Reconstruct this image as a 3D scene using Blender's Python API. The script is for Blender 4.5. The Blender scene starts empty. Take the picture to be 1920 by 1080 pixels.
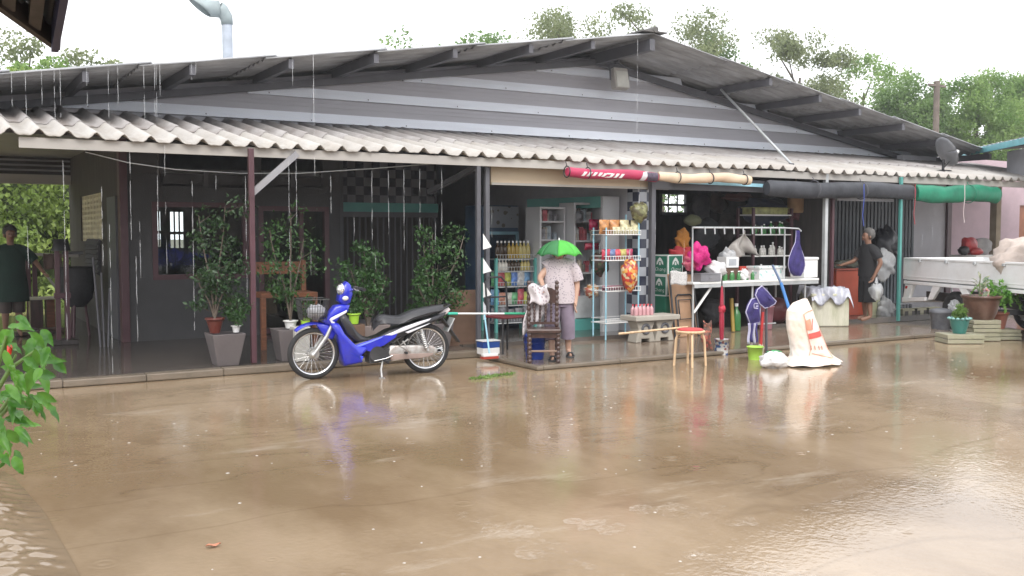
import bpy, math, random
from mathutils import Vector, Matrix
import numpy as np
random.seed(7); RNG=np.random.default_rng(11)
scn=bpy.context.scene; COL=scn.collection
R=math.radians; PI=math.pi
# ------------------------------------------------------------------ camera, sky, sun, exposure
CAM_H=1.55; FPX=1850.0; YAW=R(31); TILT=math.atan2(103,FPX)
cam=bpy.data.objects.new('camera',bpy.data.cameras.new('camera')); COL.objects.link(cam)
cam.location=(0,0,CAM_H); cam.rotation_euler=(PI/2-TILT,0,-YAW)
cam.data.sensor_width=36; cam.data.lens=FPX*36/1920; cam.data.clip_end=600
scn.camera=cam
w=bpy.data.worlds.new('World'); scn.world=w; w.use_nodes=True
nt=w.node_tree; bg=nt.nodes['Background']
sky=nt.nodes.new('ShaderNodeTexSky'); sky.sky_type='NISHITA'; sky.sun_disc=False
sky.sun_elevation=R(44); sky.sun_rotation=R(204); sky.dust_density=4; sky.air_density=1.0
mx=nt.nodes.new('ShaderNodeMixRGB'); mx.inputs[0].default_value=.88; mx.inputs[2].default_value=(12.2,12.3,12.6,1)   # white rain cloud over the clear sky
nt.links.new(sky.outputs[0],mx.inputs[1]); nt.links.new(mx.outputs[0],bg.inputs[0]); bg.inputs[1].default_value=.1
sl=bpy.data.lights.new('sun','SUN'); sl.energy=1.1; sl.angle=R(25); sl.color=(1,.97,.92)
so=bpy.data.objects.new('sun',sl); COL.objects.link(so)
so.rotation_euler=(R(46),0,R(-24))
scn.view_settings.view_transform='Standard'; scn.view_settings.look='None'; scn.view_settings.exposure=0.88; scn.view_settings.gamma=1

# ------------------------------------------------------------------ photo survey: pixel of the 1920x1080 photograph to a point in the place
def ray(px,py):
    X=(px-960)/FPX; Y=(540-py)/FPX; c,s=math.cos(TILT),math.sin(TILT)
    up=Y*c-s; fw=c+Y*s
    return (math.sin(YAW)*fw+math.cos(YAW)*X, math.cos(YAW)*fw-math.sin(YAW)*X, up)
def oz(px,py,z=0):
    d=ray(px,py); k=(z-CAM_H)/d[2]; return Vector((d[0]*k,d[1]*k,z))
def oy(px,py,y):
    d=ray(px,py); k=y/d[1]; return Vector((d[0]*k,y,CAM_H+d[2]*k))
def ox(px,py,x):
    d=ray(px,py); k=x/d[0]; return Vector((x,d[1]*k,CAM_H+d[2]*k))
def od(px,py,Z):
    d=ray(px,py); k=Z/(d[0]*math.sin(YAW)+d[1]*math.cos(YAW)); return Vector((d[0]*k,d[1]*k,CAM_H+d[2]*k))

# ------------------------------------------------------------------ mesh helper
def frame(d):
    d=Vector(d).normalized(); a=Vector((0,0,1)) if abs(d.z)<.9 else Vector((1,0,0))
    u=d.cross(a).normalized(); return u, d.cross(u).normalized()
class MB:
    def __init__(s): s.v=[]; s.f=[]; s.m=[]; s.s=[]
    def add(s,vs,fs,mi=0,sm=False):
        b=len(s.v); s.v+= [tuple(p) for p in vs]
        for f in fs: s.f.append(tuple(b+i for i in f)); s.m.append(mi); s.s.append(sm)
        return s
    def bx(s,x0,x1,y0,y1,z0,z1,mi=0):
        return s.add([(x,y,z) for x in (x0,x1) for y in (y0,y1) for z in (z0,z1)],[(0,1,3,2),(4,6,7,5),(0,4,5,1),(2,3,7,6),(0,2,6,4),(1,5,7,3)],mi)
    def box(s,c,d,rz=0,mi=0,rx=0,ry=0):
        M=Matrix.Translation(Vector(c))@Matrix.Rotation(rz,4,'Z')@Matrix.Rotation(ry,4,'Y')@Matrix.Rotation(rx,4,'X')
        b=len(s.v); s.bx(-d[0]/2,d[0]/2,-d[1]/2,d[1]/2,-d[2]/2,d[2]/2,mi)
        for i in range(b,len(s.v)): s.v[i]=tuple(M@Vector(s.v[i]))
        return s
    def beam(s,p,q,wd,ht,mi=0):
        p=Vector(p);q=Vector(q); d=(q-p).normalized(); a=Vector((0,0,1)) if abs(d.z)<.95 else Vector((0,1,0))
        u=d.cross(a).normalized()*wd/2; v=u.cross(d).normalized()*ht/2
        return s.add([p-u-v,p+u-v,p+u+v,p-u+v,q-u-v,q+u-v,q+u+v,q-u+v],[(0,1,2,3),(7,6,5,4),(0,4,5,1),(1,5,6,2),(2,6,7,3),(3,7,4,0)],mi)
    def tube(s,path,r,n=8,mi=0,caps=True,closed=False,sm=True):
        path=[Vector(p) for p in path]; k=len(path); rs=r if isinstance(r,(list,tuple)) else [r]*k
        b=len(s.v); vs=[]; u=None
        for i,p in enumerate(path):
            if closed: d=path[(i+1)%k]-path[i-1]
            else: d=path[min(i+1,k-1)]-path[max(i-1,0)]
            if d.length<1e-9: d=Vector((0,0,1))
            d.normalize()
            if u is None: u=frame(d)[0]
            u=(u-d*u.dot(d)); u=u.normalized() if u.length>1e-6 else frame(d)[0]
            v=d.cross(u)
            for j in range(n):
                t=2*PI*j/n; vs.append(p+u*math.cos(t)*rs[i]+v*math.sin(t)*rs[i])
        fs=[]; m=k if closed else k-1
        for i in range(m):
            for j in range(n):
                a=i*n+j; c=i*n+(j+1)%n; e=((i+1)%k)*n; fs.append((a,c,e+(j+1)%n,e+j))
        s.add(vs,fs,mi,sm)
        if caps and not closed: s.add(vs[:n],[tuple(range(n))[::-1]],mi); s.add(vs[-n:],[tuple(range(n))],mi)
        return s
    def cyl(s,p,q,r0,r1=None,n=14,mi=0,caps=True): return s.tube([p,q],[r0,r0 if r1 is None else r1],n,mi,caps)
    def lathe(s,prof,c=(0,0,0),n=24,mi=0,sx=1,sy=1,sm=True,jit=0):
        vs=[];k=len(prof)
        for (r,z) in prof:
            for j in range(n):
                t=2*PI*j/n; q=1+(random.uniform(-jit,jit) if jit else 0); vs.append((c[0]+r*sx*q*math.cos(t),c[1]+r*sy*q*math.sin(t),c[2]+z))
        fs=[(i*n+j,i*n+(j+1)%n,(i+1)*n+(j+1)%n,(i+1)*n+j) for i in range(k-1) for j in range(n)]
        s.add(vs,fs,mi,sm)
        if prof[0][0]>1e-4: s.add(vs[:n],[tuple(range(n))[::-1]],mi)
        if prof[-1][0]>1e-4: s.add(vs[-n:],[tuple(range(n))],mi)
        return s
    def loft(s,rings,n=18,mi=0,caps=True,wob=0):   # rings: (cx,cy,cz,rx,ry)
        vs=[]
        for i,(cx,cy,cz,rx,ry) in enumerate(rings):
            for j in range(n):
                t=2*PI*j/n; q=1+wob*math.sin(t*3+i*1.7)+wob*.6*math.sin(t*7+i*.9); vs.append((cx+rx*q*math.cos(t),cy+ry*q*math.sin(t),cz))
        k=len(rings)
        s.add(vs,[(i*n+j,i*n+(j+1)%n,(i+1)*n+(j+1)%n,(i+1)*n+j) for i in range(k-1) for j in range(n)],mi,True)
        if caps: s.add(vs[:n],[tuple(range(n))[::-1]],mi); s.add(vs[-n:],[tuple(range(n))],mi)
        return s
    def ball(s,c,r,nu=16,nv=10,mi=0,fn=None):
        r=(r,r,r) if isinstance(r,(int,float)) else r; vs=[]
        for i in range(nv+1):
            a=PI*i/nv-PI/2
            for j in range(nu):
                t=2*PI*j/nu; p=Vector((math.cos(a)*math.cos(t),math.cos(a)*math.sin(t),math.sin(a)))
                q=fn(p) if fn else 1; vs.append((c[0]+p.x*r[0]*q,c[1]+p.y*r[1]*q,c[2]+p.z*r[2]*q))
        return s.add(vs,[(i*nu+j,i*nu+(j+1)%nu,(i+1)*nu+(j+1)%nu,(i+1)*nu+j) for i in range(nv) for j in range(nu)],mi,True)
    def grid(s,fn,nu,nv,mi=0,sm=True):
        vs=[fn(i/nu,j/nv) for i in range(nu+1) for j in range(nv+1)]; q=nv+1
        return s.add(vs,[(i*q+j,(i+1)*q+j,(i+1)*q+j+1,i*q+j+1) for i in range(nu) for j in range(nv)],mi,sm)
    def prism(s,pts,o,u,v,t,mi=0):     # 2-D outline in plane (u,v) at o, thickness vector t
        o,u,v,t=map(Vector,(o,u,v,t)); n=len(pts); a=[o+u*p[0]+v*p[1] for p in pts]
        return s.add(a+[p+t for p in a],[tuple(range(n))[::-1],tuple(range(n,2*n))]+[(i,(i+1)%n,n+(i+1)%n,n+i) for i in range(n)],mi)
    def pillow(s,pts,hw,mi=0,edge=.82,y0=0):      # side outline (x,z) -> soft edged body of half width hw about y0
        n=len(pts); cx=sum(p[0] for p in pts)/n; cz=sum(p[1] for p in pts)/n; vs=[]
        lay=[(-hw,edge),(-hw*.86,.95),(-hw*.6,1),(hw*.6,1),(hw*.86,.95),(hw,edge)]
        for y,q in lay: vs+=[(cx+(p[0]-cx)*q,y0+y,cz+(p[1]-cz)*q) for p in pts]
        fs=[tuple(range(n)),tuple(range(5*n,6*n))[::-1]]
        for L in range(5): fs+=[(L*n+i,(L+1)*n+i,(L+1)*n+(i+1)%n,L*n+(i+1)%n) for i in range(n)]
        return s.add(vs,fs,mi,True)
    def torus(s,c,ax,RR,r,n=36,k=8,mi=0,a0=0,a1=2*PI):
        u,v=frame(ax); c=Vector(c); full=abs(a1-a0-2*PI)<1e-6; q=n if full else n+1
        return s.tube([c+(u*math.cos(a0+(a1-a0)*i/n)+v*math.sin(a0+(a1-a0)*i/n))*RR for i in range(q)],r,k,mi,True,full)
    def build(s,name,mats,parent=None,w=False,bev=0,solid=0,sub=0,origin=None):
        me=bpy.data.meshes.new(name); v=s.v
        if w and parent is not None:
            p=parent
            while p.parent: p=p.parent
            Mi=(Matrix.Translation(p.location)@Matrix.Rotation(p.rotation_euler.z,4,'Z')).inverted(); v=[tuple(Mi@Vector(q)) for q in v]
        if origin is not None: v=[(q[0]-origin[0],q[1]-origin[1],q[2]-origin[2]) for q in v]
        me.from_pydata(v,[],s.f); mats=mats if isinstance(mats,(list,tuple)) else [mats]
        for m in mats: me.materials.append(m)
        me.polygons.foreach_set('material_index',s.m); me.polygons.foreach_set('use_smooth',s.s); me.update()
        o=bpy.data.objects.new(name,me); COL.objects.link(o)
        if origin is not None: o.location=origin
        if parent is not None: o.parent=parent
        if solid: md=o.modifiers.new('solid','SOLIDIFY'); md.thickness=solid; md.offset=0
        if bev: md=o.modifiers.new('bevel','BEVEL'); md.width=bev; md.segments=2; md.limit_method='ANGLE'
        if sub: md=o.modifiers.new('sub','SUBSURF'); md.levels=sub; md.render_levels=sub
        return o
def tag(o,label=None,cat=None,group=None,kind=None):
    if label: o['label']=label
    if cat: o['category']=cat
    if group: o['group']=group
    if kind: o['kind']=kind
    return o
def thing(name,label,cat,loc=(0,0,0),rz=0,group=None):
    o=bpy.data.objects.new(name,None); COL.objects.link(o); o.empty_display_size=.1
    o.location=loc; o.rotation_euler=(0,0,rz); return tag(o,label,cat,group)
def dup(root,loc,rz=0,label=None):
    r=root.copy(); COL.objects.link(r); r.location=loc; r.rotation_euler=(0,0,rz)
    if label: r['label']=label
    for ch in list(root.children):
        c=ch.copy(); COL.objects.link(c); c.parent=r
        for g in ch.children:
            d=g.copy(); COL.objects.link(d); d.parent=c
    return r

# ------------------------------------------------------------------ materials
def M(name,col,rough=.6,metal=0,var=.18,scale=5,bump=0,bscale=40,spec=.5,dirt=None,damt=.45,dscale=2.5,coat=0,alpha=1,trans=0,stretch=None,transl=0):
    m=bpy.data.materials.new(name); m.use_nodes=True; n=m.node_tree.nodes; l=m.node_tree.links; b=n['Principled BSDF']
    tc=n.new('ShaderNodeTexCoord'); src=tc.outputs['Object']
    if stretch:
        mp=n.new('ShaderNodeMapping'); mp.inputs['Scale'].default_value=stretch; l.new(src,mp.inputs[0]); src=mp.outputs[0]
    no=n.new('ShaderNodeTexNoise'); no.inputs['Scale'].default_value=scale; no.inputs['Detail'].default_value=5; l.new(src,no.inputs['Vector'])
    cr=n.new('ShaderNodeValToRGB'); e=cr.color_ramp.elements
    e[0].position=.3; e[1].position=.7
    e[0].color=tuple(c*(1-var) for c in col)+(1,); e[1].color=tuple(min(1,c*(1+var)) for c in col)+(1,)
    l.new(no.outputs['Fac'],cr.inputs[0]); out=cr.outputs[0]
    if dirt:
        n2=n.new('ShaderNodeTexNoise'); n2.inputs['Scale'].default_value=dscale; n2.inputs['Detail'].default_value=8; n2.inputs['Roughness'].default_value=.7; l.new(src,n2.inputs['Vector'])
        r2=n.new('ShaderNodeValToRGB'); r2.color_ramp.elements[0].position=.42; r2.color_ramp.elements[1].position=.72
        r2.color_ramp.elements[1].color=(damt,damt,damt,1); l.new(n2.outputs['Fac'],r2.inputs[0])
        mi=n.new('ShaderNodeMixRGB'); mi.inputs[2].default_value=tuple(dirt)+(1,); l.new(r2.outputs[0],mi.inputs[0]); l.new(out,mi.inputs[1]); out=mi.outputs[0]
    l.new(out,b.inputs['Base Color'])
    b.inputs['Roughness'].default_value=rough; b.inputs['Metallic'].default_value=metal; b.inputs['Specular IOR Level'].default_value=spec
    b.inputs['Coat Weight'].default_value=coat; b.inputs['Coat Roughness'].default_value=.08
    b.inputs['Alpha'].default_value=alpha; b.inputs['Transmission Weight'].default_value=trans
    if bump:
        n3=n.new('ShaderNodeTexNoise'); n3.inputs['Scale'].default_value=bscale; n3.inputs['Detail'].default_value=4; l.new(src,n3.inputs['Vector'])
        bp=n.new('ShaderNodeBump'); bp.inputs['Strength'].default_value=bump; bp.inputs['Distance'].default_value=.02; l.new(n3.outputs['Fac'],bp.inputs['Height']); l.new(bp.outputs[0],b.inputs['Normal'])
    if transl:
        tr=n.new('ShaderNodeBsdfTranslucent'); ms=n.new('ShaderNodeMixShader'); ms.inputs[0].default_value=transl
        l.new(out,tr.inputs[0]); l.new(b.outputs[0],ms.inputs[1]); l.new(tr.outputs[0],ms.inputs[2]); l.new(ms.outputs[0],n['Material Output'].inputs[0])
    return m
def glass_mat(name,tint=(.9,.95,.95),ior=1.5,rough=.02):
    m=bpy.data.materials.new(name); m.use_nodes=True; n=m.node_tree.nodes; l=m.node_tree.links; n.remove(n['Principled BSDF'])
    tr=n.new('ShaderNodeBsdfTransparent'); tr.inputs[0].default_value=tuple(tint)+(1,); gl=n.new('ShaderNodeBsdfGlossy'); gl.inputs['Roughness'].default_value=rough
    fr=n.new('ShaderNodeFresnel'); fr.inputs[0].default_value=ior; ms=n.new('ShaderNodeMixShader')
    l.new(fr.outputs[0],ms.inputs[0]); l.new(tr.outputs[0],ms.inputs[1]); l.new(gl.outputs[0],ms.inputs[2]); l.new(ms.outputs[0],n['Material Output'].inputs[0]); return m
def checker_mat(name,c1,c2,size,off=(.01,.31,.02)):
    m=bpy.data.materials.new(name); m.use_nodes=True; n=m.node_tree.nodes; l=m.node_tree.links; b=n['Principled BSDF']
    tc=n.new('ShaderNodeTexCoord'); mp=n.new('ShaderNodeMapping'); mp.inputs['Location'].default_value=off; ck=n.new('ShaderNodeTexChecker')
    ck.inputs['Scale'].default_value=1/size; ck.inputs[1].default_value=tuple(c1)+(1,); ck.inputs[2].default_value=tuple(c2)+(1,)
    l.new(tc.outputs['Object'],mp.inputs[0]); l.new(mp.outputs[0],ck.inputs[0]); l.new(ck.outputs[0],b.inputs['Base Color']); b.inputs['Roughness'].default_value=.25; return m
def leaf_mat(name,c1,c2,transl=.3,scale=9,rough=.45):
    m=bpy.data.materials.new(name); m.use_nodes=True; n=m.node_tree.nodes; l=m.node_tree.links; b=n['Principled BSDF']
    tc=n.new('ShaderNodeTexCoord'); no=n.new('ShaderNodeTexNoise'); no.inputs['Scale'].default_value=scale; no.inputs['Detail'].default_value=3
    l.new(tc.outputs['Object'],no.inputs['Vector']); cr=n.new('ShaderNodeValToRGB'); cr.color_ramp.elements[0].position=.36; cr.color_ramp.elements[1].position=.66
    cr.color_ramp.elements[0].color=tuple(c1)+(1,); cr.color_ramp.elements[1].color=tuple(c2)+(1,); l.new(no.outputs['Fac'],cr.inputs[0])
    l.new(cr.outputs[0],b.inputs['Base Color']); b.inputs['Roughness'].default_value=rough
    tr=n.new('ShaderNodeBsdfTranslucent'); ms=n.new('ShaderNodeMixShader'); ms.inputs[0].default_value=transl
    l.new(cr.outputs[0],tr.inputs[0]); l.new(b.outputs[0],ms.inputs[1]); l.new(tr.outputs[0],ms.inputs[2]); l.new(ms.outputs[0],n['Material Output'].inputs[0]); return m

def leaf_mesh(name,pts,size,mat,parent=None,aspect=.5,droop=.3,origin=(0,0,0),up=.25):
    """one mesh of bent diamond leaves at pts (n,3)"""
    pts=np.asarray(pts,float)-np.array(origin); n=len(pts)
    d=RNG.normal(size=(n,3)); d[:,2]-=droop; d/=np.linalg.norm(d,axis=1)[:,None]
    a=RNG.normal(size=(n,3)); a[:,2]+=up*3; s=np.cross(d,a); s/=np.linalg.norm(s,axis=1)[:,None]+1e-9
    nn=np.cross(s,d); L=size*RNG.uniform(.6,1.35,n)[:,None]; W=L*aspect*.5
    v=np.stack([pts-d*L*.5, pts+s*W+nn*W*.35-d*L*.06, pts+d*L*.5-nn*W*.3, pts-s*W+nn*W*.35-d*L*.06],1).reshape(-1,3)
    me=bpy.data.meshes.new(name); me.vertices.add(4*n); me.vertices.foreach_set('co',v.ravel())
    me.loops.add(6*n); i=np.arange(n)[:,None]*4; me.loops.foreach_set('vertex_index',(i+np.array([0,1,2,0,2,3])).ravel().astype(np.int32))
    me.polygons.add(2*n); me.polygons.foreach_set('loop_start',np.arange(0,6*n,3,dtype=np.int32)); me.polygons.foreach_set('loop_total',np.full(2*n,3,dtype=np.int32))
    me.materials.append(mat); me.update(calc_edges=True); o=bpy.data.objects.new(name,me); COL.objects.link(o)
    if parent is not None: o.parent=parent
    else: o.location=origin
    return o
def clumps(centers,rad,per,flat=.8):
    out=[]
    for c in centers:
        r=rad*RNG.uniform(.55,1.25); q=RNG.normal(size=(int(per*RNG.uniform(.5,1.4)),3)); q/=np.linalg.norm(q,axis=1)[:,None]; q*=(RNG.uniform(.02,1,len(q))**.42)[:,None]*r*RNG.uniform(.75,1.2,(len(q),1)); q[:,2]*=flat
        out.append(q+np.array(c))
    return np.concatenate(out)
# ------------------------------------------------------------------ palette
m_white=M('white_paint',(.76,.76,.74),.35,var=.06,dirt=(.45,.42,.36),damt=.3)
m_whiteplastic=M('white_plastic',(.78,.78,.77),.4,var=.04)
m_black=M('black_rubber',(.018,.018,.02),.6,bump=.1)
m_blackpl=M('black_plastic',(.022,.022,.025),.4,var=.3)
m_seat=M('seat_vinyl',(.028,.028,.032),.42,var=.3,bump=.15,bscale=90)
m_chrome=M('chrome',(.7,.7,.7),.15,metal=1,var=.05)
m_alloy=M('alloy',(.55,.55,.54),.38,metal=.8,var=.15,dirt=(.2,.15,.1),damt=.4,dscale=12)
m_blue=M('blue_gloss_paint',(.012,.022,.50),.3,var=.12,coat=.45,dirt=(.09,.075,.08),damt=.3,dscale=7)
m_silver=M('silver_decal',(.66,.66,.70),.3,var=.06,coat=.5)
m_galv=M('galvanised_steel',(.5,.52,.53),.45,metal=.4,var=.15)
m_grey=M('grey_paint',(.30,.30,.32),.5,dirt=(.16,.14,.12))
m_dkgrey=M('dark_grey_paint',(.10,.10,.115),.5,dirt=(.05,.05,.05))
m_maroon=M('maroon_paint',(.085,.035,.045),.45,dirt=(.06,.03,.03))
m_teal=M('teal_paint',(.09,.33,.30),.45,var=.12,dirt=(.05,.15,.14))
m_ltblue=M('light_blue_paint',(.30,.55,.66),.4)
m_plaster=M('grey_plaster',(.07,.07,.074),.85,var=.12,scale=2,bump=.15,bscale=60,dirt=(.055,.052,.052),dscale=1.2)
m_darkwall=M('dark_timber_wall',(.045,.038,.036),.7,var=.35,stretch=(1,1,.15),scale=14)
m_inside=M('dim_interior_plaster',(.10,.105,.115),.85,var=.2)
m_pinkwall=M('pink_plaster',(.55,.42,.47),.85,var=.06,bump=.1,dirt=(.4,.33,.36),dscale=1)
m_palewall=M('pale_plaster',(.56,.56,.60),.85,var=.05,dirt=(.42,.4,.42),dscale=1)
m_wood=M('orange_wood',(.17,.065,.03),.5,var=.3,stretch=(1,6,6),scale=5)
m_dkwood=M('dark_turned_wood',(.06,.032,.027),.3,var=.3,stretch=(6,6,1),coat=.3)
m_palewood=M('pale_wood',(.62,.44,.27),.5,var=.2,stretch=(8,8,1))
m_board=M('brown_board',(.13,.075,.048),.7,var=.2)
m_wire=M('dark_wire',(.03,.03,.03),.5)
m_gable=M('gable_panel_steel',(.38,.375,.41),.42,var=.06,stretch=(.25,1,3),dirt=(.33,.32,.33),dscale=2,spec=.5)
m_strip=M('lit_gable_strip_steel',(.84,.885,.97),.3,var=.04,stretch=(.3,1,3),dirt=(.66,.66,.69),damt=.3,dscale=2)  # paler than the panels: extra light on the strips put into their colour
m_roofsheet=M('aged_roof_sheet',(.38,.39,.41),.75,var=.22,scale=3,stretch=(.5,3,3),dirt=(.15,.14,.13),damt=.6,bump=.2)
m_ridge=M('dark_ridge_cap',(.12,.115,.11),.7)
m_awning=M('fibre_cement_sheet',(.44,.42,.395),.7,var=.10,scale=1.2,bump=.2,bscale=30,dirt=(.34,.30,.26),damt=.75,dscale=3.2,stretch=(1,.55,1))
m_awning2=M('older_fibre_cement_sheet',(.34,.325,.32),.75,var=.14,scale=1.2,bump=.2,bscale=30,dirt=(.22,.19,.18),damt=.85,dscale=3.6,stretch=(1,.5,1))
m_fascia=M('weathered_fascia',(.40,.38,.355),.7,var=.15,dirt=(.2,.18,.16),stretch=(.3,1,1))
m_tan=M('tan_signboard',(.52,.42,.30),.6,var=.06,dirt=(.4,.32,.22),damt=.3)
m_glass=glass_mat('window_glass',(.86,.9,.9),1.6)
m_clear=glass_mat('clear_glass',(.85,.9,.9),1.4)
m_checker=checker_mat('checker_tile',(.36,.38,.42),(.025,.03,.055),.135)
m_cream=M('cream_lattice',(.62,.57,.40),.6)
m_tarp=M('charcoal_tarp',(.035,.037,.045),.55,var=.3,bump=.4,bscale=8)
m_greentarp=M('green_tarp',(.010,.185,.105),.5,var=.2,bump=.4,bscale=10)
m_concrete=M('mossy_concrete',(.36,.34,.25),.8,var=.2,bump=.4,bscale=40,dirt=(.15,.17,.09),damt=.7,dscale=5)
m_terra=M('terracotta',(.28,.105,.07),.7,var=.15)
m_bark=M('bark',(.12,.095,.075),.85,var=.3,bump=.5)
m_skin=M('skin',(.36,.20,.14),.5,var=.06)
m_skin2=M('tan_skin',(.22,.115,.075),.5,var=.06)
m_hair=M('dark_hair',(.02,.018,.018),.5,var=.3,bump=.5,bscale=120,stretch=(3,3,.6))
m_ghair=M('greying_hair',(.10,.095,.09),.5,var=.4,bump=.5,bscale=120,stretch=(3,3,.6))
m_bag=M('thin_white_plastic',(.75,.75,.75),.3,var=.05,bump=.6,bscale=14,alpha=.9)
m_clearbag=M('clear_plastic',(.72,.74,.76),.15,var=.1,bump=.8,bscale=20,alpha=.42)
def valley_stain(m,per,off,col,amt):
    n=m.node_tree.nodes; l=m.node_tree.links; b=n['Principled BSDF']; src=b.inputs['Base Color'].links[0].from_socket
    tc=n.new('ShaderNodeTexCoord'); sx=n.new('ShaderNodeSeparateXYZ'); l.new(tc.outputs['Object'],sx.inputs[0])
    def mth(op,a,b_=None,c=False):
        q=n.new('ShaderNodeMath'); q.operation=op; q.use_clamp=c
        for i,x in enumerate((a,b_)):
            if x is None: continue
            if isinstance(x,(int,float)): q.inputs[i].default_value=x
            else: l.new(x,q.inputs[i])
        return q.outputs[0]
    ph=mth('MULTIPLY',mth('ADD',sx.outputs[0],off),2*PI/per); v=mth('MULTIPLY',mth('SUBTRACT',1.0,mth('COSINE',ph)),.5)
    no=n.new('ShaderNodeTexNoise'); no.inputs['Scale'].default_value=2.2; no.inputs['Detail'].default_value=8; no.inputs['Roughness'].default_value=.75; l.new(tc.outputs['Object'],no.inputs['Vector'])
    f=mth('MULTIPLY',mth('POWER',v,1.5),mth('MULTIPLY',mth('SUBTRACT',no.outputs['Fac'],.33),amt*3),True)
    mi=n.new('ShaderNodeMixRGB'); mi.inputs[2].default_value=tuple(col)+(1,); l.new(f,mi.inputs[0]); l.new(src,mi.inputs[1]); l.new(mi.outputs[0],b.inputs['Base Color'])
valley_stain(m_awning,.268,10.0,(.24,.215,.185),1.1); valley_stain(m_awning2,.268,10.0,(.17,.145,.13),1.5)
def flat(name,c,r=.5,**k): return M(name,c,r,**k)

# ------------------------------------------------------------------ ground, slabs, water
def wet(name,c1,c2,c3,r0,r1,bump,bs,stretch=(1,1,1)):
    m=bpy.data.materials.new(name); m.use_nodes=True; n=m.node_tree.nodes; l=m.node_tree.links; b=n['Principled BSDF']
    tc=n.new('ShaderNodeTexCoord'); src=tc.outputs['Object']
    def noise(s,d=6,rough=.6,sc=None):
        v=src
        if sc: q=n.new('ShaderNodeMapping'); q.inputs['Scale'].default_value=sc; q.inputs['Rotation'].default_value=(0,0,R(-28)); l.new(src,q.inputs[0]); v=q.outputs[0]
        t=n.new('ShaderNodeTexNoise'); t.inputs['Scale'].default_value=s; t.inputs['Detail'].default_value=d; t.inputs['Roughness'].default_value=rough; l.new(v,t.inputs['Vector']); return t.outputs['Fac']
    def ramp(f,p0,p1,a,bb):
        q=n.new('ShaderNodeValToRGB'); q.color_ramp.elements[0].position=p0; q.color_ramp.elements[1].position=p1
        q.color_ramp.elements[0].color=tuple(a)+(1,); q.color_ramp.elements[1].color=tuple(bb)+(1,); l.new(f,q.inputs[0]); return q.outputs[0]
    base=ramp(noise(.45,7,.62,(1,.55,1)),.42,.60,c1,c2)
    fl=ramp(noise(1.1,9,.72,(.5,1.5,1)),.58,.80,(0,0,0),(.75,.75,.75))           # paler scoured film, drawn out along the flow
    mi=n.new('ShaderNodeMixRGB'); mi.inputs[2].default_value=tuple(c3)+(1,); l.new(fl,mi.inputs[0]); l.new(base,mi.inputs[1])
    cr=ramp(noise(.8,3,.5,(.35,1.2,1)),.485,.50,(0,0,0),(1,1,1)); cr2=ramp(noise(.8,3,.5,(.35,1.2,1)),.50,.515,(1,1,1),(0,0,0))  # hairline cracks
    mu=n.new('ShaderNodeMixRGB'); mu.blend_type='MULTIPLY'; mu.inputs[0].default_value=1; l.new(cr,mu.inputs[1]); l.new(cr2,mu.inputs[2])
    mk=n.new('ShaderNodeMixRGB'); mk.blend_type='MULTIPLY'; l.new(mu.outputs[0],mk.inputs[0]); l.new(mi.outputs[0],mk.inputs[1]); mk.inputs[2].default_value=(.8,.78,.75,1)
    sf=n.new('ShaderNodeMath'); sf.operation='MULTIPLY'; sf.inputs[1].default_value=.7; l.new(mu.outputs[0],sf.inputs[0]); l.new(sf.outputs[0],mk.inputs[0])
    l.new(mk.outputs[0],b.inputs['Base Color'])
    rr=ramp(noise(.7,6,.65,(1,.6,1)),.35,.7,(r0,)*3,(r1,)*3); l.new(rr,b.inputs['Roughness']); b.inputs['IOR'].default_value=1.45
    n1=noise(bs,3,.5,stretch); n2=noise(bs*4.5,2,.5,stretch); ad=n.new('ShaderNodeMath'); ad.operation='ADD'; l.new(n1,ad.inputs[0]); l.new(n2,ad.inputs[1])
    hgt=ad.outputs[0]
    for sc_,fq,am in ((1.9,70,1.1),(3.1,60,.9)):
        vo=n.new('ShaderNodeTexVoronoi'); vo.inputs['Scale'].default_value=sc_; l.new(src,vo.inputs['Vector'])
        def mth(op,a,b_=None,clamp=False):
            q=n.new('ShaderNodeMath'); q.operation=op; q.use_clamp=clamp
            for i,x in enumerate((a,b_)):
                if x is None: continue
                if isinstance(x,(int,float)): q.inputs[i].default_value=x
                else: l.new(x,q.inputs[i])
            return q.outputs[0]
        fade=mth('SUBTRACT',1.0,mth('MULTIPLY',vo.outputs['Distance'],5.5),True); hgt=mth('ADD',hgt,mth('MULTIPLY',mth('MULTIPLY',mth('SINE',mth('MULTIPLY',vo.outputs['Distance'],fq)),fade),am))
    bp=n.new('ShaderNodeBump'); bp.inputs['Strength'].default_value=bump; bp.inputs['Distance'].default_value=.02; l.new(hgt,bp.inputs['Height']); l.new(bp.outputs[0],b.inputs['Normal'])
    return m
m_yard=wet('wet_concrete_yard',(.205,.142,.084),(.325,.243,.160),(.50,.44,.36),.02,.15,.065,6)
m_slab=wet('wet_slab',(.17,.125,.09),(.26,.20,.15),(.34,.29,.235),.08,.22,.08,6)
m_porch=wet('wet_porch_floor',(.07,.06,.053),(.115,.097,.083),(.16,.14,.125),.05,.14,.05,5)
m_flood=wet('muddy_flood_water',(.36,.29,.13),(.42,.34,.17),(.5,.43,.25),.04,.1,.12,5)
m_run=wet('splashing_runoff',(.19,.135,.083),(.28,.21,.14),(.48,.43,.36),.02,.06,.03,22,(1,2.6,1))
m_kerb=M('wet_kerb_concrete',(.17,.14,.105),.35,var=.2,bump=.3,dirt=(.16,.12,.09),damt=.6)
m_earth=M('wet_earth',(.10,.09,.05),.8,var=.3,scale=.6)
def struct(name,mb,mats,**k): return tag(mb.build(name,mats,**k),kind='structure')
struct('ground',MB().add([(-250,-60,-.35),(300,-60,-.35),(300,300,-.35),(-250,300,-.35)],[(0,1,2,3)]),m_earth)
yb=MB().bx(-30,60,-20,14,-.34,0); struct('yard_concrete',yb,m_yard)
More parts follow.
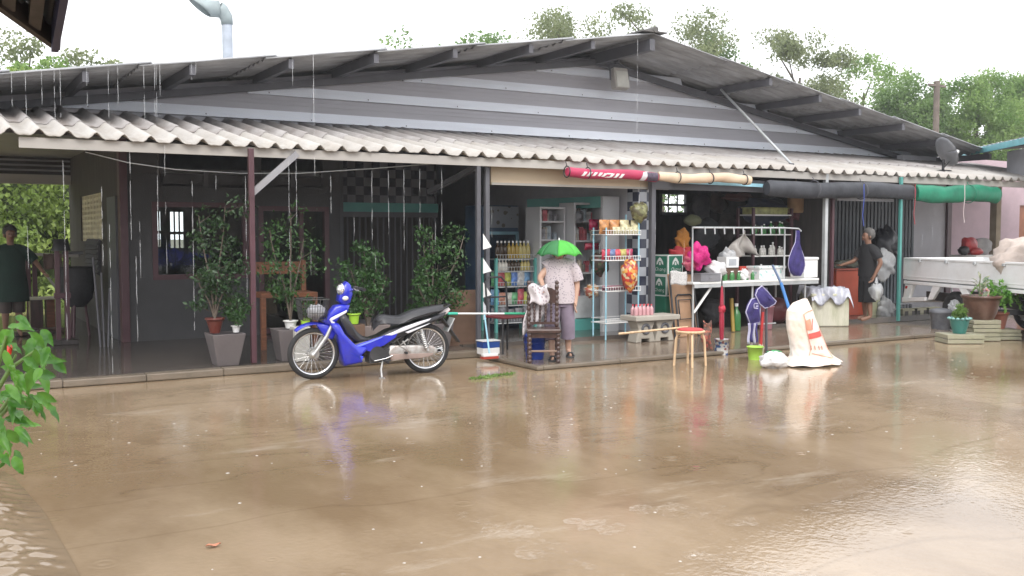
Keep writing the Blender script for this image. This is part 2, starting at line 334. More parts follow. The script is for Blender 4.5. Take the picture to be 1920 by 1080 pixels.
struct('flood_water',MB().add([(-60,14.02,-.05),(2.2,14.02,-.05),(2.2,34,-.05),(-60,34,-.05)],[(0,1,2,3)]),m_flood)
KY=10.72; SY=9.32; SX=6.02
struct('porch_floor',MB().bx(-.4,SX,KY+.14,19.5,.005,.085).bx(SX,19,11.25,19.5,.005,.10),m_porch)
kb=MB()
for i in range(8):
    x0=-.4+i*.8; kb.bx(x0,x0+.797,KY,KY+.137,.004,.080+.004*math.sin(i*2.1))
struct('porch_kerb',kb,m_kerb,bev=.012)
struct('shop_slab',MB().bx(SX+.002,13.6,SY+.1,11.247,.004,.045),m_slab)
kb=MB()
for i in range(7): kb.bx(SX+.002+i*1.08,SX+.002+i*1.08+1.075,SY,SY+.098,.004,.05+.004*math.sin(i*1.7))
kb.bx(SX-.09,SX,SY,KY-.003,.004,.048)
struct('slab_kerb',kb,m_kerb,bev=.012)
# channel of splashing runoff under the near eave, bottom left
pts=[oz(-260,1150),oz(170,1120),oz(128,1040),oz(78,960),oz(28,905),oz(-6,880),oz(-120,850),oz(-300,840)]
edge=[oz(215,1180),oz(170,1120),oz(128,1040),oz(88,970),oz(45,915),oz(8,885),oz(-70,858),oz(-200,838)]
rw=np.random.default_rng(2); wv=[(rw.uniform(24,95),rw.uniform(-.28,.30),rw.uniform(0,6.3),rw.uniform(.3,1)) for _ in range(14)]
def runoff(u,v):
    k=u*(len(edge)-1); i=min(int(k),len(edge)-2); p=edge[i].lerp(edge[i+1],k-i); x=p.x-1.9*v; y=p.y-.55*v+.05*math.sin(u*31)*(1-v)
    h=sum(a*math.sin(f*(math.cos(d)*(y+.10*math.sin(x*7+ph)+.04*math.sin(x*19+2*ph))+math.sin(d)*x)+ph)*10/f for f,d,ph,a in wv)
    return (x,y,.006+min(1,v*9)*(.030+.0115*h+.004*abs(math.sin(h*2.3))+.0025*math.sin(x*23+h*3+y*9)))
struct('runoff_puddle',MB().grid(runoff,230,130),m_run)

# ------------------------------------------------------------------ the shop house
house=thing('shop_house','long low house and shop with grey gable, corrugated awning and open shopfront','building',(10,14,0))
def H(name,mb,mats,parent=None,**k): return mb.build(name,mats,parent or house,w=True,**k)
GY=14.0; RY=12.4; RX=10.06; RZ=4.68
SLL=.1475; SLR=.164; XL=-.6; XR=18.85
def roofz(x): return RZ-(SLL*(RX-x) if x<RX else SLR*(x-RX))
# main roof sheets, corrugations running down each slope
rf=MB()
def slope(x0,x1,lift):
    def fn(u,v):
        x=x0+(x1-x0)*u; y=RY+(19.6-RY)*v; return (x,y,roofz(x)+lift(u)+.021*math.sin(2*PI*y/.2))
    rf.grid(fn,2,300)
nL=7
for i in range(nL):
    a=RX-(RX-XL)*i/nL; b=RX-(RX-XL)*(i+1)/nL; slope(a+.0,b-.14,lambda u,i=i:.02-.03*u+.0)
for i in range(6):
    a=RX+(XR-RX)*i/6; b=RX+(XR-RX)*(i+1)/6; slope(a,b+.14,lambda u:.02-.03*u)
roof=H('main_roof',rf,m_roofsheet,solid=.012)
cp=MB(); 
for s in (-1,1): cp.beam((RX+s*.11,RY-.06,RZ+.045),(RX+s*.11,19.6,RZ+.045),.26,.02)
cp.tube([(RX,RY-.07,RZ+.075),(RX,19.6,RZ+.075)],.05,10)
H('ridge_cap',cp,m_ridge,roof)
def purlin(x): H('purlin',MB().bx(x-.035,x+.035,RY+.05,14.6,roofz(x)-.15,roofz(x)-.03),m_dkgrey)
for px,py in ((128,177),(310,163),(480,148),(628,138),(766,126),(900,118),(1010,113),(1330,165),(1420,193),(1493,218),(1573,238),(1655,262),(1735,275)):
    purlin(oy(px,py,14).x)
for s,x1 in ((-1,XL),(1,XR)): H('rafter',MB().beam((RX,13.93,RZ-.2),(x1,13.93,roofz(x1)-.2),.08,.1),m_dkgrey)
H('ridge_beam',MB().bx(RX-.05,RX+.05,RY+.02,14.5,RZ-.24,RZ-.06),m_dkgrey)
# gable
g=MB(); g.prism([(XL+1.2,3.02),(XR-.4,3.02),(XR-.4,roofz(XR-.4)-.06),(RX,RZ-.1),(XL+1.2,roofz(XL+1.2)-.06)],(0,14.04,0),(1,0,0),(0,0,1),(0,.1,0))
for k in range(5):      # shallow ribs pressed in the panels
    z=3.34+k*.355
    for dz in (.06,.12): 
        x0=1.7+(z+dz-3.32)/SLL+.3; x1=18.3-(z+dz-3.31)/SLR
        if x1>x0: g.bx(x0,x1,14.032,14.04,z+dz,z+dz+.012)
H('gable_wall',g,m_gable)
for k in range(4):
    z0=3.17+k*.356; z1=z0+.142
    x0=1.7+(z1-3.32)/SLL; x1=18.55-(z1-3.31)/SLR
    SY0=13.985; st=MB(); st.add([(x0,SY0,z0),(x1,SY0,z0),(x1,14.03,z1),(x0,14.03,z1),(x0,14.035,z0),(x1,14.035,z0),(x1,14.035,z1),(x0,14.035,z1)],[(0,1,2,3),(4,7,6,5),(0,4,5,1),(3,2,6,7),(0,3,7,4),(1,5,6,2)])
    x=x0+.3
    while x<x1-.2: st.ball((x,SY0+.012,z0+.03),.011,6,4,mi=1); x+=1.52
    H('cladding_strip',st,[m_strip,m_dkgrey])
# corrugated awning, two overlapping courses
PER=.268
def corr(x): 
    t=((x/PER)%1.0); c=(1+math.cos(2*PI*t))/2; return .066*c**2.6+.004*math.cos(4*PI*t)
def awz(y): return 2.515+.19*(y-11.0)
AX0=-1.5; AX1=20.2
def course(y0,y1,lift,rows):
    mb=MB(); n=int((AX1-AX0)/PER*10)
    def fn(u,v):
        x=AX0+(AX1-AX0)*u; k_=int((x+5)/1.072)*7+int(lift*999); ry=math.sin(k_*12.9898)*43758.5; ry-=math.floor(ry); y=y0+(y1-y0)*v+(.045*(ry-.5) if v<.5 else 0); sag=.010*(ry-.5)+.008*math.sin(x*1.3)+.006*math.sin(x*3.1+y)
        return (x,y,awz(y)+lift+corr(x)+sag)
    return mb.grid(fn,n,rows)
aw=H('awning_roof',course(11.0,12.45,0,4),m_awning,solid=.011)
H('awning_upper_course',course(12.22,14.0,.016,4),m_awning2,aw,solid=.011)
fx=oy(35,262,11.06).x
H('fascia',MB().bx(fx,AX1,11.05,11.085,2.405,2.512),m_fascia)
for y in (12.3,13.5): H('awning_purlin',MB().bx(AX0,AX1,y,y+.06,awz(y)-.1,awz(y)-.012),m_dkgrey)
# posts
def post(px,py,z,y,wd,mat,top=None,name='post'):
    p=oy(px,py,y); H(name,MB().bx(p.x-wd/2,p.x+wd/2,y-wd/2,y+wd/2,z,top or awz(y)-.02),mat,bev=.006); return p.x
X475=post(476,690,.09,10.98,.06,m_maroon)
xa=post(897,660,.05,11.08,.055,m_dkgrey); xb=post(913,660,.05,11.16,.06,m_dkgrey)
X1222=post(1221,640,.05,11.1,.075,m_dkgrey)
X1545=post(1544,600,.05,11.08,.065,m_galv); X1557=post(1557,600,.05,11.2,.055,m_maroon)
X1685=post(1684,597,.05,11.0,.05,m_teal)
for x,dx in ((X475,.55),): H('brace',MB().beam((x,11.02,1.98),(x+dx,11.03,2.46),.05,.07),m_grey)
H('brace',MB().beam((xa-.05,12.4,2.12),(xa+.12,11.1,2.46),.06,.07),m_dkgrey)
# front wall left part with window, fixed window beside it, louvred transoms
WX0=oy(226,640,14).x; WX1=oy(640,620,14).x
def wrect(a,b): p=oy(a[0],a[1],14);q=oy(b[0],b[1],14); return p.x,q.x,q.z,p.z
w1=wrect((284,378),(466,521)); w2=wrect((484,386),(619,640)); l1=wrect((300,314),(468,352)); l2=wrect((490,318),(606,352))
w2=(w2[0],w2[1],.10,w2[3])
wl=MB(); ops=sorted([w1,w2]); 
xs=[WX0+.12]+[v for o in (w1,w2) for v in (o[0],o[1])]+[WX1]
for i in range(0,6,2): wl.bx(xs[i],xs[i+1],14,14.12,.085,2.36)
for o in (w1,w2):
    wl.bx(o[0],o[1],14,14.12,o[3],2.36)
    if o[2]>.2: wl.bx(o[0],o[1],14,14.12,.085,o[2])
ls=[WX0+.12,l1[0],l1[1],l2[0],l2[1],WX1]
for i in range(0,6,2): wl.bx(ls[i],ls[i+1],14,14.12,2.361,2.66)
wl.bx(WX0+.12,WX1,14,14.12,2.661,3.1)
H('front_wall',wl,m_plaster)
def window(rc,name,mullions,mat_f=m_maroon,fw=.07,y=13.985,glass=m_glass):
    f=MB(); x0,x1,z0,z1=rc
    f.bx(x0,x0+fw,y,y+.1,z0,z1).bx(x1-fw,x1,y,y+.1,z0,z1).bx(x0+fw,x1-fw,y,y+.1,z0,z0+fw).bx(x0+fw,x1-fw,y,y+.1,z1-fw,z1)
    for t in mullions: x=x0+(x1-x0)*t; f.bx(x-.03,x+.03,y+.005,y+.09,z0+fw,z1-fw)
    fr=H(name,f,mat_f)
    H('pane',MB().bx(x0+fw,x1-fw,y+.05,y+.054,z0+fw,z1-fw),glass,fr); return fr
window(w1,'window',[])
window(w2,'window',[.6])
for rc in (l1,l2):
    f=MB(); x0,x1,z0,z1=rc; n=3
    f.bx(x0,x1,14.0,14.1,z1-.03,z1).bx(x0,x1,14.0,14.1,z0,z0+.03).bx((x0+x1)/2-.03,(x0+x1)/2+.03,13.99,14.1,z0,z1).bx(x0,x0+.03,14,14.1,z0,z1).bx(x1-.03,x1,14,14.1,z0,z1)
    fr=H('louvre_window',f,m_dkgrey)
    s=MB()
    for k in range(n): s.box(((x0+x1)/2,14.06,z0+.06+(z1-z0-.08)*(k+.5)/n),(x1-x0-.06,.07,.008),rx=R(40))
    H('louvre_blades',s,m_grey,fr)
# corner post and the side wall facing the open verandah
H('corner_post',MB().bx(WX0+.02,WX0+.12,13.94,14.12,.085,3.0),m_maroon,bev=.006)
SWX=WX0+.04
def yz(px,py): p=ox(px,py,SWX); return p.y,p.z
la=yz(190,360); lb=yz(153,452); ly0,ly1=la[0],lb[0]; lz1=la[1]; lz0=lb[1]
sw=MB(); sw.bx(SWX,SWX+.1,14.14,ly0,.085,3.1).bx(SWX,SWX+.1,ly0,ly1,.085,lz0).bx(SWX,SWX+.1,ly0,ly1,lz1,3.1).bx(SWX,SWX+.1,ly1,19.2,.085,3.1)
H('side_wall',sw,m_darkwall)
lt=MB(); ny=7; nz=9
for i in range(ny+1): 
    y=ly0+(ly1-ly0)*i/ny; lt.bx(SWX+.02,SWX+.06,y-.022,y+.022,lz0,lz1)
for j in range(nz+1):
    z=lz0+(lz1-lz0)*j/nz; lt.bx(SWX+.024,SWX+.056,ly0,ly1,z-.02,z+.02)
    if j<nz:
        for i in range(ny): 
            y=ly0+(ly1-ly0)*(i+.5)/ny; zz=z+(lz1-lz0)/nz/2; lt.torus((SWX+.04,y,zz),(1,0,0),.055,.013,10,5)
H('lattice_panel',lt,m_cream)
a=yz(190,455); b=yz(166,505); vs=MB(); 
for k in range(7): z=b[1]+(a[1]-b[1])*k/6; vs.box((SWX-.02,(a[0]+b[0])/2,z),(.05,abs(b[0]-a[0])*.9,.09),ry=R(30))
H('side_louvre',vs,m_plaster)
dr=MB().bx(SWX-.03,SWX+.002,14.25,14.95,.09,2.05); H('side_door',dr,m_dkgrey)
# verandah ceiling and rear beam
H('verandah_beam',MB().bx(-4.5,SWX-.002,18.9,19.05,2.40,2.56),m_fascia)
vb=MB().bx(-4.5,SWX-.002,18.96,19.0,2.561,3.0)
for k in range(3): vb.bx(-4.5,SWX-.002,18.93,18.959,2.62+.085*k,2.65+.085*k,1)
H('verandah_fascia',vb,[m_darkwall,m_grey])
vc=MB(); y=14.05
while y<18.9: vc.bx(-4.5,SWX-.002,y,y+.2,2.86,2.885); y+=.215
H('verandah_ceiling',vc,m_grey)
for x in (-3.2,): H('post',MB().bx(x,x+.1,18.92,19.02,.08,2.40),m_maroon)
# inside: partitions, back wall with barred windows, ceiling
XE=18.7; BW=18.4
def hole_wall(x0,x1,y,t,z0,z1,holes,name,mat):
    mb=MB(); hs=sorted(holes); x=x0
    for (a,b,c,d) in hs:
        mb.bx(x,a,y,y+t,z0,z1); mb.bx(a,b,y,y+t,z0,c); mb.bx(a,b,y,y+t,d,z1); x=b
    mb.bx(x,x1,y,y+t,z0,z1); return H(name,mb,mat)
def brect(a,b): p=oy(a[0],a[1],BW);q=oy(b[0],b[1],BW); return p.x,q.x,q.z,p.z
bw1=brect((289,396),(304,468)); bw2=brect((318,397),(347,470)); bw3=brect((1238,364),(1288,402))
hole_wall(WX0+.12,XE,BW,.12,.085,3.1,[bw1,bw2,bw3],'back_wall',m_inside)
for rc in (bw1,bw2,bw3):
    x0,x1,z0,z1=rc; f=MB().bx(x0,x1,BW-.02,BW+.1,z0,z0+.05).bx(x0,x1,BW-.02,BW+.1,z0+(z1-z0)*.42,z0+(z1-z0)*.42+.05)
    for k in range(4): x=x0+(x1-x0)*k/3; f.bx(x-.012,x+.012,BW+.02,BW+.05,z0,z1)
    H('window_grille',f,m_dkgrey)
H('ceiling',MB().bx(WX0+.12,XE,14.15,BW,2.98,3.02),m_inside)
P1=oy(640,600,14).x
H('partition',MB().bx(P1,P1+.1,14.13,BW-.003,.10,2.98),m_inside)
# dark grille doors and tiled transom between the front room and the shop
gx0=oy(700,500,14.3).x; gx1=xa+1.05
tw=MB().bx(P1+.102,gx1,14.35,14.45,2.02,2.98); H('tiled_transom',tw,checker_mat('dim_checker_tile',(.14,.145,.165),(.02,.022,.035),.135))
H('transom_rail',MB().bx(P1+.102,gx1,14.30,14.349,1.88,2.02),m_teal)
gd=MB().bx(P1+.102,gx1,14.33,14.37,.10,.2).bx(P1+.102,gx1,14.33,14.37,1.80,1.88)
x=P1+.15
while x<gx1: gd.cyl((x,14.35,.2),(x,14.35,1.8),.012,n=6); x+=.10
H('grille_door',gd,m_dkgrey)
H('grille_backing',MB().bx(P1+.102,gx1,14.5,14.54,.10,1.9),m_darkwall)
# shop partition with tiled end, right-hand walls
ta=oy(1194,350,11.3).x; tb=oy(1217,350,11.3).x
H('tiled_pillar',MB().bx(ta,tb,11.27,11.52,.10,2.44),m_checker)
def part_wall(x0,x1,y0,mat): H('partition',MB().prism([(y0,.10),(BW-.003,.10),(BW-.003,2.97),(14.2,2.97),(14.0,awz(13.9)-.04),(y0,awz(y0)-.04)],(x0,0,0),(0,1,0),(0,0,1),(x1-x0,0,0)),mat)
part_wall(tb-.13,tb-.02,11.523,m_palewall); hx=X1557-.03; h0=ox(1288,383,hx).y; h1=ox(1236,383,hx).y; h0,h1=min(h0,h1),max(h0,h1); hz0=ox(1262,404,hx).z; hz1=ox(1262,362,hx).z
H('partition',MB().prism([(11.27,.10),(h0,.10),(h0,2.97),(14.2,2.97),(14.0,awz(13.9)-.04),(11.27,awz(11.27)-.04)],(hx,0,0),(0,1,0),(0,0,1),(.08,0,0)).bx(hx,hx+.08,h0,h1,.10,hz0).bx(hx,hx+.08,h0,h1,hz1,2.97).bx(hx,hx+.08,h1,BW-.003,.10,2.97),m_darkwall)
sg=MB(); x=X1557+.06; gy=13.2     # slatted folding gate at the back of the third bay
while x<17.6: sg.bx(x,x+.06,gy,gy+.03,.12,2.3); x+=.105
sg.bx(X1557+.06,17.6,gy+.031,gy+.06,1.15,1.25).bx(X1557+.06,17.6,gy+.031,gy+.06,2.2,2.3)
H('folding_gate',sg,M('blue_grey_steel',(.10,.12,.14),.5,dirt=(.05,.05,.05)))
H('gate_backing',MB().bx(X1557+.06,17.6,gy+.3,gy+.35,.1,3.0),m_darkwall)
H('end_wall',MB().bx(XE,XE+.12,14.15,BW,.1,3.1),m_palewall)
H('header_board',MB().bx(X1222,X1557,11.16,11.2,2.18,2.36),m_dkgrey)
H('lintel_rail',MB().beam((oy(1260,352,11.1).x,11.1,2.30),(oy(1430,352,11.1).x,11.1,2.28),.03,.05),m_ltblue)
H('gate_rail',MB().bx(X1557,X1685-.05,11.1,11.15,2.08,2.13),m_grey)
# diagonal stay from the roof edge to the awning
a=oy(1352,168,13.6); b=oy(1484,308,11.5); H('stay_rod',MB().cyl(a,b,.022,n=8),m_galv)
H('stay_foot',MB().box((b.x,b.y,b.z-.03),(.06,.06,.09)),m_dkgrey)
# ------------------------------------------------------------------ small helpers for goods and furniture
def T(name,label,cat,p,rz=0,group=None): return thing(name,label,cat,p,rz,group)
def single(name,mb,mats,label,cat,p,rz=0,group=None,**k):
    o=mb.build(name,mats,**k); o.location=p; o.rotation_euler=(0,0,rz); return tag(o,label,cat,group)

# ------------------------------------------------------------------ motorbike: x forward, z up, origin at the rear contact
bp=oz(798,699); bf=oz(590,711)
bike=T('motorbike','blue and black motorbike with wire front basket parked on its side stand','motorbike',(bp.x,bp.y,0),math.atan2(bf.y-bp.y,bf.x-bp.x))
WB=1.245
def B(name,mb,mats,parent=None,**k): return mb.build(name,mats,parent or bike,**k)
m_tyre=M('tyre_rubber',(.02,.02,.021),.75,bump=.3,bscale=120)
m_shield=M('black_inner_panel',(.02,.02,.024),.35,var=.2)
def wheel(name,x):
    h=MB(); h.cyl((x,-.06,.275),(x,.06,.275),.035,n=16).cyl((x,-.045,.275),(x,-.035,.275),.065,n=20).cyl((x,.03,.275),(x,.055,.275),.058,.05,n=20)
    wl_=B(name,h,m_alloy)
    sp=MB()
    for k in range(18):
        for s in (-1,1):
            t=2*PI*(k+.25*s)/18; t2=t+s*.35; sp.cyl((x+.036*math.cos(t),s*.035,.275+.036*math.sin(t)),(x+.213*math.cos(t2),0,.275+.213*math.sin(t2)),.0022,n=5,caps=False)
    B('spokes',sp,m_chrome,wl_)
    ty=MB(); n=48; k=10
    def fn(u,v): 
        a=2*PI*u; b=2*PI*v; r=.244+.031*math.cos(b); return (x+r*math.cos(a),.036*math.sin(b),.275+r*math.sin(a))
    ty.grid(fn,n,k); B('tyre',ty,m_tyre,wl_)
    rm=MB()
    prof=[(.222,-.026),(.232,-.024),(.226,-.012),(.212,-.006),(.212,.006),(.226,.012),(.232,.024),(.222,.026),(.206,.012),(.206,-.012),(.222,-.026)]
    def fr(u,v):
        a=2*PI*u; i=min(int(v*10+.001),10); r,y=prof[i]; return (x+r*math.cos(a),y,.275+r*math.sin(a))
    rm.grid(fr,n,10); B('rim',rm,m_chrome,wl_)
wheel('front_wheel',WB); wheel('rear_wheel',0)
fd=MB()
def ff(u,v):
    a=R(52)+R(106)*u; b=-1+2*v; r=.300+.026*(1-b*b)+(.012*math.sin(PI*u)); ww=.062*(.5+.5*math.sin(PI*min(1,u*1.15+.12)))
    return (WB+r*math.cos(a),b*ww,.275+r*math.sin(a))
fd.grid(ff,22,8); B('front_fender',fd,m_blue,solid=.005)
B('fender_side',MB().pillow([(WB-.02,.60),(WB-.16,.58),(WB-.24,.50),(WB-.20,.42),(WB-.12,.44),(WB-.05,.54)],.068,0),m_blue)
for s in (-1,1):
    f=MB().tube([(WB+.015,s*.07,.26),(WB-.13,s*.07,.46),(WB-.22,s*.06,.64)],[.021,.022,.02],12).ball((WB+.012,s*.074,.268),(.03,.016,.03),10,6)
    B('fork_leg',f,m_alloy)
B('headset',MB().pillow([(.99,.83),(.93,.78),(.86,.80),(.83,.90),(.85,1.0),(.89,1.035),(.95,.98)],.085,0),m_blue)
hl=B('headlight',MB().ball((.955,.05,.955),(.045,.06,.05),16,10),M('headlight_glass',(.82,.84,.86),.08,metal=.6,var=.05))
B('headlight_bezel',MB().torus((.96,.05,.955),(1,.3,.1),.056,.011,20,6),m_chrome,hl)
for s in (-1,1):
    B('handlebar',MB().tube([(.86,s*.05,.93),(.84,s*.16,.96),(.80,s*.26,.965)],.012,8),m_chrome)
    g=B('handle_grip',MB().cyl((.805,s*.25,.965),(.775,s*.355,.96),.019,n=12),m_black)
    B('brake_lever',MB().tube([(.85,s*.2,.965),(.85,s*.28,.955),(.835,s*.34,.95)],.006,6),m_alloy,g)
    B('indicator',MB().ball((.92,s*.11,.86),(.035,.02,.025),10,6),flat('amber_lens' if s<0 else 'clear_lens',(.6,.25,.03) if s<0 else (.7,.7,.68),.15))
B('switch_block',MB().box((.83,.19,.965),(.05,.05,.05)),m_blackpl,bev=.008)
# front cowl with chevron, leg shield, body
B('front_cowl',MB().pillow([(1.16,.62),(1.09,.70),(1.02,.78),(.93,.80),(.86,.785),(.88,.72),(.97,.645),(1.02,.60),(1.10,.575)],.085,0,edge=.7),m_blue)
for s in (-1,1):
    ch=MB(); y=s*.094; ch.prism([(.90,.735),(1.075,.655),(1.09,.635),(1.06,.625),(.905,.705)],(0,y,0),(1,0,0),(0,0,1),(0,-s*.02,0)); ch.prism([(1.09,.637),(1.06,.625),(.985,.565),(.98,.535),(1.0,.545),(1.07,.60)],(0,y,0),(1,0,0),(0,0,1),(0,-s*.02,0))
    B('cowl_trim',ch,m_silver,bev=.004)
B('leg_shield',MB().pillow([(1.09,.60),(1.0,.60),(.95,.50),(.86,.40),(.80,.345),(.70,.33),(.69,.30),(.76,.23),(.74,.165),(.94,.135),(.955,.20),(.985,.36),(1.02,.48)],.155,0,edge=.86),m_blue)
B('inner_shield',MB().pillow([(.99,.66),(.93,.70),(.86,.60),(.80,.50),(.70,.42),(.62,.405),(.66,.38),(.80,.38),(.92,.48)],.12,0),m_shield)
m_brb=M('bright_blue_panel',(.05,.08,.75),.25,coat=1)
for s in (-1,1):
    y=s*.155; sw_=MB(); sw_.prism([(.74,.235),(.90,.30),(.88,.27),(.76,.19)],(0,y,0),(1,0,0),(0,0,1),(0,-s*.03,0))
    B('shield_vent',sw_,m_brb,bev=.004)
B('frame_body',MB().pillow([(.88,.36),(.66,.415),(.56,.44),(.45,.50),(.20,.56),(-.02,.62),(-.22,.68),(-.20,.63),(.0,.54),(.18,.46),(.36,.40),(.48,.32),(.62,.27),(.84,.28)],.115,0,edge=.9),m_shield)
def side_strip(name,pts,mat,off):
    for s in (-1,1): B(name,MB().prism(pts,(0,s*off,0),(1,0,0),(0,0,1),(0,-s*.02,0)),mat,bev=.006)
side_strip('side_panel',[(.87,.345),(.66,.405),(.48,.455),(.34,.49),(.38,.42),(.50,.345),(.66,.28),(.72,.30),(.84,.29)],m_blue,.128)
side_strip('side_stripe',[(.50,.450),(.40,.485),(.28,.535),(.10,.588),(-.03,.618),(-.0,.59),(.14,.54),(.28,.49),(.42,.445)],m_silver,.132)
side_strip('lower_stripe',[(.27,.475),(.10,.53),(-.02,.565),(.02,.545),(.12,.505),(.24,.46)],m_silver,.132)
side_strip('stripe_highlight',[(.86,.335),(.66,.395),(.52,.44),(.53,.425),(.66,.375),(.84,.315)],M('pale_blue_stripe',(.16,.22,.85),.2,coat=1),.134)
st_=MB()
def sf(u,v):
    x=.605-.80*u; b=-1+2*v; zt=.655+.03*math.sin(PI*min(1,u/.30)*.5)-.035*math.exp(-((u-.33)/.16)**2)+.075*max(0,(u-.40)/.6)**.8
    w_=.125*math.sqrt(min(1,u*7+.06))*(1-.45*max(0,u-.6)/.4)
    return (x,b*w_,zt-.095*(abs(b)**3.5)*(1-.45*u)-.07*max(0,1-u*11)**1.5)
st_.grid(sf,28,12); st_.pillow([(.59,.595),(.52,.565),(.30,.575),(.0,.63),(-.17,.69),(-.17,.71),(.0,.67),(.3,.625),(.55,.63)],.10,0); B('seat',st_,m_seat)
B('grab_rail',MB().tube([(.02,.10,.67),(-.16,.10,.70),(-.27,.06,.755),(-.27,-.06,.755),(-.16,-.10,.70),(.02,-.10,.67)],.011,8),m_blackpl)
B('tail_light',MB().pillow([(-.09,.63),(-.26,.725),(-.28,.70),(-.24,.655),(-.16,.615)],.06,0),M('tail_lens',(.55,.5,.5),.15,var=.1))
B('licence_plate',MB().box((-.275,0,.53),(.012,.17,.17),ry=R(-28)),m_galv,bev=.004)
B('rear_mudguard',MB().beam((-.17,0,.63),(-.385,0,.33),.12,.02),m_blackpl,bev=.006)
eg=MB().cyl((.66,.0,.27),(.86,.0,.30),.06,n=18)
for k in range(7): eg.cyl((.70+k*.022,0,.278+k*.003),(.708+k*.022,0,.279+k*.003),.076,n=18)
eg.box((.52,0,.245),(.30,.20,.17),ry=R(6)).cyl((.58,.10,.25),(.58,.13,.25),.085,n=22).cyl((.45,.10,.235),(.45,.125,.235),.07,n=22)
B('engine',eg,M('engine_casting',(.06,.06,.062),.45,metal=.5,var=.4),bev=.008)
ccm=MB().pillow([(.44,.335),(.10,.325),(-.04,.315),(-.10,.275),(-.09,.235),(-.04,.20),(.10,.19),(.44,.185),(.46,.26)],.028,0,y0=.105)
cc=B('chain_case',ccm,M('chain_case_alloy',(.52,.51,.49),.4,metal=.55,dirt=(.25,.15,.12),damt=.8,dscale=14))
B('chain_case_lower',MB().pillow([(.44,.245),(-.05,.235),(-.03,.205),(.10,.185),(.44,.18)],.006,0,y0=.136),M('muddy_alloy',(.33,.25,.22),.6,metal=.2),cc)
for s in (-1,1):
    sh=MB().cyl((.02,s*.145,.26),(.09,s*.125,.50),.017,n=10); sp=[]
    for k in range(73):
        t=k/72; a=t*2*PI*8; c=Vector((.035+.05*t,s*(.14-.013*t),.30+.165*t)); sp.append(c+Vector((math.cos(a)*.029,math.sin(a)*.029,0)))
    sk=B('shock_absorber',sh,m_alloy); B('coil_spring',MB().tube(sp,.006,6),m_chrome,sk)
    B('swing_arm',MB().beam((.40,s*.085,.27),(-.02,s*.085,.275),.03,.045),m_blackpl)
    B('pillion_bracket',MB().tube([(.30,s*.125,.38),(.22,s*.135,.26),(.34,s*.13,.33),(.24,s*.14,.40)],.010,8),m_alloy)
    fp=B('foot_peg',MB().cyl((.50,s*.11,.175),(.50,s*.25,.175),.016,n=10),m_black); B('foot_peg',MB().cyl((.27,s*.13,.255),(.28,s*.22,.26),.014,n=10),m_black)
B('gear_lever',MB().tube([(.62,.14,.18),(.50,.15,.20),(.42,.15,.23)],.007,6),m_chrome)
B('side_stand',MB().tube([(.52,.11,.17),(.555,.17,.09),(.565,.235,.008)],[.013,.012,.012],8).box((.565,.24,.006),(.06,.03,.01)),m_alloy)
B('exhaust_pipe',MB().tube([(.78,-.06,.22),(.72,-.10,.15),(.5,-.13,.13),(.2,-.15,.16),(-.25,-.17,.22)],[.017,.017,.02,.042,.045],12),m_chrome)
bk=MB(); x0,x1,yy,z0,z1=1.10,1.40,.15,.64,.855
for z,q in ((z0,.82),(z0+.07,.88),(z0+.14,.94),(z1,1)):
    cx=(x0+x1)/2; hx=(x1-x0)/2*q; hy=yy*q; bk.tube([(cx-hx,-hy,z),(cx+hx,-hy,z),(cx+hx,hy,z),(cx-hx,hy,z)],.006 if z==z1 else .0028,6,closed=True,sm=False)
for k in range(11):
    t=-1+2*k/10; cx=(x0+x1)/2; hx=(x1-x0)/2
    for s in (-1,1):
        bk.cyl((cx+t*hx*.82,s*yy*.82,z0),(cx+t*hx,s*yy,z1),.0026,n=5,caps=False); bk.cyl((cx+s*hx*.82,t*yy*.82,z0),(cx+s*hx,t*yy,z1),.0026,n=5,caps=False)
    bk.cyl((cx+t*hx*.82,-yy*.82,z0),(cx+t*hx*.82,yy*.82,z0),.0026,n=5,caps=False)
B('basket',bk,m_wire); 
B('basket_bracket',MB().beam((1.12,0,.66),(.98,0,.72),.06,.02),m_blackpl)
bx_=bike.matrix_world
def bikept(x,y,z): a=bike.rotation_euler.z; return (bike.location.x+x*math.cos(a)-y*math.sin(a),bike.location.y+x*math.sin(a)+y*math.cos(a),z)
single('rain_cover',MB().ball((0,0,.07),(.11,.09,.075),14,8,fn=lambda p:1+.18*math.sin(p.x*9+p.z*5)+.12*math.sin(p.y*13)),M('grey_crumpled_plastic',(.34,.34,.36),.4,bump=.5),'crumpled grey plastic cover lying in the motorbike basket','bag',bikept(1.22,.02,.645),.3)

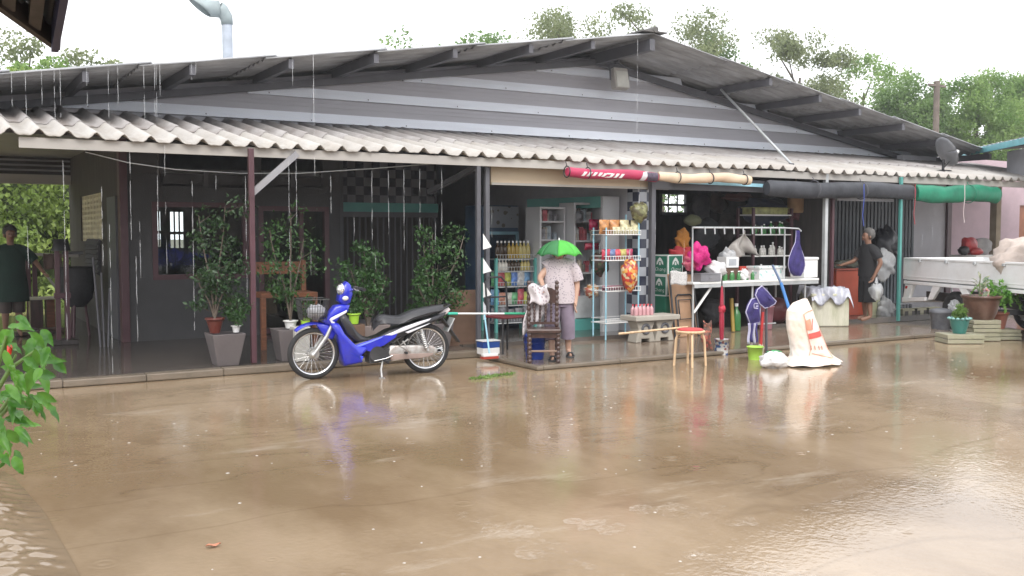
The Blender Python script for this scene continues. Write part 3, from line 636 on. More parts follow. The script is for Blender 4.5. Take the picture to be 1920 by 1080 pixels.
# ------------------------------------------------------------------ people
def tube_cloth(mb,path,rs,n=14,mi=0): return mb.tube(path,rs,n,mi,caps=True)
def person(root,J,mats_skin,finger=.0):
    """one continuous skinned body from joints: (pos, radius) ; fingers as chains off each palm"""
    me=bpy.data.meshes.new('body'); V=[];E=[];RR=[]
    idx={}
    def add(k,p,r,par=None):
        idx[k]=len(V); V.append(tuple(p)); RR.append(r if isinstance(r,tuple) else (r,r))
        if par is not None: E.append((idx[par],idx[k]))
    add('pelvis',J['pelvis'],(.125,.10))
    chain=[('spine','pelvis',(.12,.095)),('chest','spine',(.135,.10)),('neck0','chest',(.055,.055)),('neck','neck0',(.048,.05)),('jaw','neck',(.055,.065)),('face','jaw',(.074,.088)),('brow','face',(.076,.092)),('crown','brow',(.055,.065))]
    for k,p,r in chain: add(k,J[k],r,p)
    d=J['fwd']; f=Vector(J['face'])
    add('nose',f+Vector(d)*.10+Vector((0,0,-.002)),(.012,.014),'face')
    for s in ('l','r'):
        add('sh'+s,J['sh'+s],.058,'chest'); add('el'+s,J['el'+s],.040,'sh'+s); add('wr'+s,J['wr'+s],.026,'el'+s)
        h=(Vector(J['wr'+s])-Vector(J['el'+s])).normalized(); side=Vector(J.get('palm'+s,(1,0,0))).normalized(); side=(side-h*side.dot(h)).normalized(); nrm=h.cross(side)
        p=Vector(J['wr'+s])+h*.05; add('pm'+s,p,(.033,.017),'wr'+s)
        for k in range(4):
            o=side*(-.027+.018*k); L=(.066,.076,.072,.056)[k]
            a=p+h*.035+o; b=a+h*L*.5+nrm*.008; c=b+h*L*.38+nrm*.022
            add('f%d%sa'%(k,s),a,.0095,'pm'+s); add('f%d%sb'%(k,s),b,.0085,'f%d%sa'%(k,s)); add('f%d%sc'%(k,s),c,.0072,'f%d%sb'%(k,s))
        a=p-h*.01-side*.034; b=a+h*.034-side*.016+nrm*.01; add('t%sa'%s,a,.011,'pm'+s); add('t%sb'%s,b,.009,'t%sa'%s)
        add('hp'+s,J['hp'+s],.085,'pelvis'); add('kn'+s,J['kn'+s],.055,'hp'+s); add('cf'+s,Vector(J['kn'+s]).lerp(Vector(J['an'+s]),.32),.052,'kn'+s); add('an'+s,J['an'+s],.033,'cf'+s); add('ft'+s,J['ft'+s],(.034,.024),'an'+s); 
        e=Vector(J['ft'+s])+(Vector(J['ft'+s])-Vector(J['an'+s]))*.35; e.z=Vector(J['ft'+s]).z-.004; add('to'+s,e,(.030,.016),'ft'+s)
    me.from_pydata(V,E,[]); me.materials.append(mats_skin); o=bpy.data.objects.new('body',me); COL.objects.link(o); o.parent=root
    md=o.modifiers.new('skin','SKIN'); md.use_smooth_shade=True
    sv=me.skin_vertices[0].data
    for i,r in enumerate(RR): sv[i].radius=r; sv[i].use_root=(i==0)
    md=o.modifiers.new('sub','SUBSURF'); md.levels=2; md.render_levels=2
    # eyes, mouth, ears
    u=Vector(d).cross(Vector((0,0,1))).normalized(); fv=Vector(d)
    for s in (-1,1):
        MB().ball(f+fv*.081+u*.031*s+Vector((0,0,.022)),(.011,.011,.008),8,6).build('eye',flat('dark_eye%d'%s,(.03,.025,.02),.2),root)
        MB().ball(f+u*.078*s-fv*.005+Vector((0,0,.005)),(.014,.016,.032),8,8).build('ear',mats_skin,root)
    MB().ball(f+fv*.084+Vector((0,0,-.045)),(.024,.012,.007) if abs(d[1])>.5 else (.012,.024,.007),10,6).build('mouth',flat('lips',(.25,.09,.08),.5),root)
    return o
def hair(root,J,mat,long=False):
    f=Vector(J['brow']); d=Vector(J['fwd'])
    c=f-d*.018+Vector((0,0,.012))
    def fn(p):
        if p.dot(d)>.35 and p.z<.35: return .80
        return 1+.05*math.sin(p.x*17)*math.sin(p.y*19+p.z*13)
    MB().ball(c,(.094,.104,.108) if abs(d.y)>.5 else (.104,.094,.108),20,14,fn=fn).build('hair',mat,root)
def joints(h,**k):
    s=h/1.6
    J=dict(pelvis=(0,0,.86*s),spine=(0,0,1.0*s),chest=(0,.01,1.19*s),neck0=(0,.01,1.32*s),neck=(0,0,1.375*s),jaw=(0,-.015,1.425*s),face=(0,-.015,1.475*s),brow=(0,-.008,1.52*s),crown=(0,0,1.565*s),fwd=(0,-1,0))
    for n,q in (('l',1),('r',-1)):
        J['sh'+n]=(q*.165*s,.01,1.27*s); J['el'+n]=(q*.21*s,.03,1.0*s); J['wr'+n]=(q*.22*s,-.02,.78*s)
        J['hp'+n]=(q*.085*s,0,.82*s); J['kn'+n]=(q*.09*s,-.01,.45*s); J['an'+n]=(q*.09*s,.02,.075*s); J['ft'+n]=(q*.095*s,-.085,.032)
    J.update(k); return J
def turn(J,a):
    c,s=math.cos(a),math.sin(a); out={}
    for k,v in J.items(): out[k]=(v[0]*c-v[1]*s,v[0]*s+v[1]*c,v[2])
    return out
# woman under the umbrella hat
wp=Vector((oz(1050,668,.05).x,9.95,.045)); wp.x=oy(1048,560,9.95).x
wroot=T('person','person in pale speckled blouse and mauve trousers standing behind the carved chair','person',wp,R(-30))
J=joints(1.355,elr=(-.235,-.05,.97),wrr=(-.20,-.24,.86),ell=(.225,.02,.90),wrl=(.20,-.04,.685),anr=(-.10,-.28,.07),knr=(-.10,-.18,.42),ftr=(-.10,-.40,.03),anl=(.12,.06,.07),knl=(.11,.0,.42),ftl=(.135,-.05,.03),palml=(0,1,0))
person(wroot,J,M('pale_skin',(.47,.29,.21),.5,var=.05)); hair(wroot,J,m_ghair)
def cloth_pattern(name,c1,c2,sc):
    m=M(name,c1,.8,var=.05); n=m.node_tree.nodes; l=m.node_tree.links; b=n['Principled BSDF']
    tc=n.new('ShaderNodeTexCoord'); v=n.new('ShaderNodeTexVoronoi'); v.inputs['Scale'].default_value=sc; l.new(tc.outputs['Object'],v.inputs['Vector'])
    no=n.new('ShaderNodeTexNoise'); no.inputs['Scale'].default_value=sc*.7; l.new(tc.outputs['Object'],no.inputs['Vector'])
    cr=n.new('ShaderNodeValToRGB'); cr.color_ramp.interpolation='CONSTANT'; cr.color_ramp.elements[0].color=tuple(c2)+(1,); cr.color_ramp.elements[1].position=.3; cr.color_ramp.elements[1].color=tuple(c1)+(1,)
    l.new(v.outputs['Distance'],cr.inputs[0]); l.new(cr.outputs[0],b.inputs['Base Color']); return m
m_blouse=cloth_pattern('speckled_blouse_cloth',(.50,.44,.46),(.24,.21,.24),42)
c=MB().loft([(0,0,.66,.21,.155),(0,0,.74,.205,.15),(0,0,.86,.19,.14),(0,.005,.98,.18,.13),(0,.005,1.08,.185,.125),(0,.01,1.12,.185,.12),(0,.01,1.165,.155,.10),(0,.01,1.20,.085,.075)],22,wob=.025)
c.tube([(.04,.01,1.145),(.145,.01,1.125),(.20,.015,1.03),(.225,.02,.93)],[.07,.085,.085,.08],14); c.tube([(-.04,.0,1.145),(-.13,.0,1.14),(-.17,-.005,1.10)],[.07,.075,.066],14)
c.build('blouse',m_blouse,wroot,sub=1)
c=MB().loft([(0,0,.62,.165,.13),(0,0,.74,.16,.125),(0,0,.80,.15,.115)],20)
for k,s in (('l',1),('r',-1)):
    hp=Vector(J['hp'+k]); kn=Vector(J['kn'+k]); an=Vector(J['an'+k]); e=kn.lerp(an,.55); c.tube([hp+Vector((0,0,-.02)),hp.lerp(kn,.5),kn,e],[.105,.10,.09,.085],16)
c.build('trousers',M('mauve_cotton',(.22,.18,.235),.85,bump=.2,bscale=18),wroot,sub=1)
for k in 'lr':
    f=Vector(J['ft'+k]); s=MB().box((f.x,f.y+.035,.008),(.085,.235,.018)).tube([(f.x-.045,f.y-.02,.015),(f.x-.02,f.y-.02,.06),(f.x+.02,f.y-.02,.06),(f.x+.045,f.y-.02,.015)],.014,8); s.build('sandal',m_blackpl,wroot,bev=.006)
hatz=wp.z+1.285; 
hat=T('umbrella_hat','small green umbrella hat worn on the head of the person in the pale blouse','umbrella',(wp.x,wp.y,hatz))
cols=[M('bright_green_nylon',(.10,.55,.07),.5,var=.08,transl=.3),M('deep_green_nylon',(.035,.21,.06),.5,var=.1,transl=.25)]
cp=MB(); NR=8
for k in range(NR):
    def fn(u,v,k=k):
        a=2*PI*(k+u)/NR+.15; r=.285*math.sin(v*1.15)/math.sin(1.15); sag=.028*math.sin(PI*u)*v*v; rr=r*(1-.05*math.sin(PI*u)*v); return (rr*math.cos(a),rr*math.sin(a),.235*math.cos(v*1.4)-.10+sag)
    cp.grid(fn,6,8,mi=1 if k in (3,4) else 0)
cp.build('canopy',cols,hat,solid=.002)
rb=MB()
for k in range(NR):
    a=2*PI*k/NR+.15; rb.tube([(.285*math.sin(v*1.15)/math.sin(1.15)*math.cos(a),.285*math.sin(v*1.15)/math.sin(1.15)*math.sin(a),.235*math.cos(v*1.4)-.106) for v in (0,.25,.5,.75,1)],.002,5)
rb.build('rib',m_galv,hat); MB().cyl((0,0,.13),(0,0,.165),.010,.006,n=10).build('ferrule',m_whiteplastic,hat)
MB().lathe([(.100,-.02),(.102,.01),(.098,.012),(.096,-.02)],n=24).build('head_band',m_blackpl,hat)
# man in black by the red counter
mp=oz(1625,601,.1); mroot=T('person','barefoot person in black t-shirt and shorts holding a bag by the red counter','person',mp,R(-112))
J=joints(1.50); J['ell']=(.24,.10,.97); J['wrl']=(.225,.0,.76); J['elr']=(-.2,-.14,.98); J['wrr']=(-.15,-.34,.93); J['ftl']=(.12,-.13,.03); J['anl']=(.12,.0,.07)
person(mroot,J,m_skin2); hair(mroot,J,m_ghair)
m_blk=M('black_cotton',(.012,.012,.014),.85,var=.3,bump=.3,bscale=15)
c=MB().loft([(0,0,.74,.185,.15),(0,0,.85,.175,.14),(0,0,.98,.175,.135),(0,0,1.1,.19,.13),(0,.01,1.19,.20,.115),(0,.01,1.235,.155,.095),(0,.01,1.265,.07,.07)],20,wob=.02)
for k in 'lr': a=Vector(J['sh'+k]); b=Vector(J['el'+k]); c.tube([(a.x*.25,a.y,a.z+.005),a+Vector((0,0,-.005)),a.lerp(b,.4),a.lerp(b,.72)],[.085,.088,.085,.078],14)
c.build('t_shirt',m_blk,mroot,sub=1)
c=MB().loft([(0,0,.66,.165,.14),(0,0,.78,.16,.13)],20)
for k in 'lr':
    hp=Vector(J['hp'+k]); kn=Vector(J['kn'+k]); an=Vector(J['an'+k]); c.tube([hp,hp.lerp(kn,.5),kn,kn.lerp(an,.32)],[.105,.105,.10,.10],16)
c.build('shorts',m_blk,mroot,sub=1)
hw_=Matrix.Rotation(R(-112),3,'Z')@Vector(J['wrl'])
single('plastic_bag',MB().ball((0,0,-.16),(.12,.10,.15),16,12,fn=lambda p:1+.12*math.sin(p.x*8+p.z*6)+.1*math.sin(p.y*11)-.5*max(0,p.z-.4)).tube([(0,0,-.04),(0,0,.06)],[.03,.012],8),m_clearbag,'clear plastic bag of goods hanging from the hand of the person in black','bag',(mp.x+hw_.x+.02,mp.y+hw_.y-.02,mp.z+hw_.z-.09))
# man on the open verandah
lp=Vector((oy(22,560,15.6).x,15.6,.085)); lroot=T('person','person in long dark green shirt reaching out to a rail on the open verandah','person',lp,R(8))
J=joints(1.55,ell=(.31,-.05,1.06),wrl=(.36,-.22,.93),palml=(0,1,0)); person(lroot,J,m_skin2); hair(lroot,J,m_hair)
m_grn=M('dark_green_cotton',(.008,.028,.02),.85,bump=.3,bscale=14)
c=MB().loft([(0,0,.50,.24,.18),(0,0,.7,.225,.17),(0,0,.86,.20,.155),(0,0,1.0,.19,.145),(0,0,1.12,.20,.135),(0,.01,1.215,.20,.115),(0,.01,1.27,.13,.085),(0,.01,1.295,.065,.062)],20,wob=.03)
for k in 'lr': a=Vector(J['sh'+k]); b=Vector(J['el'+k]); c.tube([(a.x*.25,a.y,a.z+.005),a+Vector((0,0,-.005)),a.lerp(b,.5),a.lerp(b,.95)],[.085,.09,.083,.075],14)
c.build('long_shirt',m_grn,lroot,sub=1)
c=MB()
for k in 'lr': hp=Vector(J['hp'+k]); kn=Vector(J['kn'+k]); an=Vector(J['an'+k]); c.tube([hp+Vector((0,0,.06)),hp.lerp(kn,.5),kn,kn.lerp(an,.25)],[.11,.10,.09,.085],16)
c.build('shorts',M('brown_shorts',(.06,.045,.04),.8),lroot,sub=1)
# ------------------------------------------------------------------ what stands behind the photographer: it shades the yard and shows in the window panes
opp=T('opposite_house','low dark house across the yard behind the viewer','building',(2,-9,0))
ob=MB().bx(-16,16,-4,0,0,3.0); ob.build('wall',M('brown_plank_wall',(.12,.09,.07),.8,stretch=(1,1,.2)),opp)
ob=MB(); ob.beam((-17,-2-2.6,3.9-.75),(17,-2-2.6,3.9-.75),.1,.1); 
ob.add([(-17,1.2,2.75),(17,1.2,2.75),(17,-2,4.3),(-17,-2,4.3),(-17,-5.2,2.75),(17,-5.2,2.75)],[(0,1,2,3),(3,2,5,4)]); ob.build('roof',m_roofsheet,opp,solid=.03)
# ------------------------------------------------------------------ trees
lf_far=[leaf_mat('olive_leaves',(.16,.20,.09),(.31,.35,.18),.5,1.2),leaf_mat('fresh_leaves',(.13,.25,.05),(.29,.42,.13),.5,1.0),leaf_mat('deep_leaves',(.10,.19,.05),(.23,.35,.12),.5,.8)]
def tree(px,py_top,y,hw,crown_h,mat,label,ncl,per,leaf,rad,seed,group='trees standing beyond the house',open_=1.0,px_w=None):
    rs=np.random.default_rng(seed); top=oy(px,py_top,y); base=Vector((top.x,y,-.35)); ht=top.z+.35
    t=T('tree',label,'tree',base,0,group)
    tr=MB(); tr.tube([(0,0,0),(.1,.05,ht*.3),(-.05,.1,ht*.55),(.05,0,ht*.8)],[.22,.17,.12,.05],8)
    c0=ht-crown_h; cs=[]
    while len(cs)<ncl:
        q=rs.uniform(-1,1,3); 
        if q[0]**2+q[1]**2+q[2]**2*.9>1: continue
        if rs.uniform()<.25*open_ and abs(q[2])<.5: continue
        cs.append((q[0]*hw,q[1]*hw*.8,c0+crown_h*(.5+.48*q[2])))
    for c in cs[::3]:
        z0=max(ht*.25,c[2]-crown_h*.35); tr.tube([(0,.05,z0),(c[0]*.55,c[1]*.55,(z0+c[2])/2+.1),c],[.06,.035,.012],5)
    tr.build('trunk',m_bark,t)
    leaf_mesh('crown',clumps(cs,rad*1.15,per*1.6),leaf*1.15,mat,t,.55)
    return t
tree(855,42,31,3.2,4.0,lf_far[2],'thin green tree crown showing above the middle of the left roof slope',22,150,.13,.55,1,open_=1.5)
tree(1075,28,33,3.2,4.4,lf_far[0],'pale bushy tree crown just left of the roof ridge',26,260,.13,.65,2)
tree(1240,8,34,3.4,4.6,lf_far[0],'tallest loose tree crown right above the roof ridge',28,190,.13,.6,3,open_=1.5)
tree(1345,62,34,1.8,3.4,lf_far[2],'small feathery tree crown right of the roof ridge',10,130,.13,.5,4,open_=1.6)
tree(1500,52,32,2.8,6.0,lf_far[0],'broad olive tree rising behind the right roof slope',44,260,.13,.7,5)
tree(1620,88,33,3.0,6.0,lf_far[1],'sparse light green tree between the olive tree and the utility pole',30,170,.13,.65,6,open_=1.6)
tree(1720,150,28,1.9,5.5,lf_far[2],'dense creeper covered tree left of the utility pole',46,420,.12,.6,7)
tree(1835,112,27,2.1,6.2,lf_far[1],'bright dense creeper covered tree right of the utility pole',52,430,.12,.62,8)
tree(1930,130,27,2.2,6.0,lf_far[1],'dense green tree at the right edge of the photo behind the teal roof',46,400,.12,.62,9)
tree(45,70,33,3.0,4.2,lf_far[0],'sparse browning tree above the left end of the roof',24,130,.13,.55,10,open_=1.8)
tree(170,95,34,1.6,3.2,lf_far[0],'small thin tree crown above the left roof slope',10,110,.13,.5,11,open_=1.6)
tree(-60,90,31,2.6,5.0,lf_far[2],'dark tree at the left edge of the photo above the roof',30,220,.13,.6,12)
tree(95,108,30,1.0,1.6,lf_far[1],'bright green treetop peeping over the left roof edge',7,200,.12,.45,13)
# flooded yard edge: creeper thicket seen through the verandah
rs=np.random.default_rng(5); cs=[]
for k in range(230): 
    z=rs.uniform(0,5.2); cs.append((rs.uniform(-9,3.4),24.5+rs.uniform(-.3,1.3)+.18*z+.5*math.sin(k*.7),z-.1))
th=leaf_mesh('creeper_thicket',clumps(cs,.7,230),.13,leaf_mat('thicket_leaves',(.17,.26,.05),(.42,.53,.15),.45,.7),None,.6,droop=.8,origin=(0,24,0)); tag(th,'bright green creeper thicket beyond the flooded yard left of the house','thicket',kind='stuff')
bkm=MB(); bkm.grid(lambda u,v:(-11+14.6*u,26.2+.5*math.sin(u*37)+.3*math.sin(u*91+v*9),-.1+5.3*v),60,12); o=bkm.build('thicket_backing',M('dark_undergrowth',(.05,.075,.02),.9,var=.5,scale=3),solid=.2); o.parent=th; o.location=(0,-24,0)
cs=[(rs.uniform(-9,9),23.2+rs.uniform(-.4,.3),.0) for _ in range(50)]
tag(leaf_mesh('floating_weeds',clumps(cs,.4,60,flat=.12),.10,leaf_mat('weed_leaves',(.14,.22,.03),(.32,.42,.12),.3,2),None,.6,origin=(0,23,0)),'floating weeds along the far edge of the flood water','weeds',kind='stuff')
# foreground chilli bush
fp=od(-50,760,3.75); fp.z=0
cb=T('chilli_bush','leafy chilli bush with one red pod at the lower left edge of the photo','bush',fp)
def L(px,py,Z=3.75): return od(px,py,Z)-fp
st=MB(); tips=[]
for path in ([(-50,1000),(-40,860),(-10,740),(30,665)],[(-40,860),(-5,780),(50,700)],[(-20,800),(10,770),(35,735)],[(-10,740),(20,690),(70,655)],[(-50,900),(-10,840),(15,815)],[(-30,820),(-5,690),(12,630)]):
    pp=[L(*q) for q in path]; st.tube(pp,[.010,.008,.006,.004][:len(pp)],6); tips+=pp[1:]
st.tube([(0,0,0),tuple(L(-50,1000)),],[.014,.011],8)
st.build('stem',M('green_stem',(.12,.2,.05),.5),cb)
def big_leaf(mb,p,d,L_,W_):
    d=Vector(d).normalized(); s=d.cross(Vector((random.uniform(-.5,.5),random.uniform(-.9,-.3),random.uniform(.2,1)))).normalized(); n=s.cross(d); k=7
    def fn(u,v):
        b=-1+2*v; w_=W_*math.sin(PI*min(1,u**.8*.97+.03))**.9*(1-.25*u); return tuple(p+d*L_*u+s*b*w_*.5+n*(abs(b)*w_*.22-L_*.25*u*u+.004*math.sin(u*18)))
    mb.grid(fn,k,4)
lm=MB(); rs_=random.Random(3)
spots=[(30,600),(18,640),(45,668),(70,650),(85,630),(95,660),(60,690),(25,700),(5,660),(40,720),(55,745),(20,740),(5,720),(30,765),(10,790),(25,820),(8,830),(20,850),(35,700),(75,680),(2,690),(14,610),(50,640),(12,760),(-5,780),(-8,640),(66,668),(90,645),(0,810),(38,655)]
for (a,b) in spots+[(rs_.uniform(-15,95),rs_.uniform(610,760)) for _ in range(34)]+[(rs_.uniform(-20,35),rs_.uniform(740,850)) for _ in range(22)]:
    p=L(a+rs_.uniform(-6,6),b+rs_.uniform(-8,8),3.75+rs_.uniform(-.22,.22)); big_leaf(lm,p,(rs_.uniform(-.4,.9),rs_.uniform(-.6,.5),rs_.uniform(-1.0,.15)),rs_.uniform(.06,.105),rs_.uniform(.032,.048))
lm.build('leaves',leaf_mat('chilli_leaves',(.05,.17,.02),(.15,.36,.05),.3,11,.3),cb)
q=L(17,645); MB().tube([q,q+Vector((.002,0,-.015)),q+Vector((.0,-.003,-.035)),q+Vector((-.003,0,-.055))],[.006,.011,.008,.002],10).build('chilli_pod',flat('red_pod',(.62,.025,.012),.15,coat=.6),cb)
# near roof corner, upper left
e_tip=od(108,66,4.55); ea=od(-40,-4,3.9); eb=od(140,-60,3.7)
nr=T('near_roof','dark corner of a corrugated roof overhanging the view at upper left','roof',(e_tip.x,e_tip.y,0))
t0=Vector((nr.location)); zt=e_tip.z
A=Vector((ea.x-e_tip.x,ea.y-e_tip.y,.10)); Bv=Vector((eb.x-e_tip.x,eb.y-e_tip.y,.16))
def nrf(u,v): p=A*3*u+Bv*3*v; return (p.x,p.y,zt+p.z+.02*math.sin(u*2*PI*16)+.03)
MB().grid(nrf,160,4).build('roof_sheet',M('dark_roof_sheet',(.05,.05,.055),.6),nr,solid=.012)
MB().beam(Vector((0,0,zt-.02)),Vector((A.x*3,A.y*3,zt+.28)),.03,.10).build('fascia',M('dark_brown_fascia',(.03,.022,.02),.6),nr)
MB().beam(Vector((0,0,zt-.03))+A*.05,Vector((Bv.x*3,Bv.y*3,zt+.45))+A*.05,.03,.12).build('barge_board',M('navy_barge_board',(.02,.022,.075),.5),nr)
bs=MB()
for k in range(1,5):
    p=A*(k*.33)+Vector((0,0,zt-.02)); bs.beam(p,p+Bv*2.6,.05,.07)
bs.build('batten',m_darkwall,nr)

# ------------------------------------------------------------------ potted plants by the wall
lf_pot=leaf_mat('glossy_dark_leaves',(.013,.038,.012),(.04,.09,.028),.2,14); lf_pot2=leaf_mat('mid_green_leaves',(.02,.06,.014),(.06,.145,.035),.25,14)
m_clay=M('grey_brown_planter',(.125,.108,.11),.7,var=.15,bump=.2,dirt=(.09,.08,.07)); m_red=M('oxblood_glaze',(.12,.028,.02),.35); m_lime=M('lime_plastic',(.36,.62,.05),.4,var=.05); m_soil=M('potting_soil',(.05,.035,.025),.95)
def tapered(name,label,p,wt,wb,h,mat=None,group=None):
    t=T(name,label,'planter',p,0,group); a,b=wt/2,wb/2
    m=MB(); m.add([(-b,-b,0),(b,-b,0),(b,b,0),(-b,b,0),(-a,-a,h),(a,-a,h),(a,a,h),(-a,a,h),(-a+.02,-a+.02,h),(a-.02,-a+.02,h),(a-.02,a-.02,h),(-a+.02,a-.02,h),(-a+.02,-a+.02,h-.03),(a-.02,-a+.02,h-.03),(a-.02,a-.02,h-.03),(-a+.02,a-.02,h-.03)],
      [(3,2,1,0)]+[(i,(i+1)%4,4+(i+1)%4,4+i) for i in range(4)]+[(4+i,4+(i+1)%4,8+(i+1)%4,8+i) for i in range(4)]+[(8+i,8+(i+1)%4,12+(i+1)%4,12+i) for i in range(4)]+[(12,13,14,15)])
    m.build('planter_body',mat or m_clay,t,bev=.008); return t
def round_pot(r,h,mat,parent,z=0,rim=.012,rb=.72):
    MB().lathe([(r*rb,z),(r*.92,z+h*.75),(r,z+h*.86),(r+rim,z+h*.88),(r+rim,z+h),(r-.012,z+h),(r-.02,z+h*.86)],n=22).build('pot',mat,parent)
    MB().lathe([(.001,z+h*.86),(r-.015,z+h*.865)],n=18).build('soil',m_soil,parent)
def bush(parent,z0,stems,rad,per,leaf,mat,sd,stem_r=.012):
    rs=np.random.default_rng(sd); cs=[]; m=MB()
    for (dx,dy,h) in stems:
        k=[(0,0,z0),(dx*.3,dy*.3,z0+h*.4),(dx*.8,dy*.8,z0+h*.75),(dx,dy,z0+h)]; m.tube(k,[stem_r,stem_r*.8,stem_r*.6,.004],6)
        for q in range(5):
            f=.35+.65*q/4; c=(dx*f+rs.uniform(-1,1)*rad*.9,dy*f+rs.uniform(-1,1)*rad*.9,z0+h*f); cs.append(c); m.tube([(dx*f*.9,dy*f*.9,z0+h*f-.08),c],[.005,.002],4)
    m.build('stem',m_bark,parent); leaf_mesh('foliage',clumps(cs,rad*1.1,per*.95),leaf,mat,parent,.5,droop=.5)
FY=.085
p1_=oy(423,690,11.02); tapered('planter','grey tapered square planter left of the maroon post',(p1_.x,11.02,FY),.37,.235,oy(423,624,11.02).z-FY)
zt=oy(423,624,11.02).z+.004
t=T('potted_shrub','tall leafy shrub in an oxblood bowl left of the maroon post','potted plant',(p1_.x-.11,11.02,zt)); round_pot(.095,.17,m_red,t,rb=.55); bush(t,.15,[(-.12,.15,1.15),(.16,.1,1.25),(.0,.2,.75),(.2,.0,.55),(-.18,.05,.5)],.17,70,.055,lf_pot,21)
t=T('potted_herb','small leafy herb in a white pot beside the oxblood bowl','potted plant',(p1_.x+.115,10.99,zt)); round_pot(.045,.075,m_whiteplastic,t); bush(t,.06,[(.02,.02,.35),(-.05,.03,.28),(.07,-.02,.25)],.09,60,.04,lf_pot2,22,.006)
p2_=oy(541,690,11.05); tapered('planter','grey tapered square planter behind the motorbike front wheel',(p2_.x,11.05,FY),.33,.22,oy(541,616,11.05).z-FY); zt=oy(541,616,11.05).z+.004
tapered('planter','pale square pedestal beside the front fender of the motorbike',(oy(563,690,10.93).x,10.93,FY),.19,.17,oy(563,612,10.93).z-FY,M('pale_grey_pedestal',(.42,.41,.38),.7))
t=T('potted_tree','slim young tree in a small white pot right of the maroon post','potted plant',(p2_.x+.03,11.05,zt)); round_pot(.075,.09,m_whiteplastic,t); bush(t,.08,[(.03,.03,1.25),(-.22,.05,1.05),(.2,.1,.95),(-.05,.12,.45)],.17,60,.05,lf_pot2,23)
t=T('potted_herb','leafy herb in a lime pot under the motorbike basket','potted plant',(oy(573,610,10.93).x,10.93,oy(563,612,10.93).z+.004)); round_pot(.06,.09,m_lime,t); bush(t,.07,[(.02,.02,.22),(-.05,.03,.2)],.07,50,.04,lf_pot2,24,.006)
p3_=oy(690,640,11.15); tapered('planter','brownish square planter seen between motorbike seat and leg shield',(p3_.x,11.15,FY),.42,.34,oy(690,608,11.15).z-FY,M('mauve_brown_planter',(.20,.165,.155),.75)); zt=oy(690,608,11.15).z
t=T('shrub','round bright leafed shrub growing behind the motorbike headlight','shrub',(p3_.x,11.15,zt)); bush(t,-.02,[(-.22,.0,.72),(.15,.05,.8),(.0,.1,.95),(.25,.0,.6),(-.05,.05,.6)],.16,75,.062,lf_pot2,25,.016)
t=T('potted_herb','lime green pot of leafy herb behind the motorbike step-through','potted plant',(oy(664,608,10.98).x,10.98,FY)); 
tapered('planter','low brown stand under the lime herb pot',(oy(664,608,10.98).x,10.98,FY),.2,.2,oy(664,607,10.98).z-FY-.005,m_board); t.location.z=oy(664,607,10.98).z; round_pot(.068,.125,m_lime,t); bush(t,.1,[(.02,.02,.14),(-.03,.03,.1)],.05,40,.035,lf_pot2,26,.006)
p4_=oy(812,650,11.2); tapered('planter','grey square planter behind the motorbike seat',(p4_.x,11.2,FY),.40,.30,oy(812,605,11.2).z-FY); zt=oy(812,605,11.2).z
t=T('shrub','tall forked shrub behind the motorbike seat reaching the dark posts','shrub',(p4_.x,11.2,zt)); bush(t,-.02,[(.45,.0,1.12),(-.1,.05,1.0),(.12,.1,.75),(.28,.05,.55),(-.22,.0,.55),(.05,.1,1.15)],.16,70,.058,lf_pot2,27,.018)
# brown panel right of the bike, wooden desk behind
a=oy(842,545,11.35); b=oy(893,660,11.35); single('notice_board',MB().bx(0,b.x-a.x,0,.03,0,a.z-FY).bx(.03,b.x-a.x-.03,-.006,-.001,.05,a.z-FY-.05),m_board,'plain brown board standing between shrub and dark posts','board',(a.x,11.35,FY))
dx0=oy(490,550,12.1).x; dx1=oy(596,550,12.1).x; dz=oy(540,549,12.1).z
dk=T('wooden_chair','orange brown wooden chair frame behind the slim potted tree','chair',((dx0+dx1)/2,12.35,FY)); hw=(dx1-dx0)/2; dh=dz-FY
MB().box((0,0,dh-.03),(2*hw,.5,.06)).build('seat',m_wood,dk,bev=.006)
for sx in (-1,1):
    MB().box((sx*(hw-.03),-.22,(dh-.06)/2),(.06,.06,dh-.06)).build('leg',m_wood,dk,bev=.004); MB().box((sx*(hw-.03),.22,dh/2+.2),(.06,.06,dh+.4)).build('leg',m_wood,dk,bev=.004)
MB().box((0,.22,dh+.3),(2*hw-.12,.03,.16)).build('backrest',m_wood,dk,bev=.004)
# washing line wire and power cable
def wire(name,label,pts,r,mat): 
    o=MB().tube(pts,r,6).build(name,mat); return tag(o,label,'cable')
wire('wire','thin slack wire strung under the awning across the dark front',[oy(160,285,11.2),oy(240,305,11.25),oy(330,318,11.3),oy(450,325,11.3),oy(560,325,11.3),oy(700,316,11.25),oy(800,308,11.2),oy(905,296,11.15)],.006,m_galv)
# verandah clutter on the left
VY=14.9
def V(px,py,y): return oy(px,py,y)
lx=V(119,640,14.2).x
ps=T('lamp_post','dark wooden double post with a black shaded lamp, left of the house corner','lamp post',(lx,14.2,FY))
hp_=V(119,470,14.2).z-FY
for s in (-1,1): MB().box((s*.055,0,hp_/2),(.06,.07,hp_)).build('post',m_maroon,ps,bev=.004)
MB().box((0,0,.03),(.34,.3,.06)).build('foot',m_darkwall,ps,bev=.01)
MB().box((0,0,hp_*.52),(.2,.09,.07)).build('cross_block',m_maroon,ps,bev=.006)
MB().lathe([(.12,hp_),(.085,hp_+.15),(.02,hp_+.155)],n=20).build('lamp_shade',m_blackpl,ps)
MB().box((.14,0,hp_-.03),(.26,.04,.04)).build('arm',m_blackpl,ps,bev=.004)
rl=T('railing','weathered handrail with maroon posts where the verandah meets the flood','railing',(V(70,600,18.2).x,18.2,FY)); r0=rl.location
def RL(px,py,y=18.2): return V(px,py,y)-r0
MB().beam(RL(-30,474),RL(160,480),.06,.05).build('handrail',m_fascia,rl)
for px in (-20,52,64): MB().beam(RL(px,478),Vector((RL(px,478).x,0,.0)),.07,.07).build('post',m_maroon,rl)
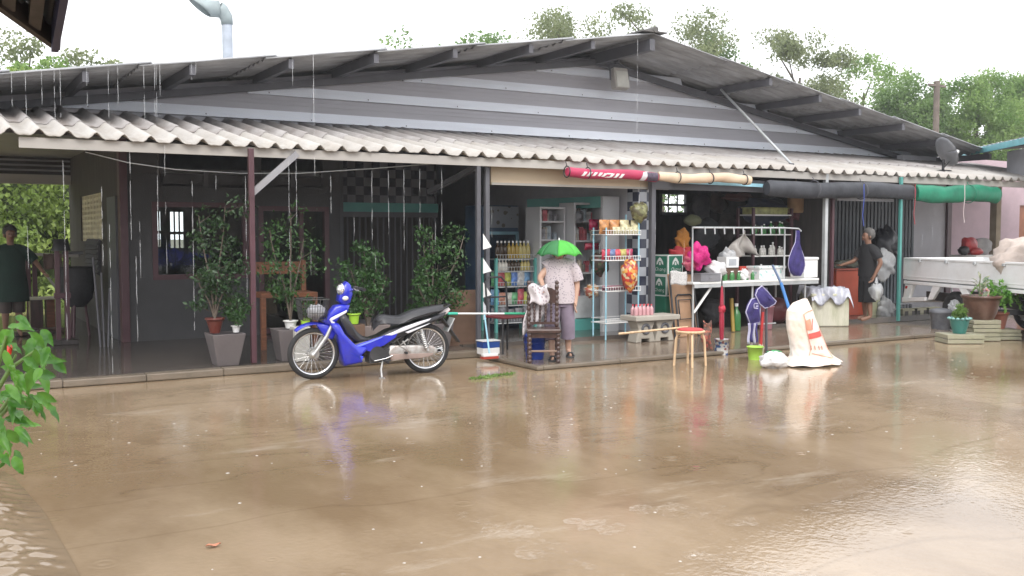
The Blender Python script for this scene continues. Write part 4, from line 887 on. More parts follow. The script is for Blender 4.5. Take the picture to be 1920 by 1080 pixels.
MB().beam(RL(62,482),RL(105,540),.04,.04).build('brace',m_fascia,rl)
bs2=T('side_table','small brown wooden table with a pale top behind the lamp post','table',(V(86,600,17).x,17,FY)); h_=V(86,557,17).z-FY
MB().box((0,0,h_-.015),(.50,.4,.03)).build('tabletop',M('worn_pale_top',(.5,.47,.36),.6),bs2,bev=.004)
MB().box((-.14,0,(h_-.03)/2),(.18,.3,h_-.03)).build('side_panel',m_dkwood,bs2,bev=.004); MB().box((.06,0,(h_-.03)/2),(.12,.28,h_-.03)).build('leg',m_wood,bs2,bev=.004)
for px,w_ in ((50,.34),(97,.3)):
    q=V(px,596,15.7+(.4 if px>60 else 0)); single('plank',MB().box((0,0,.03),(w_,.22,.05)),m_dkwood,'dark plank lying on the wet verandah floor '+('by the green shirted person' if px<60 else 'in front of the side table'),'plank',(q.x,q.y,FY),.1,bev=.004)
ch=T('covered_machine','dark covered drum on legs between lamp post and side wall','machine',(V(146,600,15.2).x,15.2,FY)); z0=V(146,575,15.2).z-FY; z1=V(146,500,15.2).z-FY
MB().lathe([(.10,z0),(.20,z0+.12),(.24,z0+.3),(.24,z1-.03),(.22,z1),(.001,z1+.01)],n=24).build('drum',M('black_cover',(.02,.02,.022),.7,bump=.3),ch)
for a in range(3): t_=a*2.1; MB().cyl((.15*math.cos(t_),.15*math.sin(t_),0),(.1*math.cos(t_),.1*math.sin(t_),z0+.06),.02,n=8).build('leg',m_maroon,ch)
for k in range(3):
    q=V(200+k*7,642,14.02-.3); single('pipe',MB().cyl((0,0,0),(.05*k-.05,.12,1.15-.2*k),.012,n=8),m_dkgrey,'thin grey pipe leaning against the left house corner','pipe',(q.x-.1,13.55,FY),0,'pipes leaning at the house corner')
single('cloth',MB().grid(lambda u,v:(.02*math.sin(u*9)+.02*math.sin(v*5),-.14+.28*u,-.26*v+.01*math.sin(u*14)),14,10),M('brown_rag',(.12,.08,.07),.9),'brown rag draped over the verandah handrail','cloth',(V(98,478,18.15).x,18.1,V(98,476,18.15).z),PI/2,solid=.01)
# ------------------------------------------------------------------ fittings on roof and gable
a=oy(427,108,16.5); zt=oy(427,42,16.5).z
vp=T('vent_pipe','pale bent metal flue with an oblique open mouth rising from the left roof','flue',(a.x,16.5,roofz(a.x)))
z1=zt-roofz(a.x)
MB().cyl((0,0,-.1),(0,0,z1),.085,n=18).build('pipe',M('pale_flue_metal',(.36,.40,.46),.5),vp)
e=oy(370,14,16.5)-Vector((a.x,16.5,roofz(a.x))); f=Vector((-.14,0,z1+.2)); dd=(e-f).normalized()
mm=MB().tube([(0,0,z1-.04),(-.01,0,z1+.08),(-.08,0,z1+.17),tuple(f)],[.092,.10,.12,.13],18,caps=False)
def hood(u,v):
    a_=2*PI*u; uu=Vector((-dd.z,0,dd.x)); ww=Vector((0,1,0)); p=f+uu*math.cos(a_)*.135+ww*math.sin(a_)*.135+dd*(v*(.30+.17*(-math.cos(a_)) if uu.z<0 else v*(.30+.17*math.cos(a_)))); return tuple(p)
mm.grid(hood,28,4); mm.build('cowl',M('pale_cowl_metal',(.28,.33,.34),.5),vp,solid=.006)
MB().cyl((-.12,0,-.05),(-.12,0,z1+.1),.008,n=6).build('guy_wire',m_galv,vp)
fl_=oy(1163,148,13.55)
fl=T('flood_light','weathered square floodlight hanging under the roof ridge','floodlight',(fl_.x,13.55,fl_.z))
MB().box((0,.02,0),(.30,.14,.36),rx=R(-12)).build('housing',m_fascia,fl,bev=.02); MB().box((.0,-.06,-.01),(.25,.02,.28),rx=R(-12)).build('lens',M('dusty_lens',(.5,.5,.46),.3),fl,bev=.005)
MB().tube([(-.19,.02,-.03),(-.19,.04,.2),(0,.05,.26),(.19,.04,.2),(.19,.02,-.03)],.014,8).build('bracket',m_dkgrey,fl); MB().cyl((0,.05,.25),(.02,.1,.5),.02,n=8).build('mount',m_dkgrey,fl)
sd=oy(1768,328,11.7); dsh=T('satellite_dish','dark grey satellite dish standing on the right end of the awning','satellite dish',(sd.x,11.7,awz(11.7)+.05))
MB().cyl((0,0,0),(0,0,.22),.025,n=10).box((0,0,.01),(.22,.2,.02)).build('mast',m_blackpl,dsh)
nrm=Vector((.72,-.30,.40)).normalized(); u_,v_=frame(nrm); c_=Vector((0,-.02,.34))
def dish(u,v): a_=2*PI*u; r=.31*v; return tuple(c_+u_*math.cos(a_)*r+v_*math.sin(a_)*r*.95+nrm*(r*r*.55))
MB().grid(dish,32,6).build('reflector',M('dish_grey',(.16,.165,.18),.45),dsh,solid=.008)
tip=c_+nrm*.30+Vector((0,0,-.12)); MB().cyl(c_+Vector((0,0,-.27)),tip,.011,n=8).build('feed_arm',m_blackpl,dsh); MB().cyl(tip,tip+Vector((-.09,.03,.03)),.04,.03,n=14).build('feed_horn',m_whiteplastic,dsh)
up=oy(1755,235,22); tp=oy(1755,152,22).z; single('utility_pole',MB().cyl((0,0,0),(0,0,tp+.35),.12,.10,n=12).box((0,0,tp+.2),(.9,.08,.08)),M('weathered_pole',(.15,.12,.10),.8),'weathered utility pole among the trees above the right roof slope','pole',(up.x,22,-.35))
# ------------------------------------------------------------------ blinds, banners and boards under the awning
def hseg(a,b,y): return oy(a[0],a[1],y),oy(b[0],b[1],y)
def roll(name,label,cat,a,b,y,r,mat,lumps=.12,ties=(),tie_mat=None,squash=1.0):
    p,q=hseg(a,b,y); t=T(name,label,cat,p); d=q-p; L_=d.length; u=d.normalized()
    def fn(i,j):
        t_=2*PI*j; rr=r*(1+lumps*math.sin(i*9+t_)*.5+lumps*.4*math.sin(i*23+2*t_))*(1 if 0<i<1 else .8); c=u*L_*i+Vector((0,0,-.012*math.sin(i*PI*2.2)))
        return (c.x,c.y+math.cos(t_)*rr*.8,c.z+math.sin(t_)*rr*squash)
    m=MB(); m.grid(fn,40,18)
    for e,f in ((0,1),(1,-1)): 
        c=u*L_*e; m.add([(c.x,c.y+math.cos(2*PI*j/18)*r*.64,c.z+math.sin(2*PI*j/18)*r*.8*squash) for j in range(18)],[tuple(range(18))])
    m.build('roll',mat,t)
    for k in ties:
        c=u*L_*k; MB().torus(c,u,r*1.1*max(1,squash*.97),.008,20,6).cyl((c.x,c.y,c.z+r*squash),(c.x,c.y+.03,c.z+r*squash+.07),.007,n=6).build('tie',tie_mat or m_blackpl,t)
    return t,u,L_
m_pink=M('magenta_vinyl',(.42,.03,.09),.35,var=.12); m_cream2=M('cream_vinyl',(.62,.50,.36),.5,var=.1,dirt=(.6,.36,.24),damt=.6,dscale=1.5)
bt,u,L_=roll('rolled_banner','rolled magenta vinyl banner with part of white lettering tied under the awning edge','banner',(1063,322),(1232,332),10.93,.068,m_pink,.05,(.0,.22),m_blackpl)
def patch(mb,x0,x1,a0,a1,slant,mi=0,R_=.0715):
    def fn(i,j): 
        a=a0+(a1-a0)*j; x=x0+(x1-x0)*i+slant*(j-.5); c=u*x; return (c.x,c.y-math.cos(a)*R_*.83,c.z+math.sin(a)*R_)
    mb.grid(fn,3,6,mi)
lt=MB(); x=.22
# clipped italic strokes: the lower half of a word, its tops hidden inside the roll
for k,(dx,w_,c0,c1) in enumerate([(0,.05,-.75,.15),(.085,.05,-.75,.15),(.17,.05,-.75,.15),(.255,.05,-.75,.15),(.33,.05,-.65,.05),(.385,.09,-.1,.15),(.385,.09,-.8,-.55),(.455,.05,-.7,.1),(.54,.05,-.75,.15),(.625,.05,-.75,.15)]):
    patch(lt,x+dx,x+dx+w_,c0,c1,.05)
lt.build('lettering',m_whiteplastic,bt)
e=MB(); patch(e,L_*.80,L_*.86,-1.2,1.2,.08,0,.0705); e.build('printed_stripe',M('pale_print',(.6,.55,.58),.4),bt)
e=MB(); patch(e,L_*.86,L_*.985,-1.1,.9,.0,0,.072); e.build('printed_emblem',M('dark_print',(.07,.05,.08),.35,var=.6,scale=22),bt)
roll('rolled_blind','rolled cream vinyl blind with orange stains tied under the awning edge','blind',(1234,331),(1407,337),10.93,.07,m_cream2,.18,(.2,.55,.93))
p,q=hseg((1437,362),(1714,366),10.95); 
roll('rolled_blind','long charcoal rolled tarpaulin blind hanging under the awning edge','blind',(1437,353),(1712,360),10.97,.12,m_tarp,.10,(.3,.62),m_dkgrey,1.08)
g_,u2,L2=roll('rolled_blind','green rolled tarpaulin blind at the right end of the awning','blind',(1717,362),(1872,365),10.99,.115,m_greentarp,.13,(.62,),m_greentarp,1.3)
for f,c,nm,lab in ((.0,(.35,.05,.06),'cord','thin red cord dangling beside the green blind'),(.60,(.6,.5,.5),'cord','pale cord dangling from the middle of the green blind'),(-.62,(.06,.1,.4),'cord','thin blue cord dangling from the charcoal blind')):
    s=oy(1716+f*155,345,10.83); single(nm,MB().tube([(0,0,0),(.01,0,-.25),(-.005,.01,-.5),(.015,0,-.68)],.007,6),flat('cord_'+str(int(f*100)%97),c),lab,'cord',s)
p=oy(921,318,11.25); q=oy(1254,356,11.25); sgb=T('signboard','blank tan signboard mounted above the shop opening','sign',(p.x,11.25,q.z))
zt_=2.55; MB().bx(0,q.x-p.x,0,.03,0,zt_-q.z).build('board',m_tan,sgb); MB().bx(-.0,q.x-p.x,-.012,-.002,0,.03).build('edge_trim',m_fascia,sgb)
# ------------------------------------------------------------------ shop goods
FZ=.10
def pk(px,py,y): return oy(px,py,y)
# white pennants on the dark posts
for k,(y0,y1) in enumerate(((438,468),(484,513),(529,558),(565,600))):
    a=pk(906,y0,11.0); b=pk(921,y1-4,11.0); h=a.z-pk(906,y1,11.0).z; w_=b.x-a.x
    lab=['uppermost white paper flag pinned to the dark shop post','second white paper flag from the top on the dark shop post','third white paper flag from the top on the dark shop post','lowest crumpled white flag on the dark shop post'][k]
    o=single('paper_flag',MB().prism([(0,0),(w_,-h*.82),(w_*.9,-h*.86),(0,-h)],(0,0,0),(1,-.08,0),(0,0,1),(0,.004,0)),m_whiteplastic if k<3 else M('crumpled_white',(.62,.64,.68),.5,bump=.5),lab,'flag',a,0,'white paper flags on the shop post')
# fridge
a=pk(908,384,13.6); b=pk(976,640,13.6); fw=b.x-a.x
fr=T('drinks_fridge','tall blue glass door drinks fridge in the dim shop with faded header','fridge',((a.x+b.x)/2,13.6,FZ)); fh=a.z-FZ; hw=fw/2
m_frb=M('fridge_blue',(.05,.10,.18),.4); 
MB().bx(-hw,hw,.06,.65,0,fh).build('cabinet',m_frb,fr,bev=.015)
hd=MB().bx(-hw+.02,hw-.02,.03,.058,fh-.36,fh-.02).build('header_panel',cloth_pattern('faded_header_print',(.34,.37,.42),(.16,.15,.13),9),fr)
f=MB(); z0,z1=.30,fh-.42; f.bx(-hw+.02,-hw+.07,.02,.058,z0,z1).bx(hw-.07,hw-.02,.02,.058,z0,z1).bx(-hw+.07,hw-.07,.02,.058,z0,z0+.05).bx(-hw+.07,hw-.07,.02,.058,z1-.05,z1); d=f.build('door',m_ltblue,fr); MB().bx(-hw+.07,hw-.07,.035,.04,z0+.05,z1-.05).build('door_glass',m_glass,d); MB().bx(hw-.06,hw-.04,-.01,.018,z0+.4,z0+.8).build('handle',m_galv,d)
# wire rack with bottles
a=pk(930,487,12.4); b=pk(1003,640,12.4); w_=b.x-a.x
rk=T('wire_shelf','green framed wire shelf of bottles and packets behind the black metal chair','shelf',(a.x,12.4,FZ)); rh=a.z-FZ; lev=[rh*.12,rh*.36,rh*.62,rh*.83,rh]
for x in (0,w_): 
    for y in (0,.4): MB().bx(x-.02,x+.02,y-.02,y+.02,0,rh+.02).build('upright',m_teal,rk)
for z in lev:
    m=MB(); m.tube([(0,0,z),(w_,0,z),(w_,.4,z),(0,.4,z)],.008,6,closed=True,sm=False)
    for k in range(12): x=w_*(k+.5)/12; m.cyl((x,0,z),(x,.4,z),.004,n=5)
    for k in range(14): x=w_*(k+.5)/14; m.cyl((x,0,z),(x,0,z+.07),.0035,n=5)
    m.tube([(0,0,z+.07),(w_,0,z+.07)],.005,6); m.build('wire_tray',m_galv,rk)
def bottle(r,h,cap=True):
    return MB().lathe([(r*.9,0),(r,.01),(r,h*.58),(r*.8,h*.68),(r*.34,h*.8),(r*.34,h*.9)],n=12).lathe([(r*.4,h*.89),(r*.42,h),(.001,h+.001)],n=12,mi=1)
bcols=[M('dark_sauce_glass',(.05,.03,.015),.15),M('amber_oil',(.36,.25,.05),.15),M('pale_oil',(.45,.38,.14),.15),M('white_drink',(.62,.6,.55),.3),M('green_bottle',(.05,.2,.06),.15)]
def row(n,x0,x1,y,z,r,h,mats,label,group,root,jit=.3):
    base=[]; 
    for i in range(n):
        m=mats[min(len(mats)-1,i*len(mats)//n)]
        key=(round(r,3),round(h,3),m.name)
        if key not in row.c: row.c[key]=bottle(r,h).build('bottle',[m,m_whiteplastic]); o=row.c[key]
        else: o=row.c[key].copy(); COL.objects.link(o)
        x=x0+(x1-x0)*(i+.5)/n; o.location=(root[0]+x,root[1]+y+random.uniform(-.02,.02)*jit,root[2]+z); tag(o,label,'bottle',group)
row.c={}
rkp=(a.x,12.4,FZ)
row(9,.06,w_-.02,.12,lev[4]+.012,.038,.26,[bcols[0],bcols[1],bcols[2]],'sauce or oil bottle in the row on top of the green wire shelf','bottles on top of the wire shelf',rkp)
row(11,.03,w_-.03,.10,lev[3]+.012,.03,.17,[bcols[3],bcols[0],bcols[2]],'small bottle in the second row of the green wire shelf','bottles on the second tray',rkp)
def packet(name,label,p,d,col,group=None,rz=None,rough=.3):
    w2,dd_,h2=d; 
    def fn(i,j):
        b=math.sin(PI*min(1,max(0,j))); return ((i-.5)*w2*(1+.06*math.sin(j*17)),-dd_*.5*b*math.sin(PI*i)-.002,h2*j)
    def fb(i,j):
        b=math.sin(PI*j); return ((.5-i)*w2*(1+.06*math.sin(j*17)),dd_*.5*b*math.sin(PI*i)+.002,h2*j)
    m=MB().grid(fn,6,8).grid(fb,6,8); return single(name,m,flat('packet_%d'%(len(bpy.data.materials)),col,rough,bump=.5,bscale=25,var=.45,scale=18),label,'packet',p,rz if rz is not None else random.uniform(-.25,.25),group)
pc=[(.35,.38,.07),(.10,.2,.5),(.5,.5,.5),(.12,.25,.42),(.42,.2,.14),(.45,.44,.4),(.1,.3,.14),(.4,.08,.1)]
for L_i,n in ((2,6),(1,6),(0,5)):
    for k in range(n): packet('snack_packet','colourful snack packet on the lower trays of the green wire shelf',(a.x+w_*(k+.5)/n,12.4+.13,FZ+lev[L_i]+.012),(.13,.08,random.uniform(.17,.24)),pc[(k+L_i*3)%8] if L_i else (.2,.2,.22),'packets on the wire shelf')
# teal beam and white shelf cabinet
p=pk(990,384,13.2); q=pk(1132,376,11.9); bm=MB().beam((p.x,13.2,p.z),(q.x,11.9,q.z-.02),.05,.17); single('hanging_beam',bm,m_teal,'long teal painted beam across the shop above the white shelves','beam',(0,0,0))
cbx=[pk(1012,385,12.35),pk(1062,385,12.2)]
def cabinet(name,label,x0,x1,y0,y1,zt,shelves,mat,kick=None):
    c=T(name,label,'cabinet',((x0+x1)/2,y0,FZ)); hw=(x1-x0)/2; h=zt-FZ; D=y1-y0
    MB().bx(-hw,-hw+.03,0,D,0,h).build('side_panel',mat,c); MB().bx(hw-.03,hw,0,D,0,h).build('side_panel',mat,c); MB().bx(-hw+.03,hw-.03,D-.02,D,0,h).build('back_panel',mat,c); MB().bx(-hw+.03,hw-.03,.0,D-.02,h-.03,h).build('top_panel',mat,c)
    for z in shelves: MB().bx(-hw+.03,hw-.03,.01,D-.02,z-.012,z+.012).build('shelf_board',mat,c)
    if kick: MB().bx(-hw-.01,hw+.01,-.03,-.002,0,kick).build('plinth',m_teal,c)
    return c,hw,D
m_cab=M('white_melamine',(.52,.53,.55),.45,var=.06,dirt=(.36,.36,.37),damt=.4)
za=pk(1035,388,12.3).z
x0=pk(1012,500,12.3).x; x1=pk(1061,500,12.3).x; shz=[pk(1035,py,12.4).z-FZ for py in (450,416)]
c1,hw1,D1=cabinet('shelf_cabinet','white open shelf cabinet behind the person with umbrella hat',x0,x1-.01,12.3,12.7,za,[.35,.7]+shz,m_cab)
x2=pk(1130,500,12.1).x; zb=pk(1090,380,12.1).z; shz2=[pk(1090,py,12.2).z-FZ for py in (556,512,452,416)]
c2,hw2,D2=cabinet('shelf_cabinet','white open shelf cabinet on a teal plinth with hanging bags',x1+.01,x2,12.1,12.5,zb,shz2,m_cab,.17)
MB().bx(-hw2+.03,hw2-.03,.0,.012,.18,shz2[0]-.014).build('door',M('cabinet_door',(.46,.48,.49),.4),c2); 
pan=pk(1131,368,11.7); pb=pk(1161,420,11.7); single('tall_cupboard',MB().bx(0,pb.x-pan.x,0,.06,0,pan.z-FZ).bx(.02,.09,-.006,-.001,.9,pan.z-FZ-.06),m_cab,'tall narrow white cupboard end right of the shelf cabinets','cupboard',(pan.x,11.7,FZ))
def stock(c,hw,D,levels,n,cat='tin'):
    root=c.location
    for z in levels:
        for k in range(n):
            h=random.uniform(.09,.2); r=random.uniform(.028,.045); col=random.choice([(.5,.5,.48),(.35,.32,.28),(.2,.2,.22),(.45,.1,.12),(.3,.36,.4),(.14,.12,.1),(.55,.5,.4)])
            x=-hw+.08+(2*hw-.16)*(k+.5)/n
            if random.random()<.5: m=MB().lathe([(r,0),(r,h),(r*.8,h+.012),(.001,h+.013)],n=12)
            else: m=MB().box((0,0,h/2),(2*r,1.6*r,h))
            o=m.build('goods_tin',flat('tin_%d'%len(bpy.data.materials),col,.35,var=.4,scale=16)); o.location=(root.x+x,root.y+.12+random.uniform(0,.08),root.z+z+.013); tag(o,'tin or carton on the white shop shelves','goods','tins and cartons on the white shelves')
stock(c1,hw1,D1,[.35,.7]+shz,5); stock(c2,hw2,D2,shz2,6)
for (px,py,y,d,col,lab) in ((1112,425,12.0,(.22,.12,.16),(.45,.02,.09),'crimson bag of snacks on the upper right white shelf'),(1108,462,12.0,(.26,.1,.1),(.3,.02,.05),'dark red packet pile on the middle white shelf'),(1085,412,12.0,(.12,.1,.18),(.08,.08,.09),'black boxed goods on the upper white shelf')):
    q=pk(px,py,y); packet('snack_bag',lab,(q.x,y-.02,q.z-.05),d,col)
# hanging bags
def hang_bag(lab,px0,py0,px1,py1,y,mats,n=1.0,lump=.12,hook=0):
    a=pk(px0,py0,y); b=pk(px1,py1,y); w_=b.x-a.x; h=a.z-b.z
    m=MB().ball((0,0,-h*.5),(w_*.5,w_*.36,h*.5),18,14,fn=lambda p:1+lump*math.sin(p.x*7+p.z*6)+lump*.7*math.sin(p.y*9+p.z*11)-.35*max(0,p.z-.3))
    o=T('hanging_bag',lab,'bag',((a.x+b.x)/2,y,a.z)); m.build('sack',mats,o); MB().tube([(0,0,-.06),(.005,0,hook or .08)],.006,6).build('string',m_galv,o); return o
def mottled(name,cs,sc,rough=.3,alpha=1):
    m=M(name,cs[0],rough,alpha=alpha,bump=.6,bscale=18); n=m.node_tree.nodes; l=m.node_tree.links; b=n['Principled BSDF']
    tc=n.new('ShaderNodeTexCoord'); v=n.new('ShaderNodeTexVoronoi'); v.inputs['Scale'].default_value=sc; l.new(tc.outputs['Object'],v.inputs['Vector']); cr=n.new('ShaderNodeValToRGB'); cr.color_ramp.interpolation='CONSTANT'
    while len(cr.color_ramp.elements)<len(cs): cr.color_ramp.elements.new(.5)
    for i,c in enumerate(cs): cr.color_ramp.elements[i].position=i/len(cs); cr.color_ramp.elements[i].color=tuple(c)+(1,)
    sp=n.new('ShaderNodeSeparateColor'); l.new(v.outputs['Color'],sp.inputs[0]); l.new(sp.outputs[0],cr.inputs[0]); l.new(cr.outputs[0],b.inputs['Base Color']); return m
hang_bag('dark green bag of leaves hanging in front of the white shelves',1108,468,1140,516,11.75,mottled('leafy_bag',[(.03,.06,.025),(.07,.05,.04),(.10,.13,.06),(.16,.06,.05)],22))
hang_bag('clear bag of bread hanging below the dark green bag',1097,530,1121,560,11.7,mottled('bread_bag',[(.62,.5,.36),(.5,.25,.1),(.65,.6,.5),(.4,.12,.08)],26),hook=.2)
hang_bag('red and orange strip of snack bags hanging on the turquoise rack',1166,478,1194,546,11.0,mottled('snack_strip',[(.55,.05,.03),(.62,.3,.06),(.6,.5,.3),(.3,.05,.04)],24),lump=.08)
hang_bag('olive plastic bag hanging high by the tiled pillar',1184,375,1212,416,11.1,mottled('olive_bag',[(.16,.16,.07),(.25,.25,.12),(.1,.09,.05)],18))
# turquoise wire rack stand
a=pk(1132,440,11.15); b=pk(1196,625,11.15); w_=b.x-a.x
rs2=T('rack_stand','turquoise wire rack stand stacked with bread and snacks','rack',(a.x,11.12,FZ-.0)); rh=pk(1196,402,11.15).z-FZ
tl=[pk(1160,py,11.2).z-FZ for py in (604,545,488,440)]
for x in (0.02,w_-.02):
    for y in (0,.3): MB().cyl((x,y,-.05),(x,y,rh if x>.1 else tl[3]+.1),.012,n=8).build('upright',m_ltblue,rs2)
for z in tl:
    m=MB().tube([(0,-.02,z),(w_,-.02,z),(w_,.32,z),(0,.32,z)],.007,6,closed=True,sm=False).tube([(0,-.02,z+.06),(w_,-.02,z+.06),(w_,.32,z+.06),(0,.32,z+.06)],.005,6,closed=True,sm=False)
    for k in range(15): x=w_*k/14; m.cyl((x,-.02,z),(x,-.02,z+.06),.004,n=5).cyl((x,-.02,z),(x,.32,z),.003,n=5)
    m.build('wire_tray',m_whiteplastic,rs2)
for k in range(7): packet('bread_bag','bag of bread rolls on the top tray of the turquoise rack',(a.x+w_*(k+.5)/7,11.2+.08*(k%2),FZ+tl[3]+.01),(.15,.14,.2),(.48,.22,.08) if k<4 else (.55,.5,.3),'bread bags on the rack')
for k in range(6): packet('bread_bag','pale cream cake packet along the front of the top tray',(a.x+.15+w_*.72*(k+.5)/6,11.13,FZ+tl[3]+.01),(.09,.07,.1),(.6,.56,.36),'cream cakes on the rack')
for k in range(5): packet('snack_packet','red and blue snack packet on the second tray of the turquoise rack',(a.x+w_*(k+.5)/5*.8,11.16,FZ+tl[2]+.01),(.14,.1,.15),[(.42,.03,.06),(.1,.15,.3),(.5,.06,.08),(.4,.35,.1),(.35,.03,.08)][k],'snack packets on the rack')
for k in range(4): packet('snack_packet','dark flat packet on the third tray of the turquoise rack',(a.x+w_*(k+.5)/4*.9,11.16,FZ+tl[1]+.01),(.15,.1,.07),(.2,.05,.08),'flat packets on the rack')
# stone bench with bottle pack
p=pk(1220,640,10.75); bn=T('stone_bench','concrete bench with arched legs carrying a shrink wrapped bottle pack','bench',(p.x,10.75,.045)); bh=pk(1220,590,10.75).z-.045; bw=(pk(1262,590,10.75).x-pk(1180,590,10.75).x)/2
MB().bx(-bw,bw,-.17,.2,bh-.07,bh).build('seat',M('stone_slab',(.40,.37,.32),.7,dirt=(.2,.18,.14)),bn,bev=.012)
for s in (-1,1):
    o=[(-.17,0),(-.07,0),(-.07,.05),(.07,.05),(.07,0),(.17,0),(.12,bh*.5),(.17,bh-.075),(-.17,bh-.075),(-.12,bh*.5)]
    lg=MB().prism(o,(s*(bw-.22)-.0,-.10,0),(1,0,0),(0,0,1),(0,.2,0)).build('leg',M('stone_leg_%d'%s,(.36,.33,.28),.75,dirt=(.18,.16,.12)),bn,bev=.012); MB().torus((s*(bw-.22),-.103,bh*.5),(0,1,0),.06,.02,20,6).build('arch_moulding',m_dkgrey,lg)
for k in range(5):
    for j in range(2):
        o=bottle(.03,.15).build('bottle',[M('pink_drink_%d%d'%(k,j),(.55,.3,.32),.2),flat('red_cap_%d%d'%(k,j),(.5,.04,.05))]) if k+j==0 else row.p.copy()
        if k+j==0: row.p=o
        else: COL.objects.link(o)
        o.location=(p.x-bw+.1+k*.068,10.72+j*.07,.045+bh+.001); tag(o,'small pink drink bottle in the pack on the concrete bench','bottle','pink drink bottles on the bench')
# wooden clothes pole lying level
a=pk(1160,626,10.0); b=pk(1290,613,9.5); single('bamboo_pole',MB().cyl((0,0,0),tuple(b-a),.016,.012,n=8),m_palewood,'thin pale pole propped level between rack and stool','pole',a)
# beer crates: green cartons with a white emblem and lettering
m_crt=M('carton_green',(.015,.14,.085),.5,var=.1); m_crw=M('carton_white',(.66,.68,.66),.55)
def letters(mb,txt,x,z,h,y,th=.12,sl=.18,mi=0):
    S={'C':[[(1,.85),(.6,1),(.2,.8),(.1,.4),(.35,.05),(.9,.15)]],'h':[[(.1,0),(.1,1.1)],[(.1,.4),(.5,.62),(.8,.4),(.8,0)]],'a':[[(.8,.6),(.4,.65),(.12,.3),(.4,0),(.75,.2)],[(.8,.65),(.8,0)]],'n':[[(.1,0),(.1,.62)],[(.1,.4),(.5,.64),(.8,.4),(.8,0)]],'g':[[(.8,.6),(.4,.65),(.12,.3),(.4,.02),(.75,.2)],[(.8,.65),(.78,-.25),(.3,-.35)]]}
    for c in txt:
        for st in S[c]:
            for (x0,z0),(x1,z1) in zip(st,st[1:]):
                mb.beam((x+(x0*.8+z0*sl)*h,y,z+z0*h),(x+(x1*.8+z1*sl)*h,y,z+z1*h),.002 if False else th*h,.004,mi) if False else stroke(mb,x+(x0*.8+z0*sl)*h,z+z0*h,x+(x1*.8+z1*sl)*h,z+z1*h,th*h,y,mi)
        x+=h*.86
def stroke(mb,x0,z0,x1,z1,w_,y,mi=0):
    d=Vector((x1-x0,0,z1-z0)); L=d.length or 1e-3; d/=L; n=Vector((-d.z,0,d.x))*w_/2; a=Vector((x0,y,z0))-d*w_*.3; b=Vector((x1,y,z1))+d*w_*.3
    mb.add([a-n,b-n,b+n,a+n],[(0,1,2,3)],mi)
def carton(lab,p,w_,d,h,rz,logo=True):
    c=T('drink_carton',lab,'carton',p,rz); MB().bx(-w_/2,w_/2,-d/2,d/2,0,h).build('box',m_crt,c,bev=.004)
    e=MB(); t=.018
    for y,s in ((-d/2-.002,1),):
        for (x0,x1,z0,z1) in ((-w_/2,w_/2,h-t,h),(-w_/2,w_/2,0,t),(-w_/2,-w_/2+t,t,h-t),(w_/2-t,w_/2,t,h-t)): e.add([(x0,y,z0),(x1,y,z0),(x1,y,z1),(x0,y,z1)],[(0,1,2,3)])
    x=-w_/2-.002
    for (y0,y1,z0,z1) in ((-d/2,d/2,h-t,h),(-d/2,d/2,0,t),(-d/2,-d/2+t,t,h-t),(d/2-t,d/2,t,h-t)): e.add([(x,y0,z0),(x,y1,z0),(x,y1,z1),(x,y0,z1)],[(0,1,2,3)])
    e.build('white_border',m_crw,c)
    def emblem(face):
        m=MB(); q=w_ if face==0 else d; hh=h
        def P(u,v): return (u,-d/2-.003,v) if face==0 else (-w_/2-.003,-u,v)
        pts=[(-.22*q,.50*hh),(-.20*q,.66*hh),(-.10*q,.80*hh),(0,.88*hh),(.10*q,.80*hh),(.20*q,.66*hh),(.22*q,.50*hh),(.12*q,.56*hh),(.08*q,.66*hh),(0,.70*hh),(-.08*q,.66*hh),(-.12*q,.56*hh)]
        m.add([P(*a) for a in pts],[tuple(range(12))]); m.add([P(-.06*q,.5*hh),P(.06*q,.5*hh),P(.04*q,.64*hh),P(-.04*q,.64*hh)],[(0,1,2,3)])
        k=len(m.v); tmp=MB(); letters(tmp,'Chang',-.30*q,.22*hh,.155*q,0)
        m.add([P(v[0],v[2]) for v in tmp.v],[tuple(f) for f in tmp.f]); m.build('printed_logo',m_crw,c)
    if logo: emblem(0); emblem(1)
    return c
ca=pk(1257,528,10.55); cw=.34; 
sx=pk(1256,540,11.36).x
zc=[.045,pk(1254,588,10.5).z,pk(1254,556,10.45).z,pk(1254,515,10.45).z,pk(1254,477,10.4).z]
zz=[.045,.045+.30,.045+.30+.0,]
h1=(pk(1250,514,11.3).z-pk(1250,553,11.3).z); ztop=pk(1250,477,11.3).z
s0=T('crate','plain green plastic crate at the foot of the carton stack','crate',(sx,11.42,.10)); zb=ztop-2*h1-.10-.004
MB().bx(-.17,.17,-.15,.15,0,zb).build('crate_body',M('crate_green',(.02,.17,.10),.45),s0,bev=.01); MB().bx(-.175,.175,-.155,.155,zb*.5,zb*.5+.03).build('rib',M('crate_green_rib',(.02,.15,.09),.45),s0)
carton('green drink carton with white logo, lower of the two in the stack',(sx-.01,11.42,.10+zb+.002),.31,.31,h1-.003,R(4)); carton('green drink carton with white logo, topmost of the stack',(sx+.0,11.42,.10+zb+h1+.001),.32,.32,h1-.003,R(7))
nq=pk(1256,509,10.84); single('newspaper',MB().grid(lambda u,v:(.30*u+.01*math.sin(v*5),-.012*math.sin(u*9)-.03*v,-.19*v+.012*math.sin(u*6)),10,8),cloth_pattern('newsprint',(.48,.47,.46),(.2,.2,.2),60),'grey newspaper sheet tucked in front of the upper drink carton','newspaper',nq,solid=.004)
